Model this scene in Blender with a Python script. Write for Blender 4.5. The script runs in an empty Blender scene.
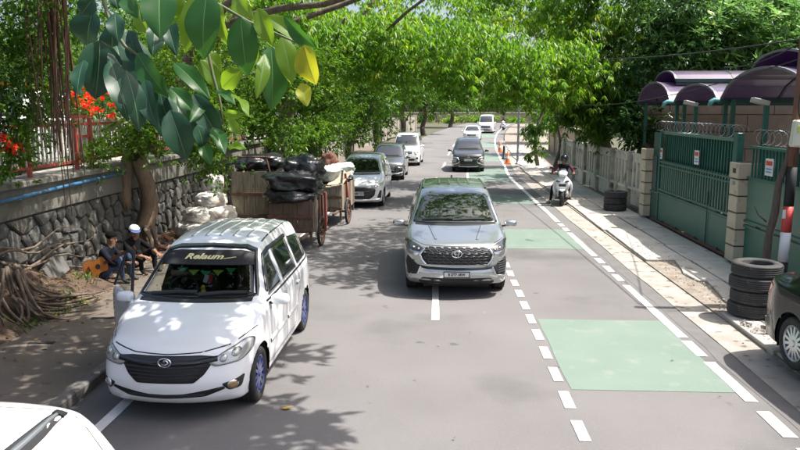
import bpy, bmesh, math, random
import numpy as np
from mathutils import Vector, Matrix, noise as mnoise
from mathutils.bvhtree import BVHTree

random.seed(7)
RNG = np.random.default_rng(7)
R = math.radians
scene = bpy.context.scene
COL = scene.collection

# ------------------------------------------------------------------ camera
cam_data = bpy.data.cameras.new('camera')
cam = bpy.data.objects.new('camera', cam_data)
COL.objects.link(cam)
cam.location = (0, 0, 3.25)
cam.rotation_euler = (R(90 - 9.075), 0, R(2.905))
cam_data.sensor_width = 36
cam_data.lens = 36 * 720 / 800
cam_data.clip_start = 0.05
cam_data.clip_end = 2000
scene.camera = cam
scene.render.resolution_x, scene.render.resolution_y = 1024, 576

# ------------------------------------------------------------------ sky, sun, exposure
SUN_DIR = Vector((0.46, 0.0, 0.885)).normalized()      # towards the sun
SUN_EL = math.asin(SUN_DIR.z)
SUN_AZ = math.atan2(SUN_DIR.x, SUN_DIR.y)              # clockwise from +Y
world = bpy.data.worlds.new('World')
scene.world = world
world.use_nodes = True
wn = world.node_tree
wn.nodes.clear()
sky = wn.nodes.new('ShaderNodeTexSky')
sky.sky_type = 'NISHITA'
sky.sun_disc = False
sky.sun_elevation = SUN_EL
sky.sun_rotation = SUN_AZ
sky.air_density = 1.0
sky.dust_density = 5.0
sky.ozone_density = 1.0
bg = wn.nodes.new('ShaderNodeBackground')
bg.inputs['Strength'].default_value = 0.15
wo = wn.nodes.new('ShaderNodeOutputWorld')
wn.links.new(sky.outputs[0], bg.inputs[0])
wn.links.new(bg.outputs[0], wo.inputs[0])

sun_data = bpy.data.lights.new('sun', 'SUN')
sun_data.energy = 5.0
sun_data.angle = R(0.55)
sun_data.color = (1.0, 0.965, 0.905)
sun = bpy.data.objects.new('sun', sun_data)
COL.objects.link(sun)
sun.location = (8, 4, 30)
sun.rotation_euler = SUN_DIR.to_track_quat('Z', 'Y').to_euler()

vs = scene.view_settings
vs.view_transform = 'Standard'
vs.look = 'None'
vs.gamma = 1
vs.exposure = 0.84
vs.use_curve_mapping = False
scene.cycles.max_bounces = 8
scene.cycles.transparent_max_bounces = 12
scene.cycles.caustics_reflective = False
scene.cycles.caustics_refractive = False
scene.cycles.sample_clamp_indirect = 6

# ------------------------------------------------------------------ materials
MATS = {}

def nodes_of(name):
    m = bpy.data.materials.new(name)
    m.use_nodes = True
    nt = m.node_tree
    return m, nt, nt.nodes['Principled BSDF']

def setin(node, **kw):
    for k, v in kw.items():
        k = k.replace('_', ' ')
        for i in node.inputs:
            if i.name.lower() == k.lower():
                i.default_value = v
                break

def rgba(c):
    return (c[0], c[1], c[2], 1)

def mat(name, col, rough=0.6, col2=None, scale=6.0, metal=0.0, bump=0.0, bscale=None, coat=0.0,
        detail=6.0, spec=0.5, lo=0.35, hi=0.65, spots=None, coords='Object', stretch=None):
    """Principled with two noise-mixed colours, optional spots (colour, scale, threshold) and bump."""
    if name in MATS:
        return MATS[name]
    m, nt, b = nodes_of(name)
    setin(b, Base_Color=rgba(col), Roughness=rough, Metallic=metal)
    setin(b, Coat_Weight=coat, Specular_IOR_Level=spec)
    if coat:
        setin(b, Coat_Roughness=0.04)
    tc = nt.nodes.new('ShaderNodeTexCoord')
    vec = tc.outputs[coords]
    if stretch:
        mp = nt.nodes.new('ShaderNodeMapping')
        mp.inputs['Scale'].default_value = stretch
        nt.links.new(vec, mp.inputs[0])
        vec = mp.outputs[0]
    last = None
    if col2 is not None:
        n = nt.nodes.new('ShaderNodeTexNoise')
        n.inputs['Scale'].default_value = scale
        n.inputs['Detail'].default_value = detail
        nt.links.new(vec, n.inputs['Vector'])
        rmp = nt.nodes.new('ShaderNodeMapRange')
        rmp.inputs['From Min'].default_value = lo
        rmp.inputs['From Max'].default_value = hi
        nt.links.new(n.outputs['Fac'], rmp.inputs['Value'])
        mx = nt.nodes.new('ShaderNodeMix')
        mx.data_type = 'RGBA'
        mx.inputs[6].default_value = rgba(col)
        mx.inputs[7].default_value = rgba(col2)
        nt.links.new(rmp.outputs[0], mx.inputs[0])
        last = mx.outputs[2]
    for (scol, sscale, th, wid) in (spots or []):
        n = nt.nodes.new('ShaderNodeTexNoise')
        n.inputs['Scale'].default_value = sscale
        n.inputs['Detail'].default_value = 4
        nt.links.new(vec, n.inputs['Vector'])
        rmp = nt.nodes.new('ShaderNodeMapRange')
        rmp.inputs['From Min'].default_value = th
        rmp.inputs['From Max'].default_value = th + wid
        nt.links.new(n.outputs['Fac'], rmp.inputs['Value'])
        mx = nt.nodes.new('ShaderNodeMix')
        mx.data_type = 'RGBA'
        if last is not None:
            nt.links.new(last, mx.inputs[6])
        else:
            mx.inputs[6].default_value = rgba(col)
        mx.inputs[7].default_value = rgba(scol)
        nt.links.new(rmp.outputs[0], mx.inputs[0])
        last = mx.outputs[2]
    if last is not None:
        nt.links.new(last, b.inputs['Base Color'])
    if bump:
        n = nt.nodes.new('ShaderNodeTexNoise')
        n.inputs['Scale'].default_value = bscale or scale * 4
        n.inputs['Detail'].default_value = 8
        nt.links.new(vec, n.inputs['Vector'])
        bp = nt.nodes.new('ShaderNodeBump')
        bp.inputs['Strength'].default_value = bump
        bp.inputs['Distance'].default_value = 0.02
        nt.links.new(n.outputs['Fac'], bp.inputs['Height'])
        nt.links.new(bp.outputs[0], b.inputs['Normal'])
    MATS[name] = m
    return m

def leaf_mat(name, c_a, c_b, c_c=None, trans=0.4, rough=0.4, spec=0.4):
    """Leaf colour varies leaf by leaf through the 'rnd' attribute; light passes through the blade."""
    m = bpy.data.materials.new(name)
    m.use_nodes = True
    nt = m.node_tree
    b = nt.nodes['Principled BSDF']
    out = nt.nodes['Material Output']
    at = nt.nodes.new('ShaderNodeAttribute')
    at.attribute_name = 'rnd'
    cr = nt.nodes.new('ShaderNodeValToRGB')
    cr.color_ramp.elements[0].color = rgba(c_a)
    cr.color_ramp.elements[1].color = rgba(c_b)
    cr.color_ramp.elements[1].position = 0.85
    if c_c:
        e = cr.color_ramp.elements.new(1.0)
        e.color = rgba(c_c)
    nt.links.new(at.outputs['Fac'], cr.inputs[0])
    nt.links.new(cr.outputs[0], b.inputs['Base Color'])
    setin(b, Roughness=rough, Specular_IOR_Level=spec)
    tr = nt.nodes.new('ShaderNodeBsdfTranslucent')
    hs = nt.nodes.new('ShaderNodeHueSaturation')
    hs.inputs['Hue'].default_value = 0.495
    hs.inputs['Saturation'].default_value = 1.1
    hs.inputs['Value'].default_value = 1.9
    nt.links.new(cr.outputs[0], hs.inputs['Color'])
    nt.links.new(hs.outputs[0], tr.inputs[0])
    mx = nt.nodes.new('ShaderNodeMixShader')
    mx.inputs[0].default_value = trans
    nt.links.new(b.outputs[0], mx.inputs[1])
    nt.links.new(tr.outputs[0], mx.inputs[2])
    nt.links.new(mx.outputs[0], out.inputs['Surface'])
    MATS[name] = m
    return m

def glass_mat(name, tint, dark):
    m = bpy.data.materials.new(name)
    m.use_nodes = True
    nt = m.node_tree
    nt.nodes.remove(nt.nodes['Principled BSDF'])
    out = nt.nodes['Material Output']
    tr = nt.nodes.new('ShaderNodeBsdfTransparent')
    tr.inputs[0].default_value = rgba(tint)
    gl = nt.nodes.new('ShaderNodeBsdfGlossy')
    gl.inputs['Roughness'].default_value = 0.01
    fr = nt.nodes.new('ShaderNodeFresnel')
    fr.inputs[0].default_value = 1.5
    mx = nt.nodes.new('ShaderNodeMixShader')
    nt.links.new(fr.outputs[0], mx.inputs[0])
    nt.links.new(tr.outputs[0], mx.inputs[1])
    nt.links.new(gl.outputs[0], mx.inputs[2])
    nt.links.new(mx.outputs[0], out.inputs['Surface'])
    MATS[name] = m
    return m

# ------------------------------------------------------------------ tagging and meshes
def tag(o, label=None, cat=None, group=None, kind=None):
    if label: o['label'] = label
    if cat: o['category'] = cat
    if group: o['group'] = group
    if kind: o['kind'] = kind
    return o

def empty(name, loc=(0, 0, 0), rz=0.0, label=None, cat=None, group=None):
    o = bpy.data.objects.new(name, None)
    o.empty_display_size = 0.2
    COL.objects.link(o)
    o.location = loc
    o.rotation_euler = (0, 0, rz)
    return tag(o, label, cat, group)

def link_mesh(name, me, parent=None, m=None):
    o = bpy.data.objects.new(name, me)
    COL.objects.link(o)
    if m is not None and not me.materials:
        me.materials.append(m)
    if parent is not None:
        o.parent = parent
    return o

def copy_tree(o, parent=None):
    c = o.copy()
    COL.objects.link(c)
    c.parent = parent
    for ch in list(o.children):
        copy_tree(ch, c)
    return c

class MB:
    """Collects vertices and faces; build() links them as one mesh object."""
    def __init__(s):
        s.v = []; s.f = []
    def add(s, vs, fs):
        n = len(s.v)
        s.v.extend([tuple(p) for p in vs])
        s.f.extend([tuple(i + n for i in f) for f in fs])
        return s
    def box(s, c, size, rot=None):
        hx, hy, hz = size[0] / 2, size[1] / 2, size[2] / 2
        vs = [Vector((x, y, z)) for x in (-hx, hx) for y in (-hy, hy) for z in (-hz, hz)]
        if rot is not None:
            vs = [rot @ p for p in vs]
        c = Vector(c)
        return s.add([p + c for p in vs], [(0, 1, 3, 2), (4, 6, 7, 5), (0, 4, 5, 1), (2, 3, 7, 6), (0, 2, 6, 4), (1, 5, 7, 3)])
    def cyl(s, p0, p1, r0, r1=None, n=10, caps=True):
        return s.tube([p0, p1], [r0, r0 if r1 is None else r1], n, caps)
    def tube(s, pts, rad, n=8, caps=True, squash=1.0):
        pts = [Vector(p) for p in pts]
        if not isinstance(rad, (list, tuple)):
            rad = [rad] * len(pts)
        base = len(s.v)
        prev = None
        for i, p in enumerate(pts):
            d = (pts[min(i + 1, len(pts) - 1)] - pts[max(i - 1, 0)])
            if d.length < 1e-9: d = Vector((0, 0, 1))
            d.normalize()
            if prev is None:
                a = Vector((0, 0, 1)) if abs(d.z) < 0.9 else Vector((1, 0, 0))
                u = d.cross(a).normalized()
            else:
                u = prev - d * prev.dot(d)
                if u.length < 1e-6: u = d.cross(Vector((0, 0, 1)))
                u.normalize()
            prev = u
            w = d.cross(u)
            for k in range(n):
                a = 2 * math.pi * k / n
                s.v.append(tuple(p + (u * math.cos(a) + w * math.sin(a) * squash) * rad[i]))
        for i in range(len(pts) - 1):
            for k in range(n):
                a = base + i * n + k; b = base + i * n + (k + 1) % n
                s.f.append((a, b, b + n, a + n))
        if caps:
            s.f.append(tuple(base + k for k in range(n))[::-1])
            s.f.append(tuple(base + (len(pts) - 1) * n + k for k in range(n)))
        return s
    def lathe(s, prof, n=16, M=None, close=False):
        """prof: (radius, height) points turned round local Z."""
        base = len(s.v)
        M = M or Matrix.Identity(4)
        for (r, h) in prof:
            for k in range(n):
                a = 2 * math.pi * k / n
                s.v.append(tuple(M @ Vector((r * math.cos(a), r * math.sin(a), h))))
        m = len(prof)
        for i in range(m if close else m - 1):
            for k in range(n):
                a = base + i * n + k; b = base + i * n + (k + 1) % n
                j = (i + 1) % m
                c = base + j * n + (k + 1) % n; d = base + j * n + k
                s.f.append((a, b, c, d))
        return s
    def prism(s, outline, axis, a, b):
        """outline of 2D points extruded along axis 'x','y' or 'z' from a to b."""
        def P(p, t):
            return {'x': (t, p[0], p[1]), 'y': (p[0], t, p[1]), 'z': (p[0], p[1], t)}[axis]
        n = len(outline)
        vs = [P(p, a) for p in outline] + [P(p, b) for p in outline]
        fs = [tuple(range(n))[::-1], tuple(range(n, 2 * n))]
        fs += [(i, (i + 1) % n, n + (i + 1) % n, n + i) for i in range(n)]
        return s.add(vs, fs)
    def ell(s, c, r, n=12, m=8, rot=None, wob=0.0, seed=0):
        c = Vector(c)
        base = len(s.v)
        for i in range(m + 1):
            th = math.pi * i / m
            for k in range(n):
                a = 2 * math.pi * k / n
                p = Vector((math.sin(th) * math.cos(a), math.sin(th) * math.sin(a), math.cos(th)))
                if wob:
                    p = p * (1 + wob * mnoise.noise(p * 2.3 + Vector((seed * 7.1, seed * 3.3, 0))))
                q = Vector((p.x * r[0], p.y * r[1], p.z * r[2]))
                if rot is not None: q = rot @ q
                s.v.append(tuple(c + q))
        for i in range(m):
            for k in range(n):
                a = base + i * n + k; b = base + i * n + (k + 1) % n
                s.f.append((a, b, b + n, a + n))
        return s
    def build(s, name, m, parent=None, smooth=False, bevel=0.0, fix=True):
        me = bpy.data.meshes.new(name)
        me.from_pydata(s.v, [], s.f)
        if fix:
            bm = bmesh.new(); bm.from_mesh(me)
            bmesh.ops.remove_doubles(bm, verts=bm.verts, dist=1e-5)
            if bevel:
                bmesh.ops.bevel(bm, geom=bm.edges[:], offset=bevel, segments=1, affect='EDGES')
            bmesh.ops.recalc_face_normals(bm, faces=bm.faces)
            bm.to_mesh(me); bm.free()
        if smooth:
            me.polygons.foreach_set('use_smooth', [True] * len(me.polygons))
        me.materials.append(m)
        return link_mesh(name, me, parent)

def rotz(a): return Matrix.Rotation(a, 3, 'Z')
def rotx(a): return Matrix.Rotation(a, 3, 'X')
def roty(a): return Matrix.Rotation(a, 3, 'Y')

def text_mesh(s, size, name, m, parent, M, shear=0.0, extrude=0.001, bold=0.0, align='CENTER'):
    cu = bpy.data.curves.new(name, 'FONT')
    cu.body = s; cu.size = size; cu.align_x = align; cu.align_y = 'CENTER'
    cu.shear = shear; cu.extrude = extrude; cu.offset = bold; cu.resolution_u = 3
    t = bpy.data.objects.new(name, cu)
    COL.objects.link(t)
    dg = bpy.context.evaluated_depsgraph_get()
    me = bpy.data.meshes.new_from_object(t.evaluated_get(dg))
    bpy.data.objects.remove(t); bpy.data.curves.remove(cu)
    me.transform(M)
    me.materials.clear(); me.materials.append(m)
    return link_mesh(name, me, parent)

def lerp(a, b, t): return a + (b - a) * t
def smooth01(t):
    t = max(0.0, min(1.0, t)); return t * t * (3 - 2 * t)
def interp(pts, x):
    """monotone-ish smooth interpolation through (x, y) points"""
    if x <= pts[0][0]: return pts[0][1]
    if x >= pts[-1][0]: return pts[-1][1]
    for i in range(len(pts) - 1):
        if x <= pts[i + 1][0]:
            x0, y0 = pts[i]; x1, y1 = pts[i + 1]
            h = x1 - x0; t = (x - x0) / h
            def sl(j):
                if j <= 0 or j >= len(pts) - 1:
                    k = 0 if j <= 0 else len(pts) - 2
                    return (pts[k + 1][1] - pts[k][1]) / (pts[k + 1][0] - pts[k][0])
                a = (pts[j][1] - pts[j - 1][1]) / (pts[j][0] - pts[j - 1][0])
                b = (pts[j + 1][1] - pts[j][1]) / (pts[j + 1][0] - pts[j][0])
                return 0 if a * b <= 0 else 2 * a * b / (a + b)
            m0, m1 = sl(i) * h, sl(i + 1) * h
            return ((2*t**3 - 3*t**2 + 1) * y0 + (t**3 - 2*t**2 + t) * m0 + (-2*t**3 + 3*t**2) * y1 + (t**3 - t**2) * m1)

# the road runs along +Y and drifts to the right and slightly up far away
def road_c(y):
    c = 0.0
    if y > 33: c += 0.045 * (y - 33) * smooth01((y - 33) / 12 + 0.15)
    if y > 50: c += 0.0009 * (y - 50) ** 2
    return c
def road_e(y):
    return 0.0125 * (y - 44) if y > 44 else 0.0
# ================================================================== vehicles
def paint(name, col, metal=0.0, rough=0.28):
    return mat(name, col, rough=rough, metal=metal, coat=1.0, spec=0.5)

def resample(pts, step=0.03, closed=True):
    out = []
    n = len(pts)
    for i in range(n if closed else n - 1):
        a = Vector(pts[i]); b = Vector(pts[(i + 1) % n])
        k = max(1, int((b - a).length / step))
        for j in range(k):
            out.append(a.lerp(b, j / k))
    if not closed: out.append(Vector(pts[-1]))
    return out

def round_poly(pts, r=0.03, seg=3):
    """rounds the corners of a closed 2D outline"""
    out = []
    n = len(pts)
    for i in range(n):
        p0, p, p1 = Vector(pts[i - 1]), Vector(pts[i]), Vector(pts[(i + 1) % n])
        d0 = p0 - p; d1 = p1 - p
        k = min(r, d0.length * 0.45, d1.length * 0.45)
        a = p + d0.normalized() * k; b = p + d1.normalized() * k
        for j in range(seg + 1):
            t = j / seg
            out.append(a.lerp(p, t).lerp(p.lerp(b, t), t))
    return [(q.x, q.y) for q in out]

def mirror(pts):
    return [(-x, z) for (x, z) in pts][::-1]

def in_poly(x, y, poly):
    c = False
    n = len(poly)
    j = n - 1
    for i in range(n):
        xi, yi = poly[i][0], poly[i][1]; xj, yj = poly[j][0], poly[j][1]
        if (yi > y) != (yj > y) and x < (xj - xi) * (y - yi) / (yj - yi + 1e-12) + xi:
            c = not c
        j = i
    return c

class Car:
    """A car body lofted from sections; panes, lamps and trim are laid onto its surface.
    Local frame: front bumper at y = 0, tail at y = L, nose points to -Y, z = 0 the road."""
    def __init__(s, name, label, loc, rz, body_mat, L, W, top, belt, zb=0.2, fprof=None, rprof=None,
                 axles=(0.8, 3.4), wr=0.31, bowf=0.2, bowr=0.12, tumble=0.33, nose=0.86, tail=0.9,
                 group=None, cat='car', cabin=None, rim='spoke', rim_mat=None, hood_crown=0.05, stub=0.16):
        s.root = empty(name, loc, rz, label, cat, group)
        s.L, s.W, s.top, s.belt, s.zb = L, W, top, belt, zb
        s.fprof = fprof or [(0.0, 0.06), (0.3, 0.02), (0.5, 0.0), (0.75, 0.03), (1.0, 0.10)]
        s.rprof = rprof or [(0.0, 0.05), (0.35, 0.0), (0.6, 0.0), (1.0, 0.08), (1.6, 0.2)]
        s.bowf, s.bowr, s.tumble, s.nose, s.tail = bowf, bowr, tumble, nose, tail
        s.axles, s.wr = axles, wr
        s.body_mat = body_mat
        s.hood_crown = hood_crown
        s.stub = stub
        s.make_body()
        s.cuts = []
    def half_w(s, y):
        w = s.W
        a = 0.75
        if y < a: w *= 1 - (1 - s.nose) * ((a - y) / a) ** 2.4
        b = s.L - 0.7
        if y > b: w *= 1 - (1 - s.tail) * ((y - b) / 0.7) ** 2.2
        return w
    def section(s, y):
        w = s.half_w(y)
        zt = interp(s.top, y)
        zs = min(interp(s.belt, y), zt - 0.045)
        h = zt - zs
        zb = s.zb
        xr = w * 0.965 - s.tumble * h if h > 0.12 else w * 0.955 - 0.32 * h
        xr = max(xr, 0.3)
        drop = min(0.085, 0.55 * h)
        pts = [(0, zb), (w * 0.55, zb), (w * 0.93, zb + 0.01), (w * 0.985, zb + 0.10), (w * 0.995, zb + 0.28),
               (w, lerp(zb, zs, 0.66)), (w * 0.992, zs - 0.07), (w * 0.972, zs),
               (lerp(w * 0.97, xr, 0.5), lerp(zs, zt - drop, 0.52)), (xr, zt - drop), (xr * 0.88, zt - drop * 0.36), (xr * 0.5, zt - drop * 0.08), (0, zt)]
        return pts
    def make_body(s):
        NS = 5
        def ring(y):
            c = s.section(y)
            ext = [(-c[1][0], c[1][1])] + c + [(-c[-2][0], c[-2][1])]
            out = []
            for i in range(1, len(ext) - 2):
                p0, p1, p2, p3 = ext[i - 1], ext[i], ext[i + 1], ext[i + 2]
                for j in range(NS):
                    t = j / NS
                    q = []
                    for a in (0, 1):
                        q.append(0.5 * ((2*p1[a]) + (-p0[a] + p2[a]) * t + (2*p0[a] - 5*p1[a] + 4*p2[a] - p3[a]) * t*t + (-p0[a] + 3*p1[a] - 3*p2[a] + p3[a]) * t**3))
                    out.append((max(0, q[0]), q[1]))
            out.append((0, c[-1][1]))
            full = out + [(-x, z) for (x, z) in out[-2:0:-1]]
            return full
        L = s.L
        Rc = 0.10
        ys = sorted(set([round(v, 4) for v in list(np.linspace(0, Rc, 6)) + list(np.linspace(Rc, L - Rc, int(L / 0.042))) + list(np.linspace(L - Rc, L, 6))]))
        V = []; F = []
        n = None
        rings = []
        for y in ys:
            r = ring(y)
            n = len(r)
            zc = (max(p[1] for p in r) + s.zb) / 2
            e = 0
            if y < Rc: e = Rc - y
            if y > L - Rc: e = y - (L - Rc)
            k = Rc * (1 - math.sqrt(max(0, 1 - (e / Rc) ** 2)))
            pts = []
            for (x, z) in r:
                sx = 1 - k / max(s.W, 0.2)
                sz = 1 - k / max(zc - s.zb, 0.2)
                pts.append((x * sx, y, zc + (z - zc) * sz))
            rings.append(pts)
        def cap(pts, flip):
            zc = (max(p[2] for p in pts) + min(p[2] for p in pts)) / 2
            res = []
            for f in np.linspace(0.93, 0.0, 14):
                res.append([(p[0] * f, p[1], zc + (p[2] - zc) * f) for p in pts])
            return res
        front = cap(rings[0], True)[::-1]
        rear = cap(rings[-1], False)
        rings = front + rings + rear
        for rr in rings:
            for (x, y, z) in rr:
                if y < 1.2:
                    fall = smooth01(1 - y / 1.1)
                    y2 = y + fall * (s.bowf * (abs(x) / s.W) ** 2.2 + interp(s.fprof, z))
                elif y > L - 1.0:
                    fall = smooth01(1 - (L - y) / 0.9)
                    y2 = y - fall * (s.bowr * (abs(x) / s.W) ** 2.2 + interp(s.rprof, z))
                else:
                    y2 = y
                # windscreen and roof front bow rearwards to the sides
                V.append((x, y2, z))
        for i in range(len(rings) - 1):
            for k in range(n):
                a = i * n + k; b = i * n + (k + 1) % n
                F.append((a, b, b + n, a + n))
        me = bpy.data.meshes.new('body')
        me.from_pydata(V, [], F)
        bm = bmesh.new(); bm.from_mesh(me)
        bmesh.ops.remove_doubles(bm, verts=bm.verts, dist=1e-4)
        bmesh.ops.dissolve_degenerate(bm, edges=bm.edges, dist=1e-5)
        bmesh.ops.recalc_face_normals(bm, faces=bm.faces)
        s.bvh = BVHTree.FromBMesh(bm)
        bm.to_mesh(me); bm.free()
        s.me = me
    # --- laying things on the surface
    def hit(s, p, view):
        """p: 2D point; view: 'f' front (x,z), 'r' rear (x,z), 'l'/'R' sides (y,z), 't' top (x,y)"""
        if view == 'f': o, d = Vector((p[0], -3, p[1])), Vector((0, 1, 0))
        elif view == 'r': o, d = Vector((p[0], s.L + 3, p[1])), Vector((0, -1, 0))
        elif view == 'R': o, d = Vector((4, p[0], p[1])), Vector((-1, 0, 0))
        elif view == 'l': o, d = Vector((-4, p[0], p[1])), Vector((1, 0, 0))
        else: o, d = Vector((p[0], p[1], 5)), Vector((0, 0, -1))
        loc, nor, idx, dist = s.bvh.ray_cast(o, d)
        if loc is None:
            loc, nor, idx, dist = s.bvh.find_nearest(o + d * 3)
        if nor.dot(d) > 0: nor = -nor
        return loc, nor
    def patch(s, name, outline, view, m, off=0.004, parent=None, rim=0.012, rings=6, center=None, smooth=True, relax=0):
        pts = resample(outline, 0.035)
        c = Vector(center) if center else sum(pts, Vector((0, 0))) / len(pts)
        V = []; F = []
        n = len(pts)
        for k in range(rings):
            f = 1 - k / rings
            for p in pts:
                q = c + (p - c) * f
                loc, nor = s.hit(q, view)
                V.append(loc + nor * off)
        loc, nor = s.hit(c, view)
        V.append(loc + nor * off)
        ci = len(V) - 1
        for k in range(rings - 1):
            for i in range(n):
                j = (i + 1) % n
                F.append((k * n + i, k * n + j, (k + 1) * n + j, (k + 1) * n + i))
        for i in range(n):
            F.append(((rings - 1) * n + i, (rings - 1) * n + (i + 1) % n, ci))
        base = len(V)
        for p in pts:
            loc, nor = s.hit(p, view)
            V.append(loc + nor * (off - rim))
        for i in range(n):
            j = (i + 1) % n
            F.append((j, i, base + i, base + j))
        me = bpy.data.meshes.new(name)
        me.from_pydata([tuple(v) for v in V], [], F)
        bm = bmesh.new(); bm.from_mesh(me)
        if relax:
            bm.verts.ensure_lookup_table()
            inner = [bm.verts[i] for i in range(n, base)]
            for _ in range(relax):
                bmesh.ops.smooth_vert(bm, verts=inner, factor=.5, use_axis_x=True, use_axis_y=True, use_axis_z=True)
        bmesh.ops.recalc_face_normals(bm, faces=bm.faces)
        bm.to_mesh(me); bm.free()
        if smooth:
            me.polygons.foreach_set('use_smooth', [True] * len(me.polygons))
        me.materials.append(m)
        return link_mesh(name, me, parent or s.root)
    def ribbon(s, name, line, view, m, w=0.008, off=0.002, parent=None, closed=False, h=0.0, step=0.05):
        """a strip of width w along a 2D line laid on the body; h lifts its middle"""
        pts = resample(line, step, closed)
        V = []; F = []
        n = len(pts)
        for i, p in enumerate(pts):
            a = pts[(i - 1) % n] if closed or i > 0 else pts[i]
            b = pts[(i + 1) % n] if closed or i < n - 1 else pts[i]
            d = (b - a)
            if d.length < 1e-9: d = Vector((1, 0))
            d.normalize()
            nn = Vector((-d.y, d.x))
            for k, (t, o) in enumerate(((-0.5, -0.006), (-0.45, off + h * .6), (0, off + h), (0.45, off + h * .6), (0.5, -0.006))):
                loc, nor = s.hit(p + nn * w * t, view)
                V.append(loc + nor * o)
        for i in range(n if closed else n - 1):
            j = (i + 1) % n
            for k in range(4):
                F.append((i * 5 + k, i * 5 + k + 1, j * 5 + k + 1, j * 5 + k))
        me = bpy.data.meshes.new(name)
        me.from_pydata([tuple(v) for v in V], [], F)
        bm = bmesh.new(); bm.from_mesh(me)
        bmesh.ops.recalc_face_normals(bm, faces=bm.faces)
        bm.to_mesh(me); bm.free()
        me.polygons.foreach_set('use_smooth', [True] * len(me.polygons))
        me.materials.append(m)
        return link_mesh(name, me, parent or s.root)
    def cut(s, outline, view):
        s.cuts.append((outline, view))
    def finish(s, smooth=True, wells=True):
        bm = bmesh.new(); bm.from_mesh(s.me)
        ra = s.wr + 0.055
        zc = s.wr
        for ya in s.axles:
            for v in bm.verts:
                if abs(v.co.x) > 0.52 * s.W and v.co.z < zc + ra + 0.2:
                    d = math.hypot(v.co.y - ya, v.co.z - zc)
                    if ra - 0.03 < d < ra + 0.022:
                        k = ra / d
                        v.co.y = ya + (v.co.y - ya) * k
                        v.co.z = zc + (v.co.z - zc) * k
        bm.normal_update()
        dead = set()
        for f in bm.faces:
            c = f.calc_center_median()
            if abs(c.x) > 0.5 * s.W:
                for ya in s.axles:
                    if math.hypot(c.y - ya, c.z - zc) < ra and c.z < zc + ra:
                        if all(math.hypot(v.co.y - ya, v.co.z - zc) < ra + 1e-3 for v in f.verts):
                            dead.add(f)
            for outline, view in s.cuts:
                if view == 'f' and f.normal.y < -0.2 and c.y < 2.6 and in_poly(c.x, c.z, outline): dead.add(f)
                if view == 'l' and f.normal.x < -0.3 and in_poly(c.y, c.z, outline): dead.add(f)
                if view == 'R' and f.normal.x > 0.3 and in_poly(c.y, c.z, outline): dead.add(f)
        bmesh.ops.delete(bm, geom=list(dead), context='FACES')
        for f in bm.faces: f.smooth = True
        bm.to_mesh(s.me); bm.free()
        s.me.materials.append(s.body_mat)
        s.body = link_mesh('body', s.me, s.root)
        blk = MATS['under_black']
        u = MB()
        u.box((0, s.L / 2, 0.36), (2 * s.W * 0.62, s.L - 0.5, 0.34))
        u.box((0, (s.axles[0] + s.axles[1]) / 2, 0.33), (2 * s.W * 0.9, s.axles[1] - s.axles[0] - 2 * ra - 0.04, 0.22))
        for ya in s.axles:
            for sd in (-1, 1):
                prof = []
                for k in range(13):
                    a = math.pi * (-0.12 + 1.24 * k / 12)
                    prof.append((ya + (ra + 0.012) * math.cos(a), zc + (ra + 0.012) * math.sin(a)))
                nb = len(u.v)
                for x in (s.W * 0.5, s.W * 0.955):
                    for (y, z) in prof: u.v.append((sd * x, y, z))
                for k in range(12): u.f.append((nb + k, nb + k + 1, nb + 13 + k + 1, nb + 13 + k))
                u.f.append(tuple(nb + k for k in range(13)))
        u.build('underbody', blk, s.root)
    def wheels(s, rim_mat, style='spoke', n=10, rw=0.19, track=0.97, dark=None):
        dark = dark or MATS['under_black']
        for ya in s.axles:
            for sd in (-1, 1):
                r = s.wr
                M = Matrix.Translation((sd * (s.W * track - rw / 2), ya, r)) @ Matrix.Rotation(sd * math.pi / 2, 4, 'Y')
                rr = r * 0.68
                hub = MB().lathe([(0.001, -rw * .4), (rr, -rw * .4), (rr, rw * .18), (0.001, rw * .18)], 24, M)
                w = hub.build('wheel', dark, s.root, True)
                ty = MB().lathe([(rr * .98, -rw * .5), (r * .93, -rw * .5), (r, -rw * .38), (r, -rw * .14), (r * .985, -rw * .12), (r * .985, -rw * .08), (r, -rw * .06), (r, rw * .06), (r * .985, rw * .08), (r * .985, rw * .12), (r, rw * .14), (r, rw * .36), (r * .955, rw * .47), (r * .85, rw * .52), (r * .72, rw * .48), (rr * .98, rw * .40), (rr * .97, 0)], 36, M)
                ty.build('tyre', MATS['tyre'], w, True)
                rim = MB()
                rim.lathe([(rr, rw * .30), (rr * 1.01, rw * .45), (rr * .96, rw * .47), (rr * .90, rw * .40), (rr * .88, rw * .22)], 32, M)
                rim.lathe([(0.001, rw * .50), (rr * .16, rw * .49), (rr * .23, rw * .40), (rr * .24, rw * .25)], 16, M)
                for k in range(n):
                    a = 2 * math.pi * k / n
                    ca, sa = math.cos(a), math.sin(a)
                    t0, t1 = (0.035, 0.022) if style == 'spoke' else (0.03, 0.05)
                    sk = 0.0 if style == 'spoke' else 0.12
                    def P(rad, t, h, tw=0.0):
                        b = a + tw
                        return tuple(M @ Vector((rad * math.cos(b) - t * math.sin(b), rad * math.sin(b) + t * math.cos(b), h)))
                    r0, r1 = rr * .18, rr * .93
                    vs = [P(r0, -t0 * .6, rw * .44), P(r0, t0 * .6, rw * .44), P(r1, t1 * .7, rw * .42, sk), P(r1, -t1 * .7, rw * .42, sk),
                          P(r0, -t0, rw * .25), P(r0, t0, rw * .25), P(r1, t1, rw * .25, sk), P(r1, -t1, rw * .25, sk)]
                    rim.add(vs, [(0, 1, 2, 3), (0, 3, 7, 4), (1, 5, 6, 2), (3, 2, 6, 7)])
                rim.build('rim', rim_mat, w, False)
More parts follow.
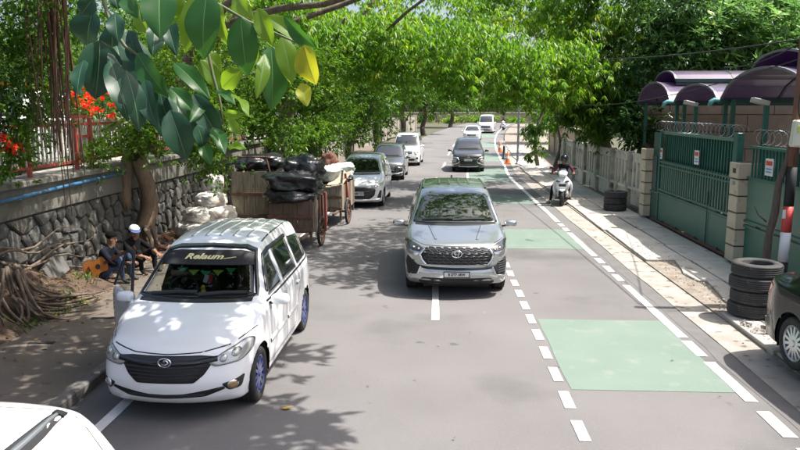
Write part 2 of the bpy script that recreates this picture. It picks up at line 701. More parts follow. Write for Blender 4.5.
    def mirrors(s, y, z, m, size=(0.105, 0.07, 0.066), out=0.09, lean=0.0):
        for sd in (-1, 1):
            loc, nor = s.hit((y, z), 'R')
            x0 = loc.x
            b = MB()
            c = Vector((sd * (x0 + out + size[0] * .55), y - 0.02, z + 0.045))
            b.ell((0, 0, 0), (1, 1, 1), 20, 14)
            sq = lambda v, e: math.copysign(abs(v) ** e, v)
            b.v = [(c.x + sq(p[0], .72) * size[0], c.y + sq(p[1], .9) * size[1], c.z + sq(p[2], .72) * size[2]) for p in b.v]
            # flatten the side that holds the glass
            b.v = [(p[0], min(p[1], c.y + size[1] * .45), p[2] if p[2] > c.z - size[2] * .75 else c.z - size[2] * .75) for p in b.v]
            mo = b.build('mirror', m, s.root, True)
            st = MB().tube([(sd * (x0 - 0.02), y + .01, z - 0.015), (sd * (x0 + out * .9), y, z + 0.0)], [0.035, 0.026], 8, True, 0.6)
            st.build('mirror_stalk', MATS['black_plastic'], mo, True)
            gl = MB().box((c.x, c.y + size[1] * .46, c.z), (size[0] * 1.6, 0.006, size[2] * 1.2))
            gl.build('mirror_glass', MATS['chrome'], mo)
    def plate(s, y, z, txt, view='f', w=0.43, h=0.135, white=True, parent=None, tilt=0.0, sub=None):
        loc, nor = s.hit((0, z), view)
        d = -1 if view == 'f' else 1
        M = Matrix.Translation((0, loc.y + d * 0.018, z)) @ Matrix.Rotation(math.pi / 2 if d < 0 else -math.pi / 2, 4, 'X')
        b = MB().box((0, loc.y + d * 0.011, z), (w, 0.012, h))
        pl = b.build('number_plate', MATS['plate_white'] if white else MATS['plate_black'], s.root, bevel=0.003)
        fr = MB()
        for (cx, cz, sx, sz) in ((0, h / 2 + .006, w + .03, .014), (0, -h / 2 - .006, w + .03, .014), (w / 2 + .006, 0, .014, h + .0), (-w / 2 - .006, 0, .014, h + .0)):
            fr.box((cx, loc.y + d * 0.011, z + cz), (sx, 0.016, sz))
        fr.build('plate_frame', MATS['black_plastic'], pl)
        if txt: text_mesh(txt, h * 0.72, 'plate_number', MATS['plate_black'] if white else MATS['plate_white'], pl, M @ Matrix.Scale(0.86, 4, (1, 0, 0)), bold=0.003)
        return pl
    def side_glass(s, panes, m, gap=None, trim=None, sides=('l', 'R')):
        for v in sides:
            for o in panes:
                s.patch('side_window', round_poly(o, 0.03), v, m, 0.004, rings=4)
            if trim:
                pass
    def seams(s, lines, m, sides=('l', 'R'), name='door_seam', w=0.008):
        for v in sides:
            for l in lines: s.ribbon(name, l, v, m, w=w, off=0.0015)
    def handles(s, pts, m, sides=('l', 'R')):
        for v in sides:
            for (y, z) in pts:
                s.ribbon('door_handle', [(y - .09, z), (y + .09, z + .004)], v, m, w=0.03, off=0.012, h=0.016, step=0.03)
    def lamp(s, outline, view='f', both=True, shell=None, inner=(), dark=None, bright=None, name='headlight', off=0.006):
        """lamp glass over a dark housing with reflector bowls; inner = (x, z, r)"""
        for sd in ((1, -1) if both else (1,)):
            o = outline if sd == 1 else mirror(outline)
            a = s.patch(name, round_poly(o, 0.03), view, shell or MATS['lamp_clear'], off, rings=5)
            for (x, z, r) in inner:
                ring = [(sd * x + r * math.cos(2 * math.pi * k / 14), z + r * math.sin(2 * math.pi * k / 14)) for k in range(14)]
                q = s.patch('reflector', ring, view, dark or MATS['lamp_bowl'], off + 0.004, parent=a, rings=2)
                r2 = r * 0.62
                ring = [(sd * x + r2 * math.cos(2 * math.pi * k / 12), z + r2 * math.sin(2 * math.pi * k / 12)) for k in range(12)]
                s.patch('reflector', ring, view, bright or MATS['chrome'], off + 0.008, parent=a, rings=2)
    def wipers(s, z, y_off=0.02, arms=((-0.45, 0.12), (0.12, 0.55)), m=None):
        for (x0, x1) in arms:
            s.ribbon('wiper', [(x0, z), (lerp(x0, x1, .5), z + .018), (x1, z + .02)], 'f', MATS['black_plastic'], w=0.02, off=0.02, h=0.012)

def hexagon(cx, cz, w, h):
    return [(cx - w, cz), (cx - w * .5, cz + h), (cx + w * .5, cz + h), (cx + w, cz), (cx + w * .5, cz - h), (cx - w * .5, cz - h)]

def car_materials():
    paint('white_paint', (0.76, 0.77, 0.78), rough=0.25)
    paint('pearl_white', (0.76, 0.76, 0.75), rough=0.25)
    paint('silver_paint', (0.44, 0.455, 0.46), metal=0.8, rough=0.27)
    paint('light_silver', (0.68, 0.69, 0.70), metal=0.12, rough=0.28)
    paint('grey_paint', (0.16, 0.165, 0.17), metal=0.6, rough=0.3)
    paint('bronze_grey', (0.06, 0.058, 0.054), metal=0.4, rough=0.28)
    mat('black_green_paint', (0.006, 0.010, 0.009), rough=0.22, coat=0.25, spec=0.3)
    mat('under_black', (0.008, 0.008, 0.008), 0.9)
    mat('black_plastic', (0.018, 0.018, 0.02), 0.45)
    mat('gloss_black', (0.008, 0.008, 0.010), 0.12, coat=0.5)
    mat('matte_black', (0.012, 0.012, 0.013), 0.7)
    mat('tyre', (0.018, 0.018, 0.018), 0.8, (0.03, 0.029, 0.027), 14)
    mat('chrome', (0.75, 0.76, 0.78), 0.12, metal=1.0)
    mat('satin_silver', (0.62, 0.63, 0.65), 0.3, metal=0.9)
    mat('rim_silver', (0.50, 0.51, 0.53), 0.32, metal=0.85)
    mat('rim_blue', (0.012, 0.030, 0.16), 0.22, metal=0.3, coat=0.8)
    mat('dark_rim', (0.12, 0.12, 0.125), 0.35, metal=0.7)
    mat('car_glass', (0.008, 0.011, 0.010), 0.015, spec=1.0, coat=1.0)
    mat('gunmetal', (0.13, 0.133, 0.137), 0.4, metal=0.8)
    mat('lamp_clear', (0.46, 0.46, 0.44), 0.12, metal=0.35, coat=1.0)
    mat('lamp_dark', (0.05, 0.05, 0.055), 0.08, metal=0.3, coat=1.0)
    mat('lamp_bowl', (0.55, 0.56, 0.56), 0.15, metal=0.9)
    mat('lamp_amber', (0.35, 0.22, 0.10), 0.15, metal=0.3, coat=1.0)
    mat('lamp_red', (0.42, 0.012, 0.012), 0.1, coat=1.0)
    mat('plate_white', (0.60, 0.60, 0.58), 0.45)
    mat('plate_black', (0.01, 0.01, 0.01), 0.4)
    mat('seam', (0.02, 0.02, 0.02), 0.8)
    mat('seat_cloth', (0.06, 0.055, 0.05), 0.9)
    mat('seat_tan', (0.16, 0.09, 0.065), 0.8)
    mat('dash_grey', (0.03, 0.03, 0.032), 0.7)
    mat('script_cream', (0.75, 0.68, 0.38), 0.5)
    mat('flag_green', (0.02, 0.32, 0.08), 0.7)
    mat('flag_lime', (0.30, 0.45, 0.03), 0.7)
    mat('flag_red', (0.5, 0.02, 0.03), 0.7)
    mat('toy_yellow', (0.75, 0.5, 0.03), 0.5)
    glass_mat('clear_glass', (0.62, 0.68, 0.66), 0)
car_materials()
# ================================================================== ground, road, pavements
def ribbon_sheet(name, x0, x1, y0, y1, z, m, step=2.0, kind=None, parent=None, thick=0.0, follow=True, jitter=0.0):
    ys = list(np.arange(y0, y1, step)) + [y1]
    mb = MB()
    V = []; F = []
    for y in ys:
        c = road_c(y) if follow else 0
        e = road_e(y)
        a = x0(y) if callable(x0) else x0
        b = x1(y) if callable(x1) else x1
        V.append((a + c + random.uniform(-jitter, jitter), y, z + e)); V.append((b + c + random.uniform(-jitter, jitter), y, z + e))
    for i in range(len(ys) - 1):
        F.append((2 * i, 2 * i + 1, 2 * i + 3, 2 * i + 2))
    if thick:
        n = len(V)
        V += [(p[0], p[1], p[2] - thick) for p in V]
        for i in range(len(ys) - 1):
            F.append((n + 2 * i, n + 2 * i + 2, n + 2 * i + 3, n + 2 * i + 1))
            F.append((2 * i, 2 * i + 2, n + 2 * i + 2, n + 2 * i)); F.append((2 * i + 1, n + 2 * i + 1, n + 2 * i + 3, 2 * i + 3))
        k = 2 * (len(ys) - 1)
        F.append((0, n, n + 1, 1)); F.append((k, k + 1, n + k + 1, n + k))
    mb.v = V; mb.f = F
    o = mb.build(name, m, parent)
    if kind: o['kind'] = kind
    return o

M_asph = mat('asphalt', (0.132, 0.125, 0.124), .92, (0.162, 0.154, 0.152), .55, bump=.35, bscale=120, lo=.3, hi=.7,
             spots=[((0.098, 0.094, 0.093), .35, .54, .14), ((0.21, 0.20, 0.195), 60, .63, .06), ((0.085, 0.08, 0.08), 1.6, .68, .03), ((.07, .066, .066), 90, .68, .04)])
M_paint_w = mat('road_paint', (0.70, 0.70, 0.67), .7, (0.62, 0.61, 0.58), 5, bump=.2, bscale=90, spots=[((0.24, 0.23, 0.225), 22, .66, .05)])
M_green = mat('bike_green', (0.138, 0.190, 0.155), .85, (0.155, 0.205, 0.170), 1.2, bump=.3, bscale=120, spots=[((0.20, 0.22, 0.20), 3, .58, .15), ((.09, .16, .12), 40, .66, .06)])
M_conc = mat('pavement_concrete', (0.44, 0.415, 0.375), .9, (0.35, 0.325, 0.29), 1.3, bump=.35, bscale=45, spots=[((0.19, 0.17, 0.15), 2.2, .60, .10), ((0.42, 0.40, 0.37), 30, .62, .08)])
M_gutter = mat('gutter_concrete', (0.36, 0.33, 0.295), .95, (0.27, 0.24, 0.21), 2.5, bump=.5, bscale=50, spots=[((0.13, 0.11, 0.09), 5, .60, .06)])
M_leftpave = mat('left_pavement', (0.150, 0.122, 0.10), .9, (0.115, 0.095, 0.078), 1.0, bump=.35, bscale=70, spots=[((0.085, 0.07, 0.058), 3, .6, .1), ((0.2, 0.17, 0.14), 50, .64, .06)])
M_kerb = mat('kerb_stone', (0.10, 0.092, 0.085), .9, (0.19, 0.175, 0.155), 6, bump=.5, bscale=60)
M_dirt = mat('dirt', (0.065, 0.040, 0.028), 1.0, (0.095, 0.064, 0.045), 2.2, bump=.9, bscale=28, spots=[((0.045, 0.03, 0.022), 5, .58, .08), ((0.17, 0.13, 0.10), 26, .64, .05)])
M_earth = mat('earth', (0.10, 0.085, 0.06), 1.0, (0.06, 0.07, 0.035), .8, bump=.5, bscale=20)

g = MB()
n = 24
gv = [(-400 + 800 * i / n, -60 + 560 * j / n) for j in range(n + 1) for i in range(n + 1)]
g.v = [(x, y, -0.06 + (road_e(y) if y < 200 else road_e(200)) - (0.0 if y < 44 else .05)) for (x, y) in gv]
g.f = [(j * (n + 1) + i, j * (n + 1) + i + 1, (j + 1) * (n + 1) + i + 1, (j + 1) * (n + 1) + i) for j in range(n) for i in range(n)]
g.build('ground', M_earth)['kind'] = 'structure'

road = ribbon_sheet('road', -4.02, 4.4, -12, 190, 0.0, M_asph, 2.0, 'structure')

def stripe(name, x0, x1, y0, y1, m, z=.004, jit=.006):
    return ribbon_sheet(name, x0, x1, y0, y1, z, m, .6, None, road, jitter=jit)

# green cycle-lane patches
for (a, b) in ((8.15, 11.05), (16.9, 19.75), (25.2, 28.0), (33.2, 40.8), (46, 53), (60, 68), (76, 84)):
    stripe('cycle_patch', 1.60, 3.52, a, b, M_green, .004, .012)
# short dashes between lane and cycle lane
y = 5.2
while y < 40:
    stripe('lane_dash', 1.44, 1.56, y, y + .48, M_paint_w, .008)
    y += .80
stripe('lane_line', 1.44, 1.56, 40, 90, M_paint_w, .008)
# right edge line: long and short strokes near by, unbroken farther on
for (a, b) in ((4.6, 5.6), (5.9, 6.75), (6.98, 7.62), (7.88, 9.18), (9.40, 10.05), (10.2, 13.35), (13.7, 14.25), (14.5, 15.05), (15.3, 15.85), (16.1, 19.2), (19.5, 20.0), (20.3, 20.8), (21.1, 24.5), (24.8, 46.0), (46.3, 120)):
    stripe('edge_line', 3.50, 3.64, a, b, M_paint_w, .008)
# centre line
for (a, b) in ((10.9, 15.9), (20.9, 24.9), (31, 35), (41, 45), (51, 55), (61, 65), (71, 75)):
    stripe('centre_line', -.06, .06, a, b, M_paint_w, .008)
stripe('edge_line', -3.53, -3.40, 3, 34, M_paint_w, .008)
# patched strip of newer asphalt and a manhole
M_patch = mat('asphalt_patch', (0.12, 0.114, 0.112), .92, (0.145, 0.138, 0.136), 3, bump=.35, bscale=110)
stripe('asphalt_patch', 3.72, 3.97, 5.0, 18.5, M_patch, .004, .03)

# ---- left kerb and pavement
kerb = ribbon_sheet('kerb', -4.18, -4.02, -6, 60, 0.06, M_kerb, 3, 'structure', thick=.12)
for k in range(52):
    y = -2 + k * 1.0
    b = MB().box((-4.10, 0, .065), (.17 + random.uniform(-.01, .01), .965, .15 + random.uniform(-.012, .006)), rotz(random.uniform(-.006, .006)))
    if k == 0:
        proto = b.build('kerb_stone', M_kerb, kerb, bevel=.018)
        ks = proto
    else:
        ks = proto.copy(); COL.objects.link(ks)
    ks.location = (road_c(y), y, road_e(y) + random.uniform(-.008, .004)); ks.rotation_euler.z = random.uniform(-.008, .008)
ribbon_sheet('left_pavement', -7.2, -4.18, -6, 60, .12, M_leftpave, 3, 'structure', thick=.15)
lp = bpy.data.objects['left_pavement']
for (x, y, a) in ((-5.35, 9.15, .1), (-5.05, 10.35, .15), (-4.75, 12.4, .1), (-5.9, 7.75, .05)):
    MB().box((x, y, .125), (.34, .07, .012), rotz(a)).build('drain_slot', MATS['matte_black'], lp)
for y in (7.4, 8.9, 10.4, 11.9, 13.4):
    MB().box((-4.9, y, .1215), (1.45, .014, .006)).build('pavement_joint', M_kerb, lp)

# ---- dirt bank against the wall
def bank_z(x, y):
    t = smooth01((-5.72 - x + .16 * math.sin(y * 1.7) + .1 * math.sin(y * 4.1)) / 1.2)
    hh = .48 * smooth01((13.2 - y) / 2.6) + .14
    return .10 + t * hh + .05 * mnoise.noise(Vector((x * 2.3, y * 2.3, 0))) * min(1, t * 4) + .025 * mnoise.noise(Vector((x * 7, y * 7, 3))) * min(1, t * 4)
bx = np.linspace(-7.0, -5.3, 30); by = np.linspace(2, 30, 230)
db = MB()
db.v = [(x, y, bank_z(x, y) - (.03 if x > -5.5 else 0)) for y in by for x in bx]
db.f = [(j * 30 + i, j * 30 + i + 1, (j + 1) * 30 + i + 1, (j + 1) * 30 + i) for j in range(229) for i in range(29)]
db.build('dirt_bank', M_dirt, smooth=True)['kind'] = 'structure'

# ---- right gutter, dirt strip and pavement slabs
ribbon_sheet('gutter', 3.98, 4.62, -6, 70, .012, M_gutter, 1.2, 'structure', thick=.10, jitter=.02)
ribbon_sheet('right_pavement', 4.50, 12.5, -6, 120, .035, mat('pavement_bed', (0.20, 0.165, 0.13), 1.0, (0.28, 0.245, 0.205), 3, bump=.7, bscale=25), 2.5, 'structure', thick=.12)
rp = bpy.data.objects['right_pavement']
yy = -2.0
M_slab = [M_conc, mat('pavement_concrete_pale', (0.50, 0.475, 0.43), .9, (0.41, 0.385, 0.345), 1.6, bump=.3, bscale=45, spots=[((0.24, 0.215, 0.19), 2.5, .62, .08)])]
k = 0
while yy < 60:
    ln = random.uniform(1.7, 2.5)
    near_break = 10.6 < yy + ln / 2 < 15.0
    x0 = 4.52 + random.uniform(-.03, .05) + (.42 if near_break else 0)
    xm = 5.42 + random.uniform(-.05, .05)
    for (a, b) in ((x0, xm - .012), (xm + .012, 6.24)):
        cz = .045 + random.uniform(-.008, .006)
        pts = [(a, yy), (b, yy + random.uniform(-.01, .01)), (b, yy + ln - .02), (a + random.uniform(0, .05), yy + ln - .02)]
        if near_break and a < 5:
            pts = [(a, yy), (b, yy), (b, yy + ln - .02), (a + .16, yy + ln - .02), (a + .05, yy + ln * .6), (a - .06, yy + ln * .35)]
        cx, cy = road_c(yy), 0
        o = MB().prism([(p[0] + cx, p[1]) for p in pts], 'z', .0 + road_e(yy), cz + .035 + road_e(yy))
        o.build('pavement_slab', M_slab[k % 2 if random.random() < .7 else (k + 1) % 2], rp, bevel=.008)
        k += 1
    yy += ln
# broken concrete pieces and stones along the gutter
M_rub = mat('rubble_stone', (0.42, 0.39, 0.35), .95, (0.24, 0.21, 0.18), 5, bump=.6, bscale=20)
def rubble(x, y, z, r, seed, label, flat=.7):
    o = MB().ell((0, 0, 0), (r, r * .8, r * flat), 9, 6, None, .9, seed).build('rubble_stone', M_rub)
    o.location = (x, y, z + r * flat * .7); o.rotation_euler = (random.uniform(-.3, .3), random.uniform(-.3, .3), random.uniform(0, 6))
    return tag(o, label, 'stone', 'broken stones by the tyres')
rubble(4.98, 10.3, .08, .2, 1, 'largest pale broken stone between the tyre stack and the black car', .9)
rubble(4.72, 10.3, .05, .15, 2, 'flat pale broken stone left of the largest one by the black car', .45)
rubble(4.62, 10.6, .03, .10, 3, 'small broken stone in the gutter in front of the tyre stack', .6)
# ================================================================== left side: wall, railing, terrace, banyan
M_stone = [mat('wall_stone_%d' % i, c, .95, c2, 5, bump=.8, bscale=22, spots=[((.05, .055, .04), 3.5, .58, .1)]) for i, (c, c2) in enumerate((((.105, .10, .093), (.07, .069, .065)), ((.135, .128, .118), (.09, .087, .08)), ((.085, .084, .08), (.12, .116, .106)), ((.11, .098, .082), (.075, .068, .06))))]
M_mortar = mat('mortar', (.085, .08, .072), 1.0, (.05, .05, .042), 4, bump=.6, bscale=30)
M_band = mat('wall_band', (.19, .178, .152), .95, (.115, .11, .09), 1.6, bump=.4, bscale=40, spots=[((.085, .085, .065), 2.6, .56, .12)])
WX = -6.82
wall = empty('retaining_wall', (WX, 17, 0), 0, 'grey rubble stone retaining wall with concrete band on the left', 'wall')
def wp(o):
    o.parent = wall; o.matrix_parent_inverse = Matrix.Translation((-WX, -17, 0)); return o
wp(MB().box((WX - .22, 16.5, .75), (.4, 37, 1.6)).build('wall_core', M_mortar))
wp(MB().box((WX - .16, 16.5, 1.76), (.46, 37.2, .50)).build('concrete_band', M_band, bevel=.02))
wp(MB().box((WX - .14, 16.5, 2.055), (.60, 37.2, .11)).build('coping', M_band, bevel=.02))
# irregular rubble stones: cells around scattered seeds, each set proud of the mortar
seeds = []
zr = 0
for zz in np.arange(.05, 1.55, .27):
    for yk in np.arange(7.6, 29.6, .35):
        seeds.append((yk + (.17 if zr % 2 else 0) + random.uniform(-.13, .13), zz + random.uniform(-.10, .10)))
    zr += 1
def cell(i):
    cy, cz = seeds[i]
    poly = [(cy - .5, cz - .5), (cy + .5, cz - .5), (cy + .5, cz + .5), (cy - .5, cz + .5)]
    for k, (qy, qz) in enumerate(seeds):
        if k == i or abs(qy - cy) > .95 or abs(qz - cz) > .95: continue
        my, mz = (cy + qy) / 2, (cz + qz) / 2
        ny, nz_ = qy - cy, qz - cz
        out = []
        for a in range(len(poly)):
            p, q = poly[a], poly[(a + 1) % len(poly)]
            dp = (p[0] - my) * ny + (p[1] - mz) * nz_; dq = (q[0] - my) * ny + (q[1] - mz) * nz_
            if dp <= 0: out.append(p)
            if (dp < 0 < dq) or (dq < 0 < dp):
                t = dp / (dp - dq); out.append((lerp(p[0], q[0], t), lerp(p[1], q[1], t)))
        poly = out
        if len(poly) < 3: return None
    return poly
cnt = 0
order = sorted(range(len(seeds)), key=lambda i: abs(seeds[i][0] - 14))
for i in order:
    if cnt >= 300: break
    cy, cz = seeds[i]
    if not (.08 < cz < 1.56): continue
    poly = cell(i)
    if not poly: continue
    poly = [(p[0], min(p[1], 1.50)) for p in poly]
    my = sum(p[0] for p in poly) / len(poly); mz = sum(p[1] for p in poly) / len(poly)
    poly = round_poly(poly, .07, 2)
    dp = random.uniform(.035, .085); ta, tb = random.uniform(-.10, .10), random.uniform(-.10, .06)
    V = []; F = []
    n = len(poly)
    for (sc, d) in ((.93, 0.0), (.90, .65), (.74, 1.0)):
        for (py, pz) in poly:
            ay, az = (py - my) * sc, (pz - mz) * sc
            V.append((d * (dp + ta * ay + tb * az) + (.012 * mnoise.noise(Vector((py * 9, pz * 9, i))) if d else 0), ay, az))
    V.append((dp + .012, 0, 0))
    for l in range(2):
        for k in range(n): F.append((l * n + k, l * n + (k + 1) % n, (l + 1) * n + (k + 1) % n, (l + 1) * n + k))
    for k in range(n): F.append((2 * n + k, 2 * n + (k + 1) % n, 3 * n))
    me = bpy.data.meshes.new('stone'); me.from_pydata(V, [], F); me.materials.append(random.choice(M_stone))
    o = bpy.data.objects.new('stone', me); COL.objects.link(o)
    o.location = (WX - .025, my, mz); wp(o); cnt += 1

# blue water pipe clipped to the band
M_pipe = mat('pipe_blue', (.022, .10, .21), .55, (.045, .145, .26), 8, spots=[((.12, .13, .12), 10, .62, .05)])
M_rust = mat('rusty_steel', (.10, .045, .028), .8, (.16, .075, .045), 12, bump=.3, bscale=40)
pts = [(WX + .13 + .01 * math.sin(k * 1.3), 8.0 + k * .5, 1.885 - .03 * math.sin(k * .35)) for k in range(17)]
pipe = MB().tube(pts, .033, 10).build('water_pipe', M_pipe, smooth=True)
tag(pipe, 'blue plastic water pipe running along the concrete band of the stone wall', 'pipe')
for k in (2, 5, 8, 12):
    p = pts[k]
    MB().lathe([(.036, -.012), (.042, -.012), (.042, .012), (.036, .012)], 10, Matrix.Translation((p[0], p[1], p[2])) @ Matrix.Rotation(math.pi / 2, 4, 'X'), True).build('pipe_clip', M_rust, pipe)

# red and cream railing on top of the wall
M_red = mat('railing_red', (.36, .05, .035), .55, (.28, .06, .04), 8, spots=[((.16, .07, .05), 14, .62, .06)])
M_cream = mat('railing_cream', (.42, .39, .32), .6, (.32, .30, .25), 10)
rail = empty('railing', (WX - .12, 14, 2.11), 0, 'red steel railing with cream bars on top of the stone wall', 'railing')
def rpnt(o):
    o.parent = rail; o.matrix_parent_inverse = Matrix.Translation((-(WX - .12), -14, -2.11)); return o
rx = WX - .12
RY0, RY1 = 8.0, 26.0
for z in (2.27, 2.98):
    rpnt(MB().box((rx, (RY0 + RY1) / 2, z), (.05, RY1 - RY0, .05)).build('rail', M_red))
posts = [9.3, 11.95, 13.6, 14.2, 16.6, 18.9, 21.2, 23.5]
for y in posts:
    rpnt(MB().box((rx, y, 2.60), (.07, .07, 1.0)).build('post', M_red, bevel=.006))
rpnt(MB().box((rx, 13.9, 2.74), (.045, .56, .05)).build('rung', M_red))
rpnt(MB().box((rx, 13.9, 3.12), (.06, .95, .06)).build('rung', M_red))
b0 = None
y = RY0 + .08
while y < RY1:
    if min(abs(y - p) for p in posts) > .06:
        if b0 is None:
            b0 = MB().box((0, 0, .0), (.028, .034, .82)).build('bar', M_cream); o = b0
        else:
            o = b0.copy(); COL.objects.link(o)
        o.location = (rx, y, 2.66 + random.uniform(-.01, .01)); rpnt(o)
    y += .135

# terrace behind the wall with a pale paved floor and a white wall at its back
MB().box((-20.2, 14, 1.0), (26.3, 60, 2.02)).build('terrace', mat('terrace_floor', (.34, .32, .29), .9, (.27, .25, .22), 1.5))['kind'] = 'structure'
M_wallw = mat('plaster_white', (.45, .44, .42), .85, (.36, .35, .33), 1.2, spots=[((.33, .32, .29), 2, .62, .12)])
bw = empty('boundary_wall', (-11.9, 20, 2.0), 0, 'white plastered wall at the back of the terrace above the stone wall', 'wall')
o = MB().box((0, 0, .55), (.2, 40, 1.1)).build('wall_panel', M_wallw, bw)
o = MB().box((0, 0, 1.13), (.3, 40, .08)).build('coping', M_wallw, bw)

# concrete slab leaning on the bank
sl = MB().prism([(-.42, -.14), (.40, -.18), (.46, .10), (.12, .20), (-.40, .16)], 'x', -.05, .05).build('concrete_slab', M_stone[1], bevel=.01)
sl.location = (-6.58, 11.85, .52); sl.rotation_euler = (R(8), R(-28), R(6))
tag(sl, 'broken grey concrete slab leaning against the stone wall among roots', 'slab')

# ---- pale wall with piers along the left pavement farther on
M_oldw = mat('old_plaster', (.36, .33, .28), .9, (.24, .215, .18), 1.4, spots=[((.13, .12, .10), 2.2, .58, .12)])
for k in range(6):
    y = 36.5 + k * 10.5
    w = empty('weathered_wall', (road_c(y) - 7.2, y, road_e(y)), -math.atan((road_c(y + 5) - road_c(y - 5)) / 10), ['weathered wall section behind the dark grey parked car', 'weathered wall section beside the tall white van', 'weathered wall section past the tall white van', 'weathered wall section left of the white saloon', 'weathered wall section left of the white minibus', 'farthest weathered wall section on the left'][k], 'wall', 'weathered walls along the far left pavement')
    MB().box((0, 0, .95), (.2, 10.3, 1.9)).build('wall_panel', M_oldw, w)
    MB().box((0, 0, 1.94), (.3, 10.4, .08)).build('coping', M_oldw, w)
    for j in range(3): MB().box((.13, -4 + j * 4, .95), (.1, .35, 1.9)).build('pier', M_oldw, w)
# ================================================================== right side: gates, pillars, fence, canopies
GX = 6.32
M_gate = mat('gate_green', (.018, .105, .078), .45, (.022, .12, .09), 3, spots=[((.03, .075, .06), 6, .60, .1)])
M_gate_d = mat('gate_green_dark', (.010, .055, .045), .5, (.013, .066, .052), 3)
M_gate_l = mat('gate_green_pale', (.085, .17, .13), .5, (.10, .19, .15), 2)
M_panelg = mat('gate_grey_sheet', (.045, .06, .06), .4, (.06, .075, .075), 2)
M_pillar = mat('pillar_tile', (.55, .48, .36), .75, (.47, .40, .30), 3, bump=.25, bscale=30, spots=[((.27, .23, .18), 4, .60, .1)])
M_pgap = mat('pillar_gap', (.06, .05, .04), .9)

def pillar(y, h, label, w=.42):
    p = empty('gate_pillar', (GX + .02, y, .12), 0, label, 'pillar', 'cream gate pillars')
    MB().box((0, 0, h / 2), (w - .05, w - .05, h - .02)).build('pillar_core', M_pgap, p)
    nb = 6
    bh = h / nb
    for k in range(nb):
        MB().box((0, 0, (k + .5) * bh), (w + (.03 if k == nb - 1 else 0), w + (.03 if k == nb - 1 else 0), bh - .028)).build('pillar_block', M_pillar, p, bevel=.012)
    return p
pillar(15.15, 2.08, 'cream block pillar between the two green gates')
pp = pillar(21.75, 2.02, 'cream block pillar at the far end of the sliding gate')
pl = MB().box((GX - .20, 15.12, 2.02), (.012, .16, .10)).build('pillar_plaque', MATS['dash_grey'])
pl.parent = bpy.data.objects['gate_pillar']; pl.matrix_parent_inverse = Matrix.Translation((-(GX + .02), -15.15, -.12))
pl = MB().box((GX - .20, 15.14, 1.76), (.010, .10, .07)).build('pillar_sticker', mat('sticker_blue', (.18, .25, .42), .5))
pl.parent = bpy.data.objects['gate_pillar']; pl.matrix_parent_inverse = Matrix.Translation((-(GX + .02), -15.15, -.12))

M_sign = mat('sign_white', (.70, .70, .70), .5)
M_signr = mat('sign_red', (.55, .06, .05), .5)
M_signb = mat('sign_blue', (.12, .28, .5), .5)

def add(o, root):
    o.parent = root
    o.matrix_parent_inverse = Matrix.Translation(-root.location)
    return o

def small_sign(name, y, z, w, h, label, x):
    s = empty(name, (x, y, z - h / 2), 0, label, 'sign', 'notices on the green gates')
    MB().box((0, 0, h / 2), (.012, w, h)).build('plate', M_sign, s)
    MB().box((-.008, 0, h * .74), (.006, w * .78, h * .26)).build('red_print', M_signr, s)
    MB().box((-.008, 0, h * .40), (.006, w * .70, h * .08)).build('blue_print', M_signb, s)
    MB().box((-.008, 0, h * .22), (.006, w * .70, h * .08)).build('blue_print', M_signb, s)

# sliding gate between the pillars
gate = empty('sliding_gate', (GX, 18.0, .12), 0, 'dark green sliding steel gate with vertical bars between the cream pillars', 'gate')
y0, y1 = 15.55, 20.65
add(MB().box((GX, (y0 + y1) / 2, .55), (.045, y1 - y0, .74)).build('lower_sheet', M_gate, bevel=.006), gate)
add(MB().box((GX + .10, (y0 + y1) / 2, 2.12), (.02, y1 - y0, 1.02)).build('upper_sheet', M_gate_d), gate)
for z in (.95, 1.04, 1.72, 1.82):
    add(MB().box((GX - .02, (y0 + y1) / 2, z), (.05, y1 - y0, .04)).build('rail', M_gate), gate)
add(MB().box((GX + .06, (y0 + y1) / 2, 2.62), (.10, y1 - y0 + .2, .07)).build('top_beam', M_gate_l), gate)
add(MB().box((GX - .01, y0 - .06, 1.45), (.14, .22, 2.66)).build('end_post', M_gate, bevel=.01), gate)
add(MB().box((GX - .01, y1 + .03, 1.40), (.08, .08, 2.5)).build('end_post', M_gate), gate)
add(MB().box((GX + .02, (y0 + y1) / 2, 1.40), (.02, y1 - y0, .70)).build('mid_sheet', M_gate_d), gate)
b0 = b1 = None
k = 0
y = y0 + .12
while y < y1 - .05:
    if b0 is None:
        b0 = MB().box((0, 0, 0), (.03, .05, .86)).build('bar', M_gate_l); o = b0
        b1 = MB().box((0, 0, 0), (.03, .045, .98)).build('bar', M_gate); q = b1
    else:
        o = b0.copy(); COL.objects.link(o)
        q = b1.copy(); COL.objects.link(q)
    o.location = (GX - .02, y, 1.44); add(o, gate)
    q.location = (GX + .07, y + .02, 2.12); add(q, gate)
    y += .165
add(MB().box((GX - .055, 16.9, 1.25), (.03, .10, .26)).build('latch', M_gate_d), gate)
add(MB().box((GX - .045, 16.9, .62), (.02, .012, .86)).build('gate_seam', M_gate_d), gate)
for y in (16.2, 17.6, 19.0, 20.2):
    add(MB().lathe([(.001, -.03), (.06, -.03), (.06, .03), (.001, .03)], 12, Matrix.Translation((GX, y, .155)) @ Matrix.Rotation(math.pi / 2, 4, 'Y')).build('roller', MATS['matte_black'], smooth=False), gate)
small_sign('notice_plate', 17.75, 2.12, .30, .34, 'small white notice on the middle of the sliding gate', GX - .055)
small_sign('notice_plate', 20.5, 2.05, .16, .30, 'narrow white notice at the far end of the sliding gate', GX - .055)
trk = MB().box((GX - .02, 18.1, .135), (.10, 6.2, .03)).build('gate_track', M_rust)
tag(trk, 'rusty steel track on the pavement under the sliding gate', 'track')

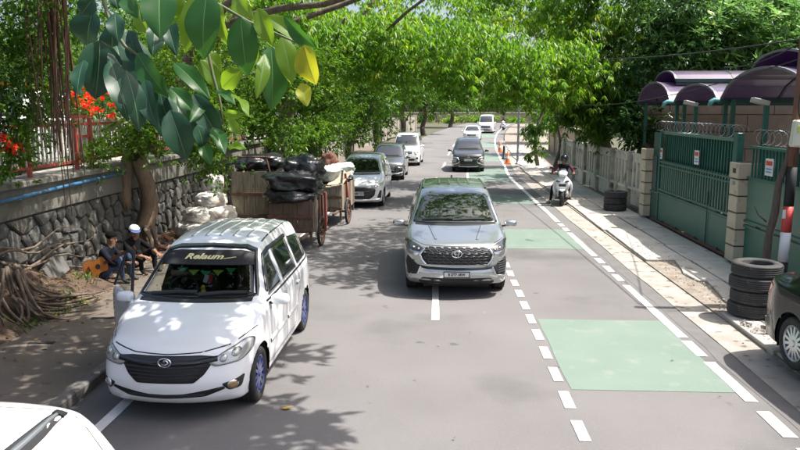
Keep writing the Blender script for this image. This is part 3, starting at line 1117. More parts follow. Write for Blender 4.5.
# narrow door by the far pillar
dr = empty('steel_door', (GX, 21.1, .12), 0, 'narrow dark green steel door beside the far cream pillar', 'door')
add(MB().box((GX + .02, 21.12, .50), (.04, .74, .76)).build('lower_sheet', M_gate_d), dr)
add(MB().box((GX + .03, 21.12, 1.42), (.04, .74, 1.05)).build('upper_sheet', M_panelg), dr)
add(MB().box((GX + .0, 21.12, .91), (.06, .76, .05)).build('rail', M_gate), dr)
add(MB().box((GX + .0, 21.0, 1.42), (.05, .03, 1.05)).build('rail', M_gate), dr)
add(MB().box((GX + .04, 21.12, 2.28), (.03, .76, .66)).build('transom', M_gate_d), dr)

# second gate to the right of the near pillar
g2 = empty('swing_gate', (GX, 12.5, .12), 0, 'green gate with pale sheet panel right of the near cream pillar', 'gate')
a, b = 9.6, 14.9
add(MB().box((GX + .02, (a + b) / 2, .52), (.04, b - a, .80)).build('lower_sheet', M_gate), g2)
add(MB().box((GX + .02, (a + b) / 2, 1.43), (.04, b - a, .90)).build('middle_sheet', M_gate_l), g2)
for z in (.92, 1.02, 1.90, 2.52):
    add(MB().box((GX - .01, (a + b) / 2, z), (.06, b - a, .05)).build('rail', M_gate), g2)
b0 = None
y = a + .1
while y < b - .05:
    if b0 is None:
        b0 = MB().box((0, 0, 0), (.028, .03, .64)).build('bar', M_gate); o = b0
    else:
        o = b0.copy(); COL.objects.link(o)
    o.location = (GX - .01, y, 2.21); add(o, g2)
    y += .14
add(MB().box((GX + .22, (a + b) / 2, 2.2), (.02, b - a, .66)).build('back_sheet', M_gate_d), g2)
small_sign('notice_plate', 13.92, 2.18, .32, .32, 'white notice on the green gate right of the near pillar', GX - .05)

# razor wire coils above the gates
def coil(y0, y1, x, z, r, label):
    pts = []
    n = int((y1 - y0) / .26 * 12)
    for k in range(n + 1):
        t = k / 12 * 2 * math.pi
        pts.append((x + r * math.cos(t), y0 + (y1 - y0) * k / n + .02 * math.sin(t * .37), z + r * math.sin(t)))
    o = MB().tube(pts, .005, 4, False).build('wire_coil', mat('wire_steel', (.30, .32, .34), .4, metal=.8))
    tag(o, label, 'wire', 'coiled wire above the gates')
coil(15.6, 21.3, GX + .10, 2.80, .14, 'coiled steel wire along the top of the sliding gate')
coil(10.0, 14.8, GX + .10, 2.72, .15, 'coiled steel wire above the gate right of the near pillar')

# ---- cream concrete fence farther on
M_fence = mat('fence_cream', (.66, .62, .53), .85, (.57, .53, .45), 2, bump=.25, bscale=30, spots=[((.17, .16, .13), 2.6, .58, .14), ((.12, .12, .10), 8, .66, .06)])
M_fpost = mat('fence_post', (.46, .43, .37), .85, (.28, .26, .22), 2.6, spots=[((.10, .10, .09), 3, .60, .1)])
fen = empty('concrete_fence', (6.2, 28, .12), 0, 'cream concrete panel fence with slots beyond the far pillar', 'fence')
fy = 22.15
while fy < 36.5:
    fx = lambda y: lerp(6.26, 5.98, (y - 22) / 12) + .28
    add(MB().box((fx(fy), fy + .1, 1.0), (.20, .20, 1.80)).build('fence_post', M_fpost, bevel=.01), fen)
    c = fy + 1.2
    xx = fx(c)
    # panel with four slots: rails and stiles around openings, a recessed back behind them
    add(MB().box((xx + .04, c, .40), (.09, 2.0, .56)).build('panel_base', M_fence), fen)
    add(MB().box((xx - .03, c, .70), (.16, 2.0, .07)).build('panel_ledge', M_fence), fen)
    add(MB().box((xx + .05, c, 1.67), (.09, 2.0, .22)).build('panel_head', M_fence), fen)
    add(MB().box((xx + .10, c, 1.14), (.04, 2.0, .84)).build('panel_back', M_fpost), fen)
    add(MB().box((xx + .05, c, 1.81), (.14, 2.0, .06)).build('panel_cap', M_fence), fen)
    for k in range(5):
        w = .22 if k in (0, 4) else .20
        add(MB().box((xx + .045, c - .89 + k * .445, 1.145), (.085, w, .83)).build('panel_stile', M_fence), fen)
    fy += 2.2
M_tan = mat('tan_wall', (.42, .34, .24), .85, (.34, .275, .20), 1.5, bump=.2, bscale=25, spots=[((.22, .18, .135), 2, .62, .12)])
w3 = empty('tan_boundary_wall', (8.3, 47, .1), R(-3), 'tan wall far down the right pavement behind the lamp post', 'wall')
MB().box((0, 0, 1.0), (.25, 20, 2.0)).build('wall_panel', M_tan, w3)
MB().box((0, 0, 2.04), (.35, 20.1, .08)).build('coping', M_tan, w3)
for k in range(6): MB().box((-.15, -9 + k * 3.6, 1.0), (.12, .3, 2.0)).build('pier', M_tan, w3)

# ---- house wall under the canopies
M_block = mat('house_tan', (.22, .175, .135), .9, (.18, .145, .11), 1.2, bump=.15, bscale=30, spots=[((.27, .22, .17), 1.4, .6, .15)])
hs = empty('house', (12, 26, .1), 0, 'tan block house wall under the purple vaulted canopies', 'building')
add(MB().box((13.0, 26.4, 1.9), (11.4, .3, 3.8)).build('wall', mat('mortar_tan', (.20, .165, .13), .95)), hs)
add(MB().box((18.6, 17.5, 1.9), (.3, 18, 3.8)).build('wall', M_block), hs)
row = 0
z = .1
while z < 3.7:
    x = 7.32 + (0 if row % 2 == 0 else -.9)
    while x < 18.2:
        xa, xb = max(x, 7.32), min(x + 1.78, 18.3)
        if xb - xa > .1:
            add(MB().box(((xa + xb) / 2, 26.22, z + .29), (xb - xa, .07, .575)).build('block', M_block), hs)
        x += 1.80
    z += .60; row += 1
MB().box((12.5, 17, .10), (12.3, 19.5, .10)).build('yard', mat('yard_floor', (.16, .15, .14), .9, (.12, .115, .105), 2))['kind'] = 'structure'

# ---- purple vaulted canopies on green posts
m, nt, bs = nodes_of('polycarbonate')
setin(bs, Base_Color=(.085, .05, .12, 1), Roughness=.3, Specular_IOR_Level=.6, Coat_Weight=.6, Coat_Roughness=.12)
tcn = nt.nodes.new('ShaderNodeTexCoord'); nz = nt.nodes.new('ShaderNodeTexNoise'); nz.inputs['Scale'].default_value = 2.5; nz.inputs['Detail'].default_value = 7
mx = nt.nodes.new('ShaderNodeMix'); mx.data_type = 'RGBA'; mx.inputs[6].default_value = (.11, .075, .145, 1); mx.inputs[7].default_value = (.22, .17, .23, 1)
nt.links.new(tcn.outputs['Object'], nz.inputs['Vector']); nt.links.new(nz.outputs['Fac'], mx.inputs[0]); nt.links.new(mx.outputs[2], bs.inputs['Base Color'])
trl = nt.nodes.new('ShaderNodeBsdfTranslucent'); trl.inputs[0].default_value = (.16, .09, .24, 1)
ms = nt.nodes.new('ShaderNodeMixShader'); ms.inputs[0].default_value = .25
nt.links.new(bs.outputs[0], ms.inputs[1]); nt.links.new(trl.outputs[0], ms.inputs[2]); nt.links.new(ms.outputs[0], nt.nodes['Material Output'].inputs['Surface'])
M_poly = m
M_rib = mat('canopy_rib', (.03, .045, .045), .4)
M_edge = mat('canopy_edge', (.22, .20, .23), .4, metal=.3)
M_pipe2 = mat('downpipe_teal', (.12, .33, .32), .5)

def vault(root, ya, yb, x0, x1, z0, rise, ribs=True, npan=4, name='roof_sheet'):
    n = 12
    span = yb - ya
    def arc(t, dz=0.0):
        a = math.pi * t
        y = ya + span * (0.5 - 0.5 * math.cos(a)) if False else ya + span * t
        u = 2 * t - 1
        return (y, z0 + rise * math.sqrt(max(0, 1 - (u * .97) ** 2)) + dz - rise * .24)
    pts = [arc(k / n) for k in range(n + 1)]
    def strip(xa, xb, th, off):
        mb = MB()
        V = []
        for x in (xa, xb):
            for d in (off, off - th):
                for (y, z) in pts: V.append((x, y, z + d))
        m_ = n + 1
        F = []
        for k in range(n):
            F += [(k, k + 1, 2 * m_ + k + 1, 2 * m_ + k), (m_ + k, 3 * m_ + k, 3 * m_ + k + 1, m_ + k + 1), (k, m_ + k, m_ + k + 1, k + 1), (2 * m_ + k, 2 * m_ + k + 1, 3 * m_ + k + 1, 3 * m_ + k)]
        F += [(0, 2 * m_, 3 * m_, m_), (n, m_ + n, 3 * m_ + n, 2 * m_ + n)]
        mb.v = V; mb.f = F
        return mb
    w = (x1 - x0) / npan
    for k in range(npan):
        add(strip(x0 + k * w + .02, x0 + (k + 1) * w - .02, .012, 0).build(name, M_poly, smooth=False), root)
    for k in range(npan + 1):
        xc = x0 + k * w
        add(strip(xc - .03, xc + .03, .05, .012).build('rib', M_edge if k == 0 else M_rib), root)
    for t in (0.0, 1.0):
        y, z = arc(t)
        add(MB().box(((x0 + x1) / 2, y, z - .05), (x1 - x0, .08, .10)).build('eave_beam', M_gate_d), root)

def canopy(ya, yb, x0, x1, z0, rise, label, upper=True):
    r = empty('canopy', (x0 + .2, (ya + yb) / 2, .1), 0, label, 'canopy', 'purple vaulted canopies')
    vault(r, ya, yb, x0, x1, z0, rise)
    if upper:
        m_ = (ya + yb) / 2; h = (yb - ya) * .30
        vault(r, m_ - h, m_ + h, x0 + .35, x1, z0 + rise * .76 + .06, rise * .46, npan=3, name='raised_sheet')
        for s in (-1, 1):
            add(MB().box(((x0 + .35 + x1) / 2, m_ + s * h * .96, z0 + rise * .70), (x1 - x0 - .4, .03, .16)).build('clerestory', M_rib), r)
    for (px, py) in ((x0 + .25, ya + .15), (x0 + .25, yb - .15), (x1 - .3, ya + .15), (x1 - .3, yb - .15)):
        add(MB().box((px, py, (z0 + .1) / 2), (.09, .09, z0 - .12)).build('post', M_gate), r)
    g = MB().tube([(x0 + .25, ya - .0, z0 - .02), (x0 - .10, ya, z0 - .0), (x0 - .18, ya, z0 - .05), (x0 - .20, ya, z0 - .15)], .06, 10)
    add(g.build('gutter_spout', M_pipe2, smooth=True), r)
    return r
canopy(14.1, 18.55, 7.05, 12.6, 3.52, .86, 'nearest and largest purple vaulted canopy above the gates')
canopy(18.72, 22.1, 7.05, 11.6, 3.50, .60, 'middle purple vaulted canopy, lower than the nearest one', False)
canopy(22.3, 25.9, 7.0, 12.6, 3.50, .84, 'farthest purple vaulted canopy next to the dark trees')
canopy(9.4, 13.9, 7.05, 12.6, 3.52, .86, 'purple vaulted canopy cut by the right edge', True)

# floodlights on green posts
for (y, lab) in ((15.55, 'small floodlight on a green post behind the near pillar'), (19.7, 'small floodlight on a green post behind the sliding gate')):
    f = empty('floodlight', (6.85, y, .12), 0, lab, 'floodlight', 'floodlights behind the gates')
    MB().box((0, 0, 1.66), (.09, .09, 3.3)).build('post', M_gate, f)
    MB().box((-.14, 0, 3.30), (.34, .20, .10), roty(R(14))).build('lamp_head', mat('lamp_grey', (.35, .34, .30), .5), f, bevel=.01)

# ---- leaning utility poles, meter box and painted band
M_wood = mat('pole_rust', (.20, .085, .05), .8, (.13, .07, .048), 6, bump=.5, bscale=25, stretch=(6, 6, .6), spots=[((.07, .05, .04), 4, .6, .08)])
M_bark = mat('pole_bark', (.085, .065, .05), .95, (.13, .10, .08), 10, bump=.8, bscale=20, stretch=(4, 4, .7))
pole = empty('utility_pole', (5.62, 11.75, .1), 0, 'rusty leaning utility pole with a red and white painted band', 'pole')
def tp(z): return Vector((0.0 + .022 * z, .02 * z, z))
for nm, z0, z1, mm, r in (('shaft', -.1, .72, 'matte_black', .075), ('white_band', .72, 1.20, 'sign_white', .078), ('red_band', 1.20, 1.62, 'sign_red', .078), ('black_band', 1.62, 2.25, 'matte_black', .076), ('shaft', 2.25, 4.4, 'pole_rust', .072)):
    MB().tube([tp(z0), tp((z0 + z1) / 2), tp(z1)], r, 12).build(nm, MATS[mm], pole, True)
MB().box(tp(1.50) + Vector((-.08, -.05, 0)), (.05, .012, .14)).build('paper_tag', M_sign, pole)
bx_ = MB().box((0, 0, 0), (.30, .16, .42), roty(R(5))).build('meter_box', mat('meter_plastic', (.58, .58, .48), .5), pole, bevel=.025)
bx_.location = tp(2.78) + Vector((.02, -.16, 0))
b2 = MB().box((.0, -.084, .07), (.24, .012, .09), roty(R(5))).build('meter_label', mat('meter_label', (.45, .52, .12), .5), bx_)
vine = empty('tree_stake', (5.36, 11.9, .1), 0, 'thin dark bark trunk leaning beside the banded pole', 'post')
MB().tube([(.04, 0, -.1), (.06, 0, .5), (.08, .0, 1.1), (.15, 0, 1.5), (.17, .0, 2.0), (.25, -.05, 2.35), (.29, -.06, 2.9)], [.075, .066, .06, .065, .055, .045, .03], 9).build('trunk', M_bark, vine, True)
MB().tube([(.02, 0, 1.35), (-.12, -.02, 1.46), (-.2, -.03, 1.6)], [.015, .01, .006], 6).build('twig', M_bark, vine, True)

# wires
M_wire = mat('wire_black', (.02, .02, .02), .6)
def wire(p0, p1, sag, label, r=.012, n=14):
    pts = []
    for k in range(n + 1):
        t = k / n
        p = Vector(p0).lerp(Vector(p1), t); p.z -= sag * 4 * t * (1 - t); pts.append(p)
    tag(MB().tube(pts, r, 5, False).build('overhead_wire', M_wire), label, 'wire', 'overhead wires on the right')
wire((5.72, 11.95, 4.05), (5.0, 30.0, 3.55), .35, 'lowest black wire running from the pole past the canopies', .010)
wire((5.72, 11.95, 4.35), (5.2, 44.0, 7.0), .5, 'upper black wire crossing in front of the dark trees', .014)
wire((5.72, 11.95, 4.3), (7.1, 18.6, 4.3), .12, 'black wire from the pole to the nearest canopy', .012)
wp2 = []
for k in range(25):
    a = -math.pi * .5 + k / 24 * 2.2 * math.pi
    wp2.append((5.72 + .12 * math.cos(a), 11.62, 3.35 + .30 * math.sin(a)))
tag(MB().tube(wp2, .012, 6, False).build('wire_loop', M_wire, smooth=True), 'black looped cable hanging at the top of the rusty pole', 'cable')

# ---- tyre stacks
def tyre_mesh(r=.36, w=.215):
    prof = [(r * .60, -w * .40), (r * .66, -w * .5), (r * .84, -w * .52), (r * .96, -w * .44), (r, -w * .30)]
    for z in (-.2, -.05, .1, .25):
        prof += [(r, w * z), (r * .975, w * (z + .02)), (r * .975, w * (z + .05)), (r, w * (z + .07))]
    prof += [(r * .96, w * .44), (r * .84, w * .52), (r * .66, w * .5), (r * .60, w * .40), (r * .62, 0)]
    return MB().lathe(prof, 40, None, True)
M_tyre2 = mat('old_tyre', (.030, .030, .031), .75, (.055, .053, .050), 6, bump=.2, bscale=60, spots=[((.11, .10, .09), 7, .64, .08)])
def stack(x, y, z, n, names, r, w, grp):
    for k in range(n):
        t = tyre_mesh(r, w).build('tyre', M_tyre2, smooth=True)
        t.location = (x + random.uniform(-.02, .02), y + random.uniform(-.02, .02), z + w * .52 + k * w * 1.02)
        t.rotation_euler = (random.uniform(-.012, .012), random.uniform(-.012, .012), random.uniform(0, 3))
        tag(t, names[k], 'tyre', grp)
stack(4.97, 11.2, .085, 4, ['lowest tyre of the tall stack by the near gate', 'second tyre from the ground in the tall near stack', 'third tyre from the ground in the tall near stack', 'top tyre of the tall stack with its dark hole showing'], .37, .205, 'tall tyre stack by the near gate')
stack(5.74, 23.2, .085, 3, ['lowest tyre of the small stack by the cream fence', 'middle tyre of the small stack by the cream fence', 'top tyre of the small stack with a stick in it'], .36, .20, 'small tyre stack by the cream fence')
st = MB().tube([(5.70, 23.3, .5), (5.76, 23.32, .9), (5.86, 23.3, 1.15)], [.025, .022, .018], 7).build('stick', mat('stick_wood', (.34, .26, .17), .9))
tag(st, 'short pale stick standing in the small tyre stack', 'stick')

# ---- traffic cones, post, lamp post
M_cone = mat('cone_orange', (.72, .16, .035), .6)
M_conew = mat('cone_white', (.75, .75, .72), .6)
def cone(x, y, label):
    z = road_e(y)
    r = empty('traffic_cone', (x, y, z), 0, label, 'cone', 'orange cones by the far pavement')
    MB().box((0, 0, .03), (.42, .42, .06)).build('base', M_cone, r, bevel=.01)
    MB().lathe([(.16, .06), (.11, .34)], 16).build('cone_body', M_cone, r, True)
    MB().lathe([(.112, .34), (.082, .50)], 16).build('cone_band', M_conew, r, True)
    MB().lathe([(.083, .50), (.03, .80), (.001, .805)], 16).build('cone_tip', M_cone, r, True)
cone(4.32, 44.2, 'nearer orange traffic cone beside the dark post')
cone(4.72, 54.3, 'farther orange traffic cone beside the dark post')
bo = empty('road_post', (4.42, 47.8, road_e(47.8)), 0, 'short dark post standing between the two orange cones', 'post')
MB().lathe([(.001, .9), (.06, .9), (.075, .8), (.085, .12), (.16, .08), (.17, 0), (.001, 0)], 14).build('post_body', MATS['black_plastic'], bo, True)
lp_ = empty('lamp_post', (4.75, 42.6, .1), 0, 'thin grey lamp post on the far right pavement', 'lamp post')
M_galv = mat('galvanised', (.42, .43, .43), .5, metal=.5)
MB().lathe([(.17, 0), (.17, .05), (.075, .08), (.07, 1.2), (.05, 7.0)], 12).build('pole', M_galv, lp_, True)
MB().tube([(0, 0, 6.9), (-.5, 0, 7.4), (-1.5, 0, 7.55)], [.05, .04, .035], 8).build('arm', M_galv, lp_, True)
MB().box((-1.7, 0, 7.52), (.6, .2, .1)).build('lamp_head', M_galv, lp_, bevel=.02)
sg = empty('hanging_sign', (5.95, 36.4, .1), 0, 'small red board hanging on the thin tree by the pavement', 'sign')
MB().box((-.1, -.1, 3.35), (.5, .03, .3), roty(R(20))).build('board', M_signr, sg)
# ================================================================== trees and leaves
M_trunk = mat('bark_brown', (.10, .075, .055), .95, (.16, .125, .095), 4, bump=.9, bscale=14, stretch=(3, 3, .6), spots=[((.05, .042, .032), 6, .58, .1)])
M_trunk2 = mat('bark_pale', (.24, .17, .11), .95, (.16, .115, .08), 3, bump=.8, bscale=12, stretch=(3, 3, .7), spots=[((.08, .06, .045), 5, .6, .1)])
M_root = mat('root_bark', (.17, .125, .09), .95, (.10, .075, .055), 8, bump=.6, bscale=25)
M_aroot = mat('aerial_root', (.17, .085, .055), .9, (.10, .055, .04), 6)
L_bright = leaf_mat('leaf_bright', (.06, .155, .018), (.14, .265, .03), (.30, .34, .05), .52)
L_mid = leaf_mat('leaf_mid', (.035, .095, .013), (.095, .185, .02), (.17, .23, .03), .45)
L_dark = leaf_mat('leaf_dark', (.022, .064, .018), (.058, .125, .032), (.10, .18, .045), .36, .35)
L_whorl = leaf_mat('leaf_whorl', (.065, .15, .045), (.17, .30, .09), (.36, .48, .18), .42, .3, .6)
L_droop = leaf_mat('leaf_droop', (.035, .10, .014), (.10, .19, .02), (.34, .32, .03), .45, .35)
L_litter = leaf_mat('leaf_litter', (.10, .055, .03), (.20, .13, .05), (.45, .35, .05), .1, .8)
L_flower = leaf_mat('flower_red', (.55, .035, .02), (.75, .07, .03), (.8, .15, .05), .35, .6)
L_grass = leaf_mat('grass_green', (.05, .10, .02), (.10, .17, .03), None, .3)

def leaf_mesh(name, P, D, Nn, Ln, Wd, rnd, fold=.18, droop=.15, m=None, parent=None, hi=False):
    """one mesh of folded leaf blades: base points P, directions D, blade normals Nn"""
    n = len(P)
    S = np.cross(D, Nn); S /= (np.linalg.norm(S, axis=1, keepdims=True) + 1e-9)
    Nn = np.cross(S, D)
    Ln = Ln[:, None]; Wd = Wd[:, None]
    v0 = P
    down = np.array([[0, 0, -1.0]])
    if hi:
        q = 6
        V = np.empty((n, q, 3))
        V[:, 0] = v0
        V[:, 1] = P + D * Ln * .38 + S * Wd * .5 + Nn * Wd * fold + down * Ln * droop * .15
        V[:, 2] = P + D * Ln * .75 + S * Wd * .36 + Nn * Wd * fold * .7 + down * Ln * droop * .6
        V[:, 3] = P + D * Ln + down * Ln * droop
        V[:, 4] = P + D * Ln * .75 - S * Wd * .36 + Nn * Wd * fold * .7 + down * Ln * droop * .6
        V[:, 5] = P + D * Ln * .38 - S * Wd * .5 + Nn * Wd * fold + down * Ln * droop * .15
        F = np.array([[0, 1, 2, 3], [0, 3, 4, 5]]); fs = 4
    else:
        q = 4
        V = np.empty((n, q, 3))
        V[:, 0] = v0
        V[:, 1] = P + D * Ln * .48 + S * Wd * .5 + Nn * Wd * fold + down * Ln * droop * .3
        V[:, 2] = P + D * Ln + down * Ln * droop
        V[:, 3] = P + D * Ln * .48 - S * Wd * .5 + Nn * Wd * fold + down * Ln * droop * .3
        F = np.array([[0, 1, 2], [0, 2, 3]]); fs = 3
    FF = (F[None] + (np.arange(n) * q)[:, None, None]).reshape(-1, fs)
    me = bpy.data.meshes.new(name)
    me.vertices.add(n * q); me.vertices.foreach_set('co', V.reshape(-1).astype(np.float32))
    me.loops.add(FF.size); me.loops.foreach_set('vertex_index', FF.reshape(-1).astype(np.int32))
    me.polygons.add(len(FF)); me.polygons.foreach_set('loop_start', (np.arange(len(FF)) * fs).astype(np.int32))
    me.update(calc_edges=True)
    at = me.attributes.new('rnd', 'FLOAT', 'FACE')
    at.data.foreach_set('value', np.repeat(rnd, 2).astype(np.float32))
    me.materials.append(m)
    return link_mesh(name, me, parent)

def unit(a): return a / (np.linalg.norm(a, axis=1, keepdims=True) + 1e-9)

def crown(parent, blobs, m, leaf=.2, width=.07, per=6, style='tuft', droop=.25, clump=.45, dens=1.0, name='crown', tone=.5, seed=1, hi=False):
    """blobs: (centre, radii, twig count). Twigs gather in clumps inside each blob, leaves sit at the twigs."""
    rg = np.random.default_rng(seed)
    P = []; D = []; RN = []; NN = []
    for (c, r, k) in blobs:
        k = int(k * dens)
        nc = max(3, k // 22)
        u = unit(rg.normal(size=(nc, 3))) * (rg.random((nc, 1)) ** .45)
        cc = np.array(c) + u * np.array(r)
        ctone = rg.random(nc)
        idx = rg.integers(0, nc, k)
        off = rg.normal(size=(k, 3)) * clump * (.6 + .8 * rg.random((k, 1)))
        off[:, 2] *= .65
        tw = cc[idx] + off
        outw = unit(off + (cc[idx] - np.array(c)) * .35 + np.array([0, 0, .1]))
        for j in range(per):
            if style == 'tuft':
                d = unit(outw * .7 + rg.normal(size=(k, 3)) * .65 + np.array([0, 0, -droop]))
                p = tw + rg.normal(size=(k, 3)) * leaf * .25
            elif style == 'droop':
                ang = 2 * np.pi * (j / per + rg.random(k) * .3)
                d = np.stack([np.cos(ang) * .65, np.sin(ang) * .65, -.35 - .6 * rg.random(k)], 1)
                d = unit(d + rg.normal(size=(k, 3)) * .12); p = tw
            else:  # whorl: leaves radiate like a star round the twig tip
                ang = 2 * np.pi * (j / per) + rg.random(k) * .35
                up = outw * .4 + np.array([0, 0, .55]); up = unit(up + rg.normal(size=(k, 3)) * .25)
                a = unit(np.cross(up, np.array([.3, .9, .2]))); b = np.cross(up, a)
                d = unit(a * np.cos(ang)[:, None] + b * np.sin(ang)[:, None] + up * (.28 + .25 * rg.random((k, 1)))); p = tw
            nn = unit(np.array([0, 0, 1.0]) + rg.normal(size=(k, 3)) * .45)
            P.append(p); D.append(d); NN.append(nn)
            RN.append(np.clip(ctone[idx] * .55 + rg.random(k) * .6 + (tone - .5) - .05, 0, 1))
    P = np.concatenate(P); D = np.concatenate(D); NN = np.concatenate(NN); RN = np.concatenate(RN)
    n = len(P)
    Ln = leaf * (.65 + .6 * rg.random(n)); Wd = width * (.7 + .5 * rg.random(n))
    return leaf_mesh(name, P, D, NN, Ln, Wd, RN, droop=droop * .6, m=m, parent=parent, hi=hi)

def limb(parent, p0, p1, r0, r1, m, wob=.25, n=9, seed=0, name='limb', sag=0.0):
    rr = random.Random(seed)
    p0 = Vector(p0); p1 = Vector(p1)
    L = (p1 - p0).length
    ph = [rr.uniform(0, 6.28) for _ in range(6)]
    pts = []; rad = []
    for k in range(n + 1):
        t = k / n
        p = p0.lerp(p1, t)
        a = wob * L * .14 * math.sin(math.pi * t)
        p += Vector((math.sin(ph[0] + 5 * t), math.sin(ph[1] + 6 * t), .6 * math.sin(ph[2] + 5 * t))) * a
        p.z += sag * math.sin(math.pi * t)
        pts.append(p); rad.append(lerp(r0, r1, t ** .8))
    return MB().tube(pts, rad, 9).build(name, m, parent, True)

def tree(name, label, base, trunk_top, r, limbs, blobs, lm, group=None, tm=None, cat='tree', seed=1, **kw):
    """base and blobs in world coordinates; the Empty stands at the trunk's foot"""
    root = empty(name, base, 0, label, cat, group)
    B = Vector(base)
    loc = lambda p: Vector(p) - B
    t = limb(root, (0, 0, -.3), loc(trunk_top), r * 1.25, r * .75, tm or M_trunk, .5, 12, seed, 'trunk')
    for k, (p1, rr) in enumerate(limbs):
        limb(root, loc(trunk_top) - Vector((0, 0, .15)), loc(p1), rr, rr * .3, tm or M_trunk, .6, 10, seed * 13 + k)
    crown(root, [(tuple(loc(c)), rad, k) for (c, rad, k) in blobs], lm, seed=seed, **kw)
    return root

# ---- main street tree whose limbs reach over the road
tree('street_tree', 'big bright green street tree with limbs arching over the road', (-5.9, 27.0, .2), (-5.2, 26.6, 4.4), .30,
     [((-1.5, 25.5, 5.6), .16), ((1.5, 26.5, 5.5), .15), ((4.6, 27, 5.2), .13), ((-3.0, 24, 6.2), .13), ((.5, 22, 7.0), .12), ((-2.5, 29, 7.5), .14)],
     [((-3.4, 25.6, 5.6), (1.5, 1.9, 1.3), 620), ((-1.2, 25.0, 5.5), (1.6, 2.0, 1.2), 760), ((1.0, 25.6, 5.3), (1.6, 2.0, 1.1), 760), ((3.1, 26.6, 5.0), (1.5, 2.0, 1.1), 720), ((5.1, 27.4, 4.9), (1.0, 1.6, 1.1), 430),
      ((-2.2, 25.4, 4.5), (1.2, 1.6, .55), 260), ((.6, 25.6, 4.35), (1.5, 1.4, .45), 260), ((3.0, 26.2, 4.1), (1.3, 1.3, .5), 260), ((4.6, 27.0, 3.75), (.8, 1.0, .45), 160),
      ((-2.5, 29.5, 7.4), (3.2, 1.8, 1.2), 420), ((4.6, 29.5, 6.8), (2.2, 1.2, 1.1), 420), ((1.0, 29.8, 6.6), (2.6, 1.4, 1.2), 500), ((.5, 31.5, 8.2), (3.0, 1.2, .9), 380), ((3.6, 31.0, 8.0), (1.6, 1.0, .8), 220), ((5.0, 32.0, 7.2), (1.6, 1.0, 1.2), 420), ((2.4, 32.5, 7.4), (1.6, 1.0, .9), 300)],
     L_bright, leaf=.22, width=.068, per=7, style='droop', droop=.35, clump=.36, seed=3, tone=.55)
# ---- canopy out over the near road, above the frame, that dapples the left lane
tree('street_tree', 'tree behind the white sacks whose high crown shades the left lane', (-8.0, 20.4, 2.0), (-6.6, 19.4, 5.2), .18,
     [((-2.0, 17, 6.4), .13), ((1.0, 16, 7.0), .12), ((-3.5, 20, 6.6), .12), ((2.6, 19, 7.0), .11)],
     [((-3.2, 17.0, 7.2), (2.2, 2.6, .8), 380), ((-.2, 15.8, 7.4), (1.8, 2.4, .8), 420), ((2.2, 17.4, 7.5), (1.6, 2.4, .8), 420), ((2.3, 13.6, 7.5), (1.2, 1.2, .6), 150), ((2.7, 15.6, 7.5), (1.3, 1.6, .6), 300), ((3.9, 18.2, 7.7), (1.1, 2.0, .6), 260), ((3.4, 20.2, 7.6), (1.4, 1.6, .6), 260), ((-4.4, 13.2, 6.9), (1.3, 2.6, .6), 330), ((-4.8, 20.5, 5.8), (1.2, 1.6, 1.1), 300)],
     L_bright, leaf=.22, width=.075, per=7, style='droop', droop=.3, clump=.4, seed=5)
# ---- dense dark-to-mid green trees on the left behind the carts
tree('leafy_tree', 'leafy green tree behind the garbage carts above the stone wall', (-7.9, 22.5, 2.0), (-7.0, 22.3, 3.6), .16,
     [((-5.6, 21.5, 4.2), .09), ((-7.5, 21, 5.0), .09), ((-5.2, 23, 3.6), .08)],
     [((-6.6, 21.6, 4.6), (1.6, 1.6, 1.2), 900), ((-5.0, 22.4, 3.9), (1.2, 1.4, 1.0), 640), ((-5.4, 22.0, 2.9), (1.0, 1.2, .7), 360), ((-8.6, 22.0, 4.6), (1.4, 1.4, 1.4), 700), ((-6.2, 22.5, 6.0), (2.2, 1.6, 1.0), 700), ((-4.6, 21.8, 2.6), (.8, .9, .6), 260), ((-7.0, 20.8, 2.9), (.9, .9, .6), 320), ((-3.9, 23.0, 4.4), (1.0, 1.0, .8), 360)],
     L_mid, leaf=.13, width=.06, per=6, clump=.33, seed=7, tone=.5)
tree('leafy_tree', 'dense green tree left of the light silver carrier', (-5.6, 30.5, .2), (-5.2, 30.3, 2.4), .16,
     [((-4.0, 29.5, 3.6), .08), ((-6.2, 29.8, 3.8), .08), ((-4.8, 31, 4.5), .08)],
     [((-4.6, 29.6, 3.6), (1.5, 1.4, 1.0), 780), ((-6.4, 29.4, 3.6), (1.5, 1.4, 1.3), 780), ((-5.4, 30.0, 5.2), (2.2, 1.5, 1.2), 800), ((-5.3, 29.0, 2.0), (1.3, 1.0, .6), 420), ((-4.2, 28.6, 2.6), (.8, .8, .6), 260), ((-6.8, 28.6, 2.2), (1.0, .9, .8), 320)],
     L_mid, leaf=.15, width=.065, per=6, clump=.36, seed=9, tone=.45)
tree('leafy_tree', 'dark green tree behind the dark grey parked car', (-4.9, 40.5, .2), (-4.6, 40.2, 2.6), .17,
     [((-3.2, 39.5, 3.8), .08), ((-6, 39.8, 4.2), .08)],
     [((-3.8, 39.6, 4.2), (1.7, 1.4, 1.2), 620), ((-6.2, 39.4, 4.0), (1.8, 1.4, 1.5), 640), ((-4.6, 40.4, 6.2), (2.6, 1.8, 1.6), 640), ((-4.8, 39.2, 2.3), (1.6, 1.0, .8), 380), ((-6.6, 38.6, 1.6), (1.4, 1.0, .9), 300)],
     L_mid, leaf=.2, width=.085, per=6, clump=.42, seed=11, tone=.35)
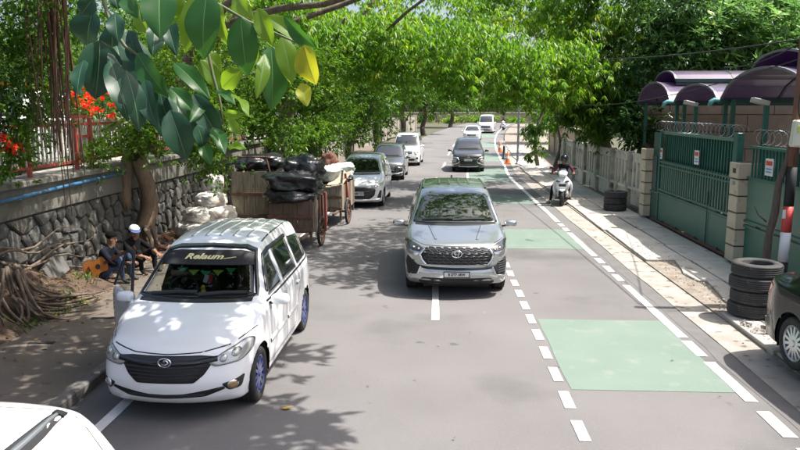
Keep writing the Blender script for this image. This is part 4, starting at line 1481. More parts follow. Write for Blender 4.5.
tree('leafy_tree', 'dark green tree left of the tall white van', (-4.4, 52, .3), (-4.0, 51.6, 3.0), .2,
     [((-2.4, 50.5, 4.4), .09), ((-5.5, 51, 4.8), .09)],
     [((-2.6, 51, 5.0), (1.9, 1.8, 1.5), 520), ((-5.4, 51, 4.6), (2.2, 1.8, 2.0), 600), ((-3.5, 52, 7.4), (3.2, 2.0, 1.8), 600), ((-4.6, 50.6, 2.4), (1.8, 1.0, 1.0), 360)],
     L_mid, leaf=.26, width=.11, per=6, clump=.5, seed=13, tone=.35)
tree('leafy_tree', 'dark green tree farthest along the left side of the road', (-3.4, 66, .5), (-3.0, 65.6, 3.4), .22,
     [((-1.4, 64.5, 5), .1), ((-4.8, 65, 5.4), .1)],
     [((-1.5, 65, 5.8), (2.4, 2, 1.8), 480), ((-4.8, 65, 5.2), (2.6, 2, 2.2), 560), ((-2.5, 66, 8.8), (4, 2.4, 2.2), 560)],
     L_mid, leaf=.34, width=.14, per=6, clump=.6, seed=15, tone=.4)
tree('leafy_tree', 'tall green tree behind the terrace above the pale parked car', (-13.2, 24, 2.0), (-12.8, 23.8, 4.0), .25,
     [((-11, 23, 6), .12), ((-14.5, 23, 6), .12)],
     [((-12.5, 23, 5.2), (2.8, 1.8, 1.9), 900), ((-15.5, 22, 5.5), (2.4, 1.8, 2.4), 700), ((-9.8, 23.6, 5.4), (1.6, 1.5, 1.6), 600), ((-12.5, 24, 7.8), (3.5, 2, 1.8), 700), ((-12.4, 22.0, 3.6), (2.6, 1.0, .8), 400)],
     L_mid, leaf=.18, width=.08, per=6, clump=.42, seed=17, tone=.4)
# ---- tree growing against the stone wall
wt = tree('wall_tree', 'tree with thick pale trunk growing against the stone wall', (-6.45, 15.4, .15), (-6.45, 15.35, 2.3), .20,
     [((-5.6, 15.6, 3.4), .09), ((-7.2, 15.8, 3.8), .10), ((-6.0, 17.2, 4.2), .10)],
     [((-6.2, 15.0, 2.75), (.75, .7, .45), 420), ((-5.2, 16.0, 2.55), (.6, .6, .45), 330), ((-5.6, 15.6, 3.3), (.9, .6, .5), 420), ((-5.0, 16.1, 1.95), (.35, .45, .35), 90), ((-6.7, 14.3, 2.4), (.35, .6, .3), 130), ((-6.0, 16.4, 4.2), (1.3, 1.4, .8), 520), ((-4.7, 16.4, 3.0), (.5, .6, .4), 130)],
     L_mid, tm=M_trunk2, leaf=.10, width=.055, per=6, clump=.24, seed=19, tone=.62)
wtp = Vector(wt.location)
MB().tube([(-.30, -.12, .95), (-.34, -.16, 1.35), (-.26, -.1, 1.9), (-.2, -.05, 2.3)], [.10, .16, .15, .09], 10).build('limb', M_trunk2, wt, True)
MB().ell((-.02, -.10, 2.12), (.17, .16, .14), 10, 7, None, .3, 3).build('knot', mat('dark_hollow', (.03, .022, .018), 1.0), wt, True)
for k, (dx, dy) in enumerate(((.22, -.3), (.35, .1), (-.05, -.35), (.3, -.5))):
    limb(wt, (dx * .3, dy * .3, .55), (dx * 1.6, dy * 1.6, -.12), .07, .02, M_root, .6, 8, 40 + k, 'root')

# ---- right side: drooping tree with yellow-green tips
tree('drooping_tree', 'drooping tree with yellow-green tips hanging over the right pavement', (7.0, 30.5, .2), (6.9, 30.2, 5.0), .22,
     [((6.0, 29, 6.2), .1), ((7.6, 29, 7), .1), ((5.4, 29.6, 4.6), .07)],
     [((5.9, 28.6, 4.6), (.85, 1.0, 1.6), 480), ((6.7, 28.4, 3.6), (.9, .9, 1.2), 400), ((6.6, 29, 6.8), (1.5, 1.3, 1.7), 560), ((5.2, 28.9, 3.3), (.45, .6, .7), 150), ((6.4, 28.4, 2.5), (.7, .7, .5), 160), ((5.6, 29, 8.6), (1.4, 1.4, 1.2), 300)],
     L_droop, leaf=.26, width=.055, per=8, style='droop', droop=.5, clump=.3, seed=21, tone=.5)
tree('broadleaf_tree', 'dark green tree behind the cream fence left of the canopies', (8.6, 28.6, .1), (8.5, 28.4, 3.0), .2,
     [((7.6, 27.5, 4.5), .1), ((9.6, 27.8, 4.6), .1)],
     [((7.9, 27.2, 3.6), (1.0, .9, 1.5), 560), ((7.4, 26.6, 2.6), (.7, .7, .7), 320), ((8.8, 28.0, 5.2), (1.6, 1.2, 1.4), 600), ((8.2, 27.4, 7.0), (1.8, 1.4, 1.4), 460)],
     L_dark, leaf=.2, width=.085, per=7, clump=.34, seed=23, tone=.42)
# ---- trees with star-shaped leaf whorls behind the canopies
for (x, y, seed, lab, sc) in ((10.6, 30.5, 25, 'tree with star-shaped leaf whorls behind the farthest canopy', 1.0), (14.6, 31.0, 27, 'tree with star-shaped leaf whorls above the middle canopy', 1.1), (18.6, 29.0, 29, 'tree with star-shaped leaf whorls at the right edge above the canopies', 1.15)):
    tree('whorl_tree', lab, (x, y, .1), (x, y - .2, 4.2), .22,
         [((x - 1.4, y - 1.2, 6.2), .1), ((x + 1.4, y - 1, 6.4), .1), ((x, y - .5, 7.6), .1)],
         [((x - 1.0, y - 2.2, 5.6), (1.7, 1.0, 1.2), 300), ((x + 1.0, y - 2.1, 6.2), (1.7, 1.0, 1.5), 300), ((x, y - .4, 8.2), (2.4, 1.2, 1.2), 220), ((x - .4, y - 1.0, 4.4), (1.8, .8, .7), 200)],
         L_whorl, group='whorl-leaved trees behind the canopies', leaf=.44 * sc, width=.10, per=10, style='whorl', droop=.2, clump=.55, seed=seed, tone=.5)
    tree('backing_tree', lab.replace('tree with star-shaped leaf whorls', 'dark leafy tree deep behind the whorl-leaved tree'), (x + .8, y + 4, .1), (x + .8, y + 4, 4.0), .25,
         [((x - 1, y + 3.5, 6), .1)],
         [((x, y + 3.2, 5.5), (2.6, 1.0, 2.2), 520), ((x, y + 3.4, 9.0), (3.0, 1.2, 2.0), 460), ((x, y + 3, 2.6), (2.4, 1.0, 1.6), 260)],
         L_dark, group='dark trees behind the whorl-leaved trees', leaf=.3, width=.13, per=7, clump=.5, seed=seed + 60, tone=.3)
# ---- thin tree on the right pavement
tree('thin_tree', 'thin straight tree on the right pavement behind the scooter rider', (5.85, 36.6, .1), (6.0, 36.6, 4.6), .085,
     [((5.2, 36, 3.4), .03), ((6.4, 36.2, 5.4), .04)],
     [((5.0, 35.6, 2.2), (.5, .5, .55), 60), ((4.75, 35.6, 1.25), (.28, .3, .4), 26), ((6.2, 36.2, 5.6), (1.3, 1.2, 1.0), 240)],
     L_droop, leaf=.26, width=.07, per=7, style='droop', droop=.4, clump=.22, seed=31, tone=.4)
tree('thin_tree', 'slender tree beside the grey lamp post on the far right pavement', (5.9, 42.2, .1), (6.0, 42.2, 4.8), .10,
     [((5.4, 41.8, 5.6), .04)],
     [((5.8, 41.8, 5.8), (1.5, 1.4, 1.1), 330), ((5.5, 41.6, 1.9), (.5, .4, .6), 60)],
     L_droop, leaf=.26, width=.07, per=7, style='droop', droop=.4, clump=.3, seed=33, tone=.4)
# ---- far trees along both sides and across the bend
far = [(9.0, 52, 6.0, 2.2, 'bright green tree over the tan wall on the far right'), (11.5, 66, 6.5, 3.0, 'bright green tree on the right beyond the tan wall'), (14.5, 84, 7, 3.6, 'pale green tree on the right where the road bends'),
       (-1.5, 84, 6.5, 3.4, 'mid green tree on the left where the road bends'), (2.0, 108, 7, 4.4, 'mid green tree left of the road end'), (19, 106, 7, 4.6, 'pale green tree right of the road end'), (11.5, 140, 6.0, 6.0, 'pale green tree closing the road end'), (2.0, 150, 7.5, 6.5, 'dark tree mass left behind the road end'), (24, 148, 7.5, 6.5, 'dark tree right behind the road end'), (-9, 72, 8, 5, 'tall dark tree far behind the left pavement trees'), (-12, 46, 7, 4.5, 'tall dark tree behind the white van on the left'), (-11, 33, 6.5, 3.0, 'tall dark tree behind the dense tree on the left'), (11, 40, 6, 3.0, 'dark green tree behind the thin trees on the right')]
for i, (x, y, zc, rr, lab) in enumerate(far):
    e = road_e(y)
    tree('far_tree', lab, (x, y, e), (x, y - .2, e + zc * .55), .2 + .02 * rr,
         [((x - rr * .5, y - .5, e + zc), .1), ((x + rr * .5, y - .5, e + zc), .1)],
         [((x, y - rr * .3, e + zc), (rr, rr * .6, rr * .75), 520), ((x - rr * .4, y - rr * .3, e + zc * .55), (rr * .7, rr * .4, zc * .3), 220), ((x + rr * .4, y - rr * .3, e + zc * .6), (rr * .7, rr * .4, zc * .3), 220), ((x, y, e + zc + rr * .8), (rr * .9, rr * .6, rr * .6), 240)],
         L_bright if i in (0, 1, 2, 5, 6) else L_mid, group='trees far along the street', leaf=.16 + .055 * rr, width=.075 + .026 * rr, per=6, clump=.22 + .11 * rr, seed=50 + i, tone=.5 if i in (0, 1, 2, 5, 6) else .35)
# low wall and hedge closing the bend
hw = empty('far_wall', (12, 128, road_e(128)), R(-4), 'low pale wall across the end of the road', 'wall')
MB().box((0, 0, .8), (46, .3, 1.6)).build('wall_panel', M_tan, hw)
MB().box((0, 0, 1.64), (46.1, .4, .08)).build('coping', M_tan, hw)
hd = empty('hedge', (12, 126.5, road_e(127)), 0, 'bright green hedge in front of the low wall at the road end', 'hedge')
crown(hd, [((x, 0, .6), (2.2, .5, .6), 90) for x in range(-22, 23, 4)], L_bright, leaf=.35, width=.2, per=6, clump=.4, seed=99, tone=.7)

# ---- banyan at the left edge
ban = empty('banyan_tree', (-6.72, 10.0, .35), 0, 'banyan tree with hanging aerial roots and creeping ground roots at the left edge', 'tree')
BB = Vector((-6.72, 10.0, .35))
bl = lambda p: Vector(p) - BB
t = limb(ban, (0, 0, -.3), bl((-6.68, 10.2, 5.2)), .22, .18, M_trunk, .35, 12, 5, 'trunk')
for k, (p, r) in enumerate((((-4.6, 10.2, 6.4), .13), ((-7.5, 9.4, 6.6), .14), ((-5.0, 11.6, 6.4), .12), ((-6.0, 11.5, 5.8), .1))):
    limb(ban, bl((-6.68, 10.2, 4.9)), bl(p), r, r * .35, M_trunk, .6, 9, 70 + k)
crown(ban, [(tuple(bl((-6.3, 10.7, 3.85))), (.5, .55, .8), 620), (tuple(bl((-6.45, 10.5, 2.85))), (.22, .4, .6), 240), (tuple(bl((-6.9, 12.2, 3.6))), (.5, .8, .8), 420), (tuple(bl((-6.0, 11.2, 4.6))), (.75, .7, .5), 330), (tuple(bl((-6.0, 10.3, 6.4))), (1.9, 1.5, .8), 620), (tuple(bl((-7.2, 12.8, 4.3))), (1.0, 1.0, .7), 380), (tuple(bl((-4.2, 10.6, 7.2))), (1.4, 1.6, .6), 260)], L_mid, leaf=.085, width=.045, per=6, clump=.2, seed=35, tone=.34)
rr = random.Random(4)
for k in range(34):
    x = -5.75 + rr.uniform(-.22, .20); yb = 10.8 + rr.uniform(-.3, .35)
    zb_ = rr.choice((2.4, 2.6, 2.8, 3.0, 3.2)) + rr.uniform(-.3, .2)
    if k in (3, 9): zb_ = 1.6
    pts = []
    for j in range(9):
        t_ = j / 8
        pts.append(bl((x + .06 * math.sin(k + 4 * t_) + .04 * (t_ - .5) * (k % 3 - 1), yb + .05 * math.cos(k * 2 + 3 * t_), lerp(6.2, zb_, t_))))
    MB().tube(pts, [lerp(.022, .006, j / 8) * rr.uniform(.7, 1.3) for j in range(9)], 5).build('aerial_root', M_aroot, ban, True)
rr = random.Random(8)
for k in range(30):
    a = rr.uniform(-.6, 1.0) if k < 20 else rr.uniform(-2.2, 1.2)
    L = rr.uniform(.9, 2.6) if k < 20 else rr.uniform(.5, 1.1)
    pts = []
    x0, y0 = -6.35 + .2 * math.cos(a), 10.0 + .2 * math.sin(a)
    for j in range(11):
        t_ = j / 10
        x = x0 + L * t_ * (.42 if k < 20 else .6) * math.cos(a * .7) + .08 * math.sin(k + t_ * 6)
        yy_ = y0 + L * t_ * (math.sin(a) * .8 + .45) + .08 * math.cos(k * 1.7 + t_ * 5)
        x = max(x, -6.72)
        z_ = bank_z(x, yy_) + .02 + (.75 * (1 - t_) ** 5 if k % 2 else .35 * (1 - t_) ** 4)
        pts.append(bl((x, yy_, z_)))
    MB().tube(pts, [lerp(rr.uniform(.018, .036), .006, j / 10) for j in range(11)], 6).build('ground_root', M_root, ban, True)
for k in range(5):   # roots creeping over the wall face
    y0 = 10.2 + k * .15
    pts = [bl((-6.66, y0 + .33 * j * (1 + .1 * k), 1.15 - .14 * k + .07 * math.sin(j * 1.3 + k) + (.02 * j if k % 2 else -.05 * j))) for j in range(8)]
    MB().tube(pts, [.03 - .003 * j for j in range(8)], 6).build('wall_root', M_root, ban, True)

# ---- red flowering shrub behind the railing
fs = empty('flowering_shrub', (-8.3, 16.9, 2.0), 0, 'shrub with bright red flowers behind the red railing', 'shrub')
crown(fs, [((0, 0, 1.2), (1.6, .7, .5), 420), ((-.3, .2, 2.3), (1.5, .7, .6), 420)], L_mid, leaf=.09, width=.045, per=6, clump=.25, seed=41, name='foliage', tone=.5)
for k in range(8): limb(fs, (random.uniform(-1, 1) * .3, 0, -.1), (random.uniform(-1.2, 1.2), random.uniform(-.3, .3), 1.4), .03, .012, M_trunk, .5, 6, 200 + k, 'stem')
rr = random.Random(12)
for k in range(60):
    p = (rr.uniform(-1.7, 1.6), rr.uniform(-.9, -.2), 1.05 + rr.uniform(0, .75))
    crown(fs, [(p, (.05, .05, .04), 7)], L_flower, leaf=.07, width=.055, per=5, clump=.05, seed=300 + k, name='flower_cluster', droop=.0)
fs2 = empty('flowering_shrub', (-6.6, 9.9, 2.2), 0, 'small sprays of red flowers at the left edge among the vines', 'shrub')
crown(fs2, [((.35, .6, .55), (.3, .2, .4), 60)], L_mid, leaf=.09, width=.045, per=5, clump=.15, seed=42, name='foliage')
for k in range(7):
    crown(fs2, [((.30 + rr.uniform(-.1, .2), .3 + rr.uniform(0, .3), .25 + rr.uniform(0, .6)), (.04, .04, .03), 6)], L_flower, leaf=.06, width=.05, per=5, clump=.04, seed=400 + k, name='flower_cluster', droop=.0)

# ---- leaf litter, weeds
def scatter(name, n, fn, m, leaf, label, cat, seed, up=.25, hi=False):
    rg = np.random.default_rng(seed)
    P = np.array([fn(rg) for _ in range(n)])
    a = rg.random(n) * 2 * np.pi
    D = unit(np.stack([np.cos(a), np.sin(a), rg.normal(size=n) * up * .4], 1))
    N = unit(np.array([0, 0, 1.0]) + rg.normal(size=(n, 3)) * up)
    o = leaf_mesh(name, P, D, N, leaf * (.6 + .8 * rg.random(n)), leaf * .45 * (.7 + .5 * rg.random(n)), rg.random(n), fold=.1, droop=0, m=m)
    return tag(o, label, cat, None, 'stuff')
def litter_pt(rg):
    y = rg.uniform(6.5, 22); x = -6.75 + abs(rg.normal()) * .7
    x = min(x, -4.3)
    return (x, y, max(bank_z(x, y) if x < -5.4 else .12, .125) + .015)
scatter('leaf_litter', 2600, litter_pt, L_litter, .07, 'dry brown and yellow leaves on the dirt bank', 'leaf litter', 61, .5)
def road_pt(rg):
    y = rg.uniform(5, 30); x = rg.choice([rg.uniform(-3.9, 3.4), rg.uniform(3.9, 6.2)])
    return (x, y, .02 if x < 4 else .155)
scatter('leaf_litter', 170, road_pt, L_litter, .05, 'scattered small dry leaves on the road and right pavement', 'leaf litter', 62, .3)
def grit_pt(rg):
    y = rg.uniform(9, 17); x = 4.55 + abs(rg.normal()) * .25
    return (x, y, .10)
scatter('gravel', 500, grit_pt, M_rub, .045, 'small stones and grit along the broken right gutter', 'gravel', 63, .8)
def weed_pt(rg):
    c = [(-6.0, 9.9), (-5.9, 10.5), (-6.3, 9.2), (-5.95, 11.0), (-6.2, 12.2)][rg.integers(0, 5)]
    x = c[0] + rg.normal() * .13; y = c[1] + rg.normal() * .18
    return (x, y, bank_z(x, y))
rg = np.random.default_rng(64)
n = 330
P = np.array([weed_pt(rg) for _ in range(n)])
D = unit(np.stack([rg.normal(size=n) * .5, rg.normal(size=n) * .5, np.ones(n)], 1))
tag(leaf_mesh('weeds', P, D, unit(rg.normal(size=(n, 3))), .08 + .14 * rg.random(n), .012 + .02 * rg.random(n), rg.random(n), droop=.2, m=L_grass), 'green weeds sprouting on the dirt bank', 'weeds', None, 'stuff')
yl = MB().add([(-.07, 0, 0), (0, .035, .012), (.07, .01, .03), (0, -.035, .015), (-.07, 0, .004), (0, .035, .016), (.07, .01, .034), (0, -.035, .019)], [(0, 3, 2, 1), (4, 5, 6, 7), (0, 1, 5, 4), (1, 2, 6, 5), (2, 3, 7, 6), (3, 0, 4, 7)]).build('fallen_leaf', mat('yellow_leaf', (.55, .33, .03), .7))
yl.location = (-1.62, 7.42, .006)
tag(yl, 'single yellow leaf on the road beside the blue front wheel', 'leaf')
# ================================================================== rubber tree: near branch with big glossy leaves, crown overhead
def blade_mat(name, col, trans, tcol, rough=.28):
    m, nt, b = nodes_of(name)
    out = nt.nodes['Material Output']
    tc = nt.nodes.new('ShaderNodeTexCoord'); nz = nt.nodes.new('ShaderNodeTexNoise'); nz.inputs['Scale'].default_value = 14; nz.inputs['Detail'].default_value = 5
    mx = nt.nodes.new('ShaderNodeMix'); mx.data_type = 'RGBA'
    mx.inputs[6].default_value = rgba([c * .75 for c in col]); mx.inputs[7].default_value = rgba([min(1, c * 1.3) for c in col])
    nt.links.new(tc.outputs['Object'], nz.inputs['Vector']); nt.links.new(nz.outputs['Fac'], mx.inputs[0]); nt.links.new(mx.outputs[2], b.inputs['Base Color'])
    setin(b, Roughness=rough, Specular_IOR_Level=.3)
    tr = nt.nodes.new('ShaderNodeBsdfTranslucent'); tr.inputs[0].default_value = rgba(tcol)
    ms = nt.nodes.new('ShaderNodeMixShader'); ms.inputs[0].default_value = trans
    nt.links.new(b.outputs[0], ms.inputs[1]); nt.links.new(tr.outputs[0], ms.inputs[2]); nt.links.new(ms.outputs[0], out.inputs['Surface'])
    return m
RB = [blade_mat('rubber_dark', (.010, .040, .022), .12, (.04, .13, .02), .42), blade_mat('rubber_mid', (.018, .068, .018), .3, (.08, .26, .02), .40), blade_mat('rubber_lime', (.085, .16, .02), .5, (.28, .46, .02), .42), blade_mat('rubber_yellow', (.20, .23, .02), .5, (.46, .46, .02), .45)]
RIB = mat('leaf_rib', (.10, .17, .06), .5)
M_stem = mat('green_stem', (.06, .095, .03), .6, (.09, .09, .045), 20)
rub = empty('rubber_tree', (-5.0, 3.0, .12), 0, 'rubber tree with big glossy leaves hanging into the top left corner', 'tree')
RBASE = Vector((-5.0, 3.0, .12))
rl = lambda p: Vector(p) - RBASE
limb(rub, (0, 0, -.2), rl((-4.7, 3.2, 5.2)), .30, .2, M_trunk2, .4, 10, 3, 'trunk')
for k, (p, r) in enumerate((((-1.5, 6.5, 6.9), .11), ((.8, 7.2, 6.8), .10), ((-3.0, 8.2, 6.6), .11), ((-3.6, 4.8, 6.8), .10))):
    limb(rub, rl((-4.7, 3.2, 5.0)), rl(p), r, r * .35, M_trunk2, .5, 9, 90 + k)
br = limb(rub, rl((-4.7, 3.2, 4.9)), rl((-1.25, 2.61, 3.95)), .07, .018, M_trunk2, .3, 9, 77, 'branch')
RUBBER = [
    ((-1.243, 2.636, 3.649), (-1.295, 2.635, 3.587), 0.054, 0),
    ((-1.276, 2.699, 3.616), (-1.317, 2.717, 3.48), 0.100, 0),
    ((-1.239, 2.661, 3.504), (-1.274, 2.664, 3.29), 0.132, 0),
    ((-1.057, 2.391, 3.564), (-1.033, 2.346, 3.467), 0.049, 0),
    ((-1.233, 2.775, 3.699), (-1.209, 2.762, 3.627), 0.057, 0),
    ((-1.205, 2.725, 3.488), (-1.134, 2.61, 3.272), 0.087, 0),
    ((-1.058, 2.551, 3.448), (-0.927, 2.469, 3.294), 0.067, 1),
    ((-1.059, 2.568, 3.363), (-0.999, 2.537, 3.243), 0.071, 0),
    ((-0.908, 2.406, 3.651), (-0.881, 2.311, 3.476), 0.095, 1),
    ((-0.826, 2.517, 3.642), (-0.875, 2.521, 3.445), 0.058, 2),
    ((-1.116, 2.699, 3.636), (-1.019, 2.605, 3.505), 0.052, 2),
    ((-1.146, 2.695, 3.543), (-1.039, 2.593, 3.374), 0.059, 0),
    ((-1.179, 2.602, 3.428), (-1.078, 2.491, 3.215), 0.072, 0),
    ((-1.015, 2.353, 3.379), (-0.98, 2.353, 3.178), 0.059, 0),
    ((-0.987, 2.434, 3.35), (-0.918, 2.343, 3.188), 0.057, 0),
    ((-1.054, 2.739, 3.318), (-1.019, 2.743, 3.136), 0.061, 0),
    ((-0.913, 2.454, 3.25), (-0.869, 2.473, 3.078), 0.086, 0),
    ((-0.951, 2.566, 3.327), (-0.865, 2.558, 3.239), 0.053, 1),
    ((-0.809, 2.417, 3.2), (-0.798, 2.446, 3.118), 0.051, 0),
    ((-0.865, 2.648, 3.43), (-0.805, 2.68, 3.327), 0.055, 2),
    ((-0.808, 2.717, 3.332), (-0.719, 2.677, 3.399), 0.060, 2),
    ((-0.762, 2.502, 3.318), (-0.678, 2.422, 3.27), 0.035, 1),
    ((-0.685, 2.416, 3.303), (-0.604, 2.316, 3.228), 0.033, 2),
    ((-0.733, 2.466, 3.24), (-0.659, 2.459, 3.233), 0.027, 2),
    ((-0.678, 2.345, 3.221), (-0.639, 2.341, 3.169), 0.029, 2),
    ((-0.772, 2.471, 3.192), (-0.714, 2.406, 3.103), 0.045, 1),
    ((-0.775, 2.654, 3.114), (-0.701, 2.629, 3.112), 0.030, 2),
    ((-0.806, 2.453, 3.145), (-0.766, 2.414, 3.065), 0.038, 1),
    ((-0.847, 2.631, 3.286), (-0.87, 2.525, 3.208), 0.037, 1),
    ((-0.855, 2.736, 3.258), (-0.788, 2.631, 3.192), 0.034, 1),
    ((-0.908, 2.636, 3.221), (-0.879, 2.652, 3.14), 0.044, 0),
    ((-0.755, 2.413, 3.631), (-0.772, 2.396, 3.416), 0.101, 1),
    ((-0.758, 2.551, 3.613), (-0.718, 2.515, 3.461), 0.042, 2),
    ((-0.666, 2.413, 3.624), (-0.579, 2.308, 3.532), 0.049, 2),
    ((-0.661, 2.472, 3.559), (-0.651, 2.485, 3.365), 0.087, 1),
    ((-0.606, 2.486, 3.59), (-0.557, 2.482, 3.461), 0.051, 2),
    ((-0.629, 2.767, 3.493), (-0.632, 2.769, 3.246), 0.095, 1),
    ((-0.595, 2.523, 3.441), (-0.61, 2.451, 3.29), 0.041, 2),
    ((-0.61, 2.617, 3.58), (-0.452, 2.625, 3.473), 0.053, 2),
    ((-0.51, 2.45, 3.559), (-0.402, 2.451, 3.451), 0.043, 1),
    ((-0.576, 2.72, 3.521), (-0.543, 2.723, 3.346), 0.070, 2),
    ((-0.438, 2.409, 3.461), (-0.405, 2.433, 3.333), 0.069, 3),
    ((-0.448, 2.411, 3.338), (-0.422, 2.351, 3.263), 0.043, 3),
    ((-0.675, 2.639, 3.517), (-0.677, 2.658, 3.394), 0.043, 2),
    ((-0.889, 2.54, 3.652), (-0.93, 2.56, 3.544), 0.048, 2),
    ((-1.026, 2.617, 3.659), (-1.028, 2.546, 3.554), 0.046, 1),
    ((-1.072, 2.521, 3.651), (-0.999, 2.435, 3.553), 0.052, 1),
    ((-1.167, 2.381, 3.413), (-1.148, 2.285, 3.297), 0.046, 0),
]
STEMS = [[(-1.019, 2.618, 3.775), (-0.824, 2.607, 3.645), (-0.682, 2.601, 3.565), (-0.55, 2.599, 3.509), (-0.476, 2.598, 3.477)],
    [(-1.338, 2.613, 3.845), (-1.213, 2.588, 3.652), (-1.18, 2.573, 3.547), (-1.13, 2.565, 3.477), (-1.052, 2.56, 3.425), (-1.016, 2.551, 3.355), (-0.945, 2.543, 3.285), (-0.845, 2.537, 3.215), (-0.785, 2.536, 3.187)],
    [(-0.86, 2.62, 3.74), (-0.84, 2.582, 3.495), (-0.811, 2.564, 3.372), (-0.786, 2.551, 3.285), (-0.774, 2.538, 3.198)]]
for st_ in STEMS:
    pts = [rl((-1.25, 2.61, 3.95))] + [rl(p) + Vector((0, .06, 0)) for p in st_]
    MB().tube(pts, [lerp(.009, .0035, k / (len(pts) - 1)) for k in range(len(pts))], 7).build('stem', M_stem, br, True)
rr = random.Random(31)
CAMV = Vector((0, 0, 3.25))
more = []
for (b_, t_, w_, kd) in RUBBER[:20]:                 # second layer of leaves behind the first
    o_ = Vector((rr.uniform(-.07, .07), rr.uniform(.08, .3), rr.uniform(-.05, .09)))
    tw = Vector((rr.uniform(-.05, .05), 0, rr.uniform(-.03, .03)))
    more.append((tuple(Vector(b_) + o_), tuple(Vector(t_) + o_ + tw), w_ * rr.uniform(.8, 1.1), kd))
for (b_, t_, w_, kd) in RUBBER + more:
    b_ = Vector(b_); t_ = Vector(t_)
    d = (t_ - b_); Ln = d.length; d.normalize()
    n0 = (CAMV - b_).normalized()
    n0 = (n0 + Vector((0, 0, .15)) + Vector((rr.uniform(-.7, .7), rr.uniform(-.3, .3), rr.uniform(-.3, .3)))).normalized()
    s = d.cross(n0).normalized(); nn = s.cross(d).normalized()
    w_ = w_ * 1.22
    fold = rr.uniform(.25, .75); curl = rr.uniform(-.05, .10)
    V = []; F = []; MI = []
    NL = 10
    for i in range(NL + 1):
        t = i / NL
        hw = w_ * .5 * (math.sin(math.pi * min(1, t ** .9)) ** (.6 if t < .55 else .85) if 0 < t < 1 else 0) + (.0015 if t in (0, 1) else 0)
        cen = b_ + d * Ln * t - nn * (curl * Ln * (t - .3) ** 2) + nn * .06 * Ln * math.sin(math.pi * t)
        for u in (-1, -.55, -.022, .022, .55, 1):
            wav = .006 * math.sin(9 * t + u * 3) if abs(u) == 1 else 0
            V.append(rl(cen + s * hw * u + nn * (abs(u) * hw * fold + wav - (abs(u) ** 2) * hw * .22)))
    for i in range(NL):
        for k in range(5):
            a = i * 6 + k
            F.append((a, a + 1, a + 7, a + 6)); MI.append(1 if k == 2 else 0)
    me = bpy.data.meshes.new('leaf')
    me.from_pydata([tuple(v) for v in V], [], F)
    me.materials.append(RB[kd]); me.materials.append(RIB)
    me.polygons.foreach_set('material_index', MI)
    me.polygons.foreach_set('use_smooth', [True] * len(F))
    o = link_mesh('leaf', me, br)
crown(rub, [(tuple(rl((-2.6, 6.8, 6.8))), (2.0, 2.2, .7), 520), (tuple(rl((-.2, 6.6, 6.9))), (1.5, 1.9, .6), 480), (tuple(rl((1.4, 6.4, 6.7))), (.8, 1.4, .5), 190), (tuple(rl((-1.6, 9.4, 7.0))), (1.8, 1.5, .6), 300), (tuple(rl((.8, 9.0, 7.2))), (1.2, 1.3, .5), 100), (tuple(rl((-4.4, 8.6, 6.6))), (1.4, 1.8, .7), 420)], L_dark, leaf=.26, width=.12, per=6, style='tuft', droop=.3, clump=.36, seed=91, tone=.6)
def emblem_oval(car, z, rx, rz, kind):
    loc, nor = car.hit((0, z), 'f')
    y = loc.y - 0.016
    def loop(cx, cz, a, b, r, n=22):
        mb.tube([(cx + a * math.cos(2 * math.pi * k / n), y, cz + b * math.sin(2 * math.pi * k / n)) for k in range(n + 1)], r, 6, False)
    mb = MB()
    if kind == 'ovals':                       # ring with two crossed ovals inside
        loop(0, z, rx, rz, 0.008)
        loop(0, z + rz * .38, rx * .62, rz * .5, 0.006)
        loop(0, z - rz * .05, rx * .34, rz * .88, 0.006)
    elif kind == 'dring':                     # oval ring with a slanted letter shape inside
        loop(0, z, rx, rz, 0.008)
        mb.tube([(-rx * .45, y, z - rz * .5), (rx * .25, y, z - rz * .5), (rx * .6, y, z), (rx * .35, y, z + rz * .5), (-rx * .15, y, z + rz * .5), (-rx * .05, y, z + rz * .1)], 0.009, 6)
    else:                                     # three diamonds
        for a in (90, 210, 330):
            c = (rx * .5 * math.cos(R(a)), rx * .5 * math.sin(R(a)))
            d = (math.cos(R(a)), math.sin(R(a))); t = (-d[1], d[0])
            mb.prism([(c[0] + d[0] * rx * .5, z + c[1] + d[1] * rx * .5), (c[0] + t[0] * rx * .28, z + c[1] + t[1] * rx * .28), (c[0] - d[0] * rx * .5, z + c[1] - d[1] * rx * .5), (c[0] - t[0] * rx * .28, z + c[1] - t[1] * rx * .28)], 'y', y - .006, y + .006)
    return mb.build('emblem', MATS['chrome'], car.root, True)

def sym(pts):
    """right half outline (bottom middle to top middle) mirrored into a closed outline"""
    return pts + [(-x, z) for (x, z) in pts[::-1]]

def roof_ribs(car, xs, y0, y1, m):
    for x in xs:
        car.ribbon('roof_rib', [(x, y0), (x, y1)], 't', m, w=0.05, off=0.001, h=0.006, step=0.15)

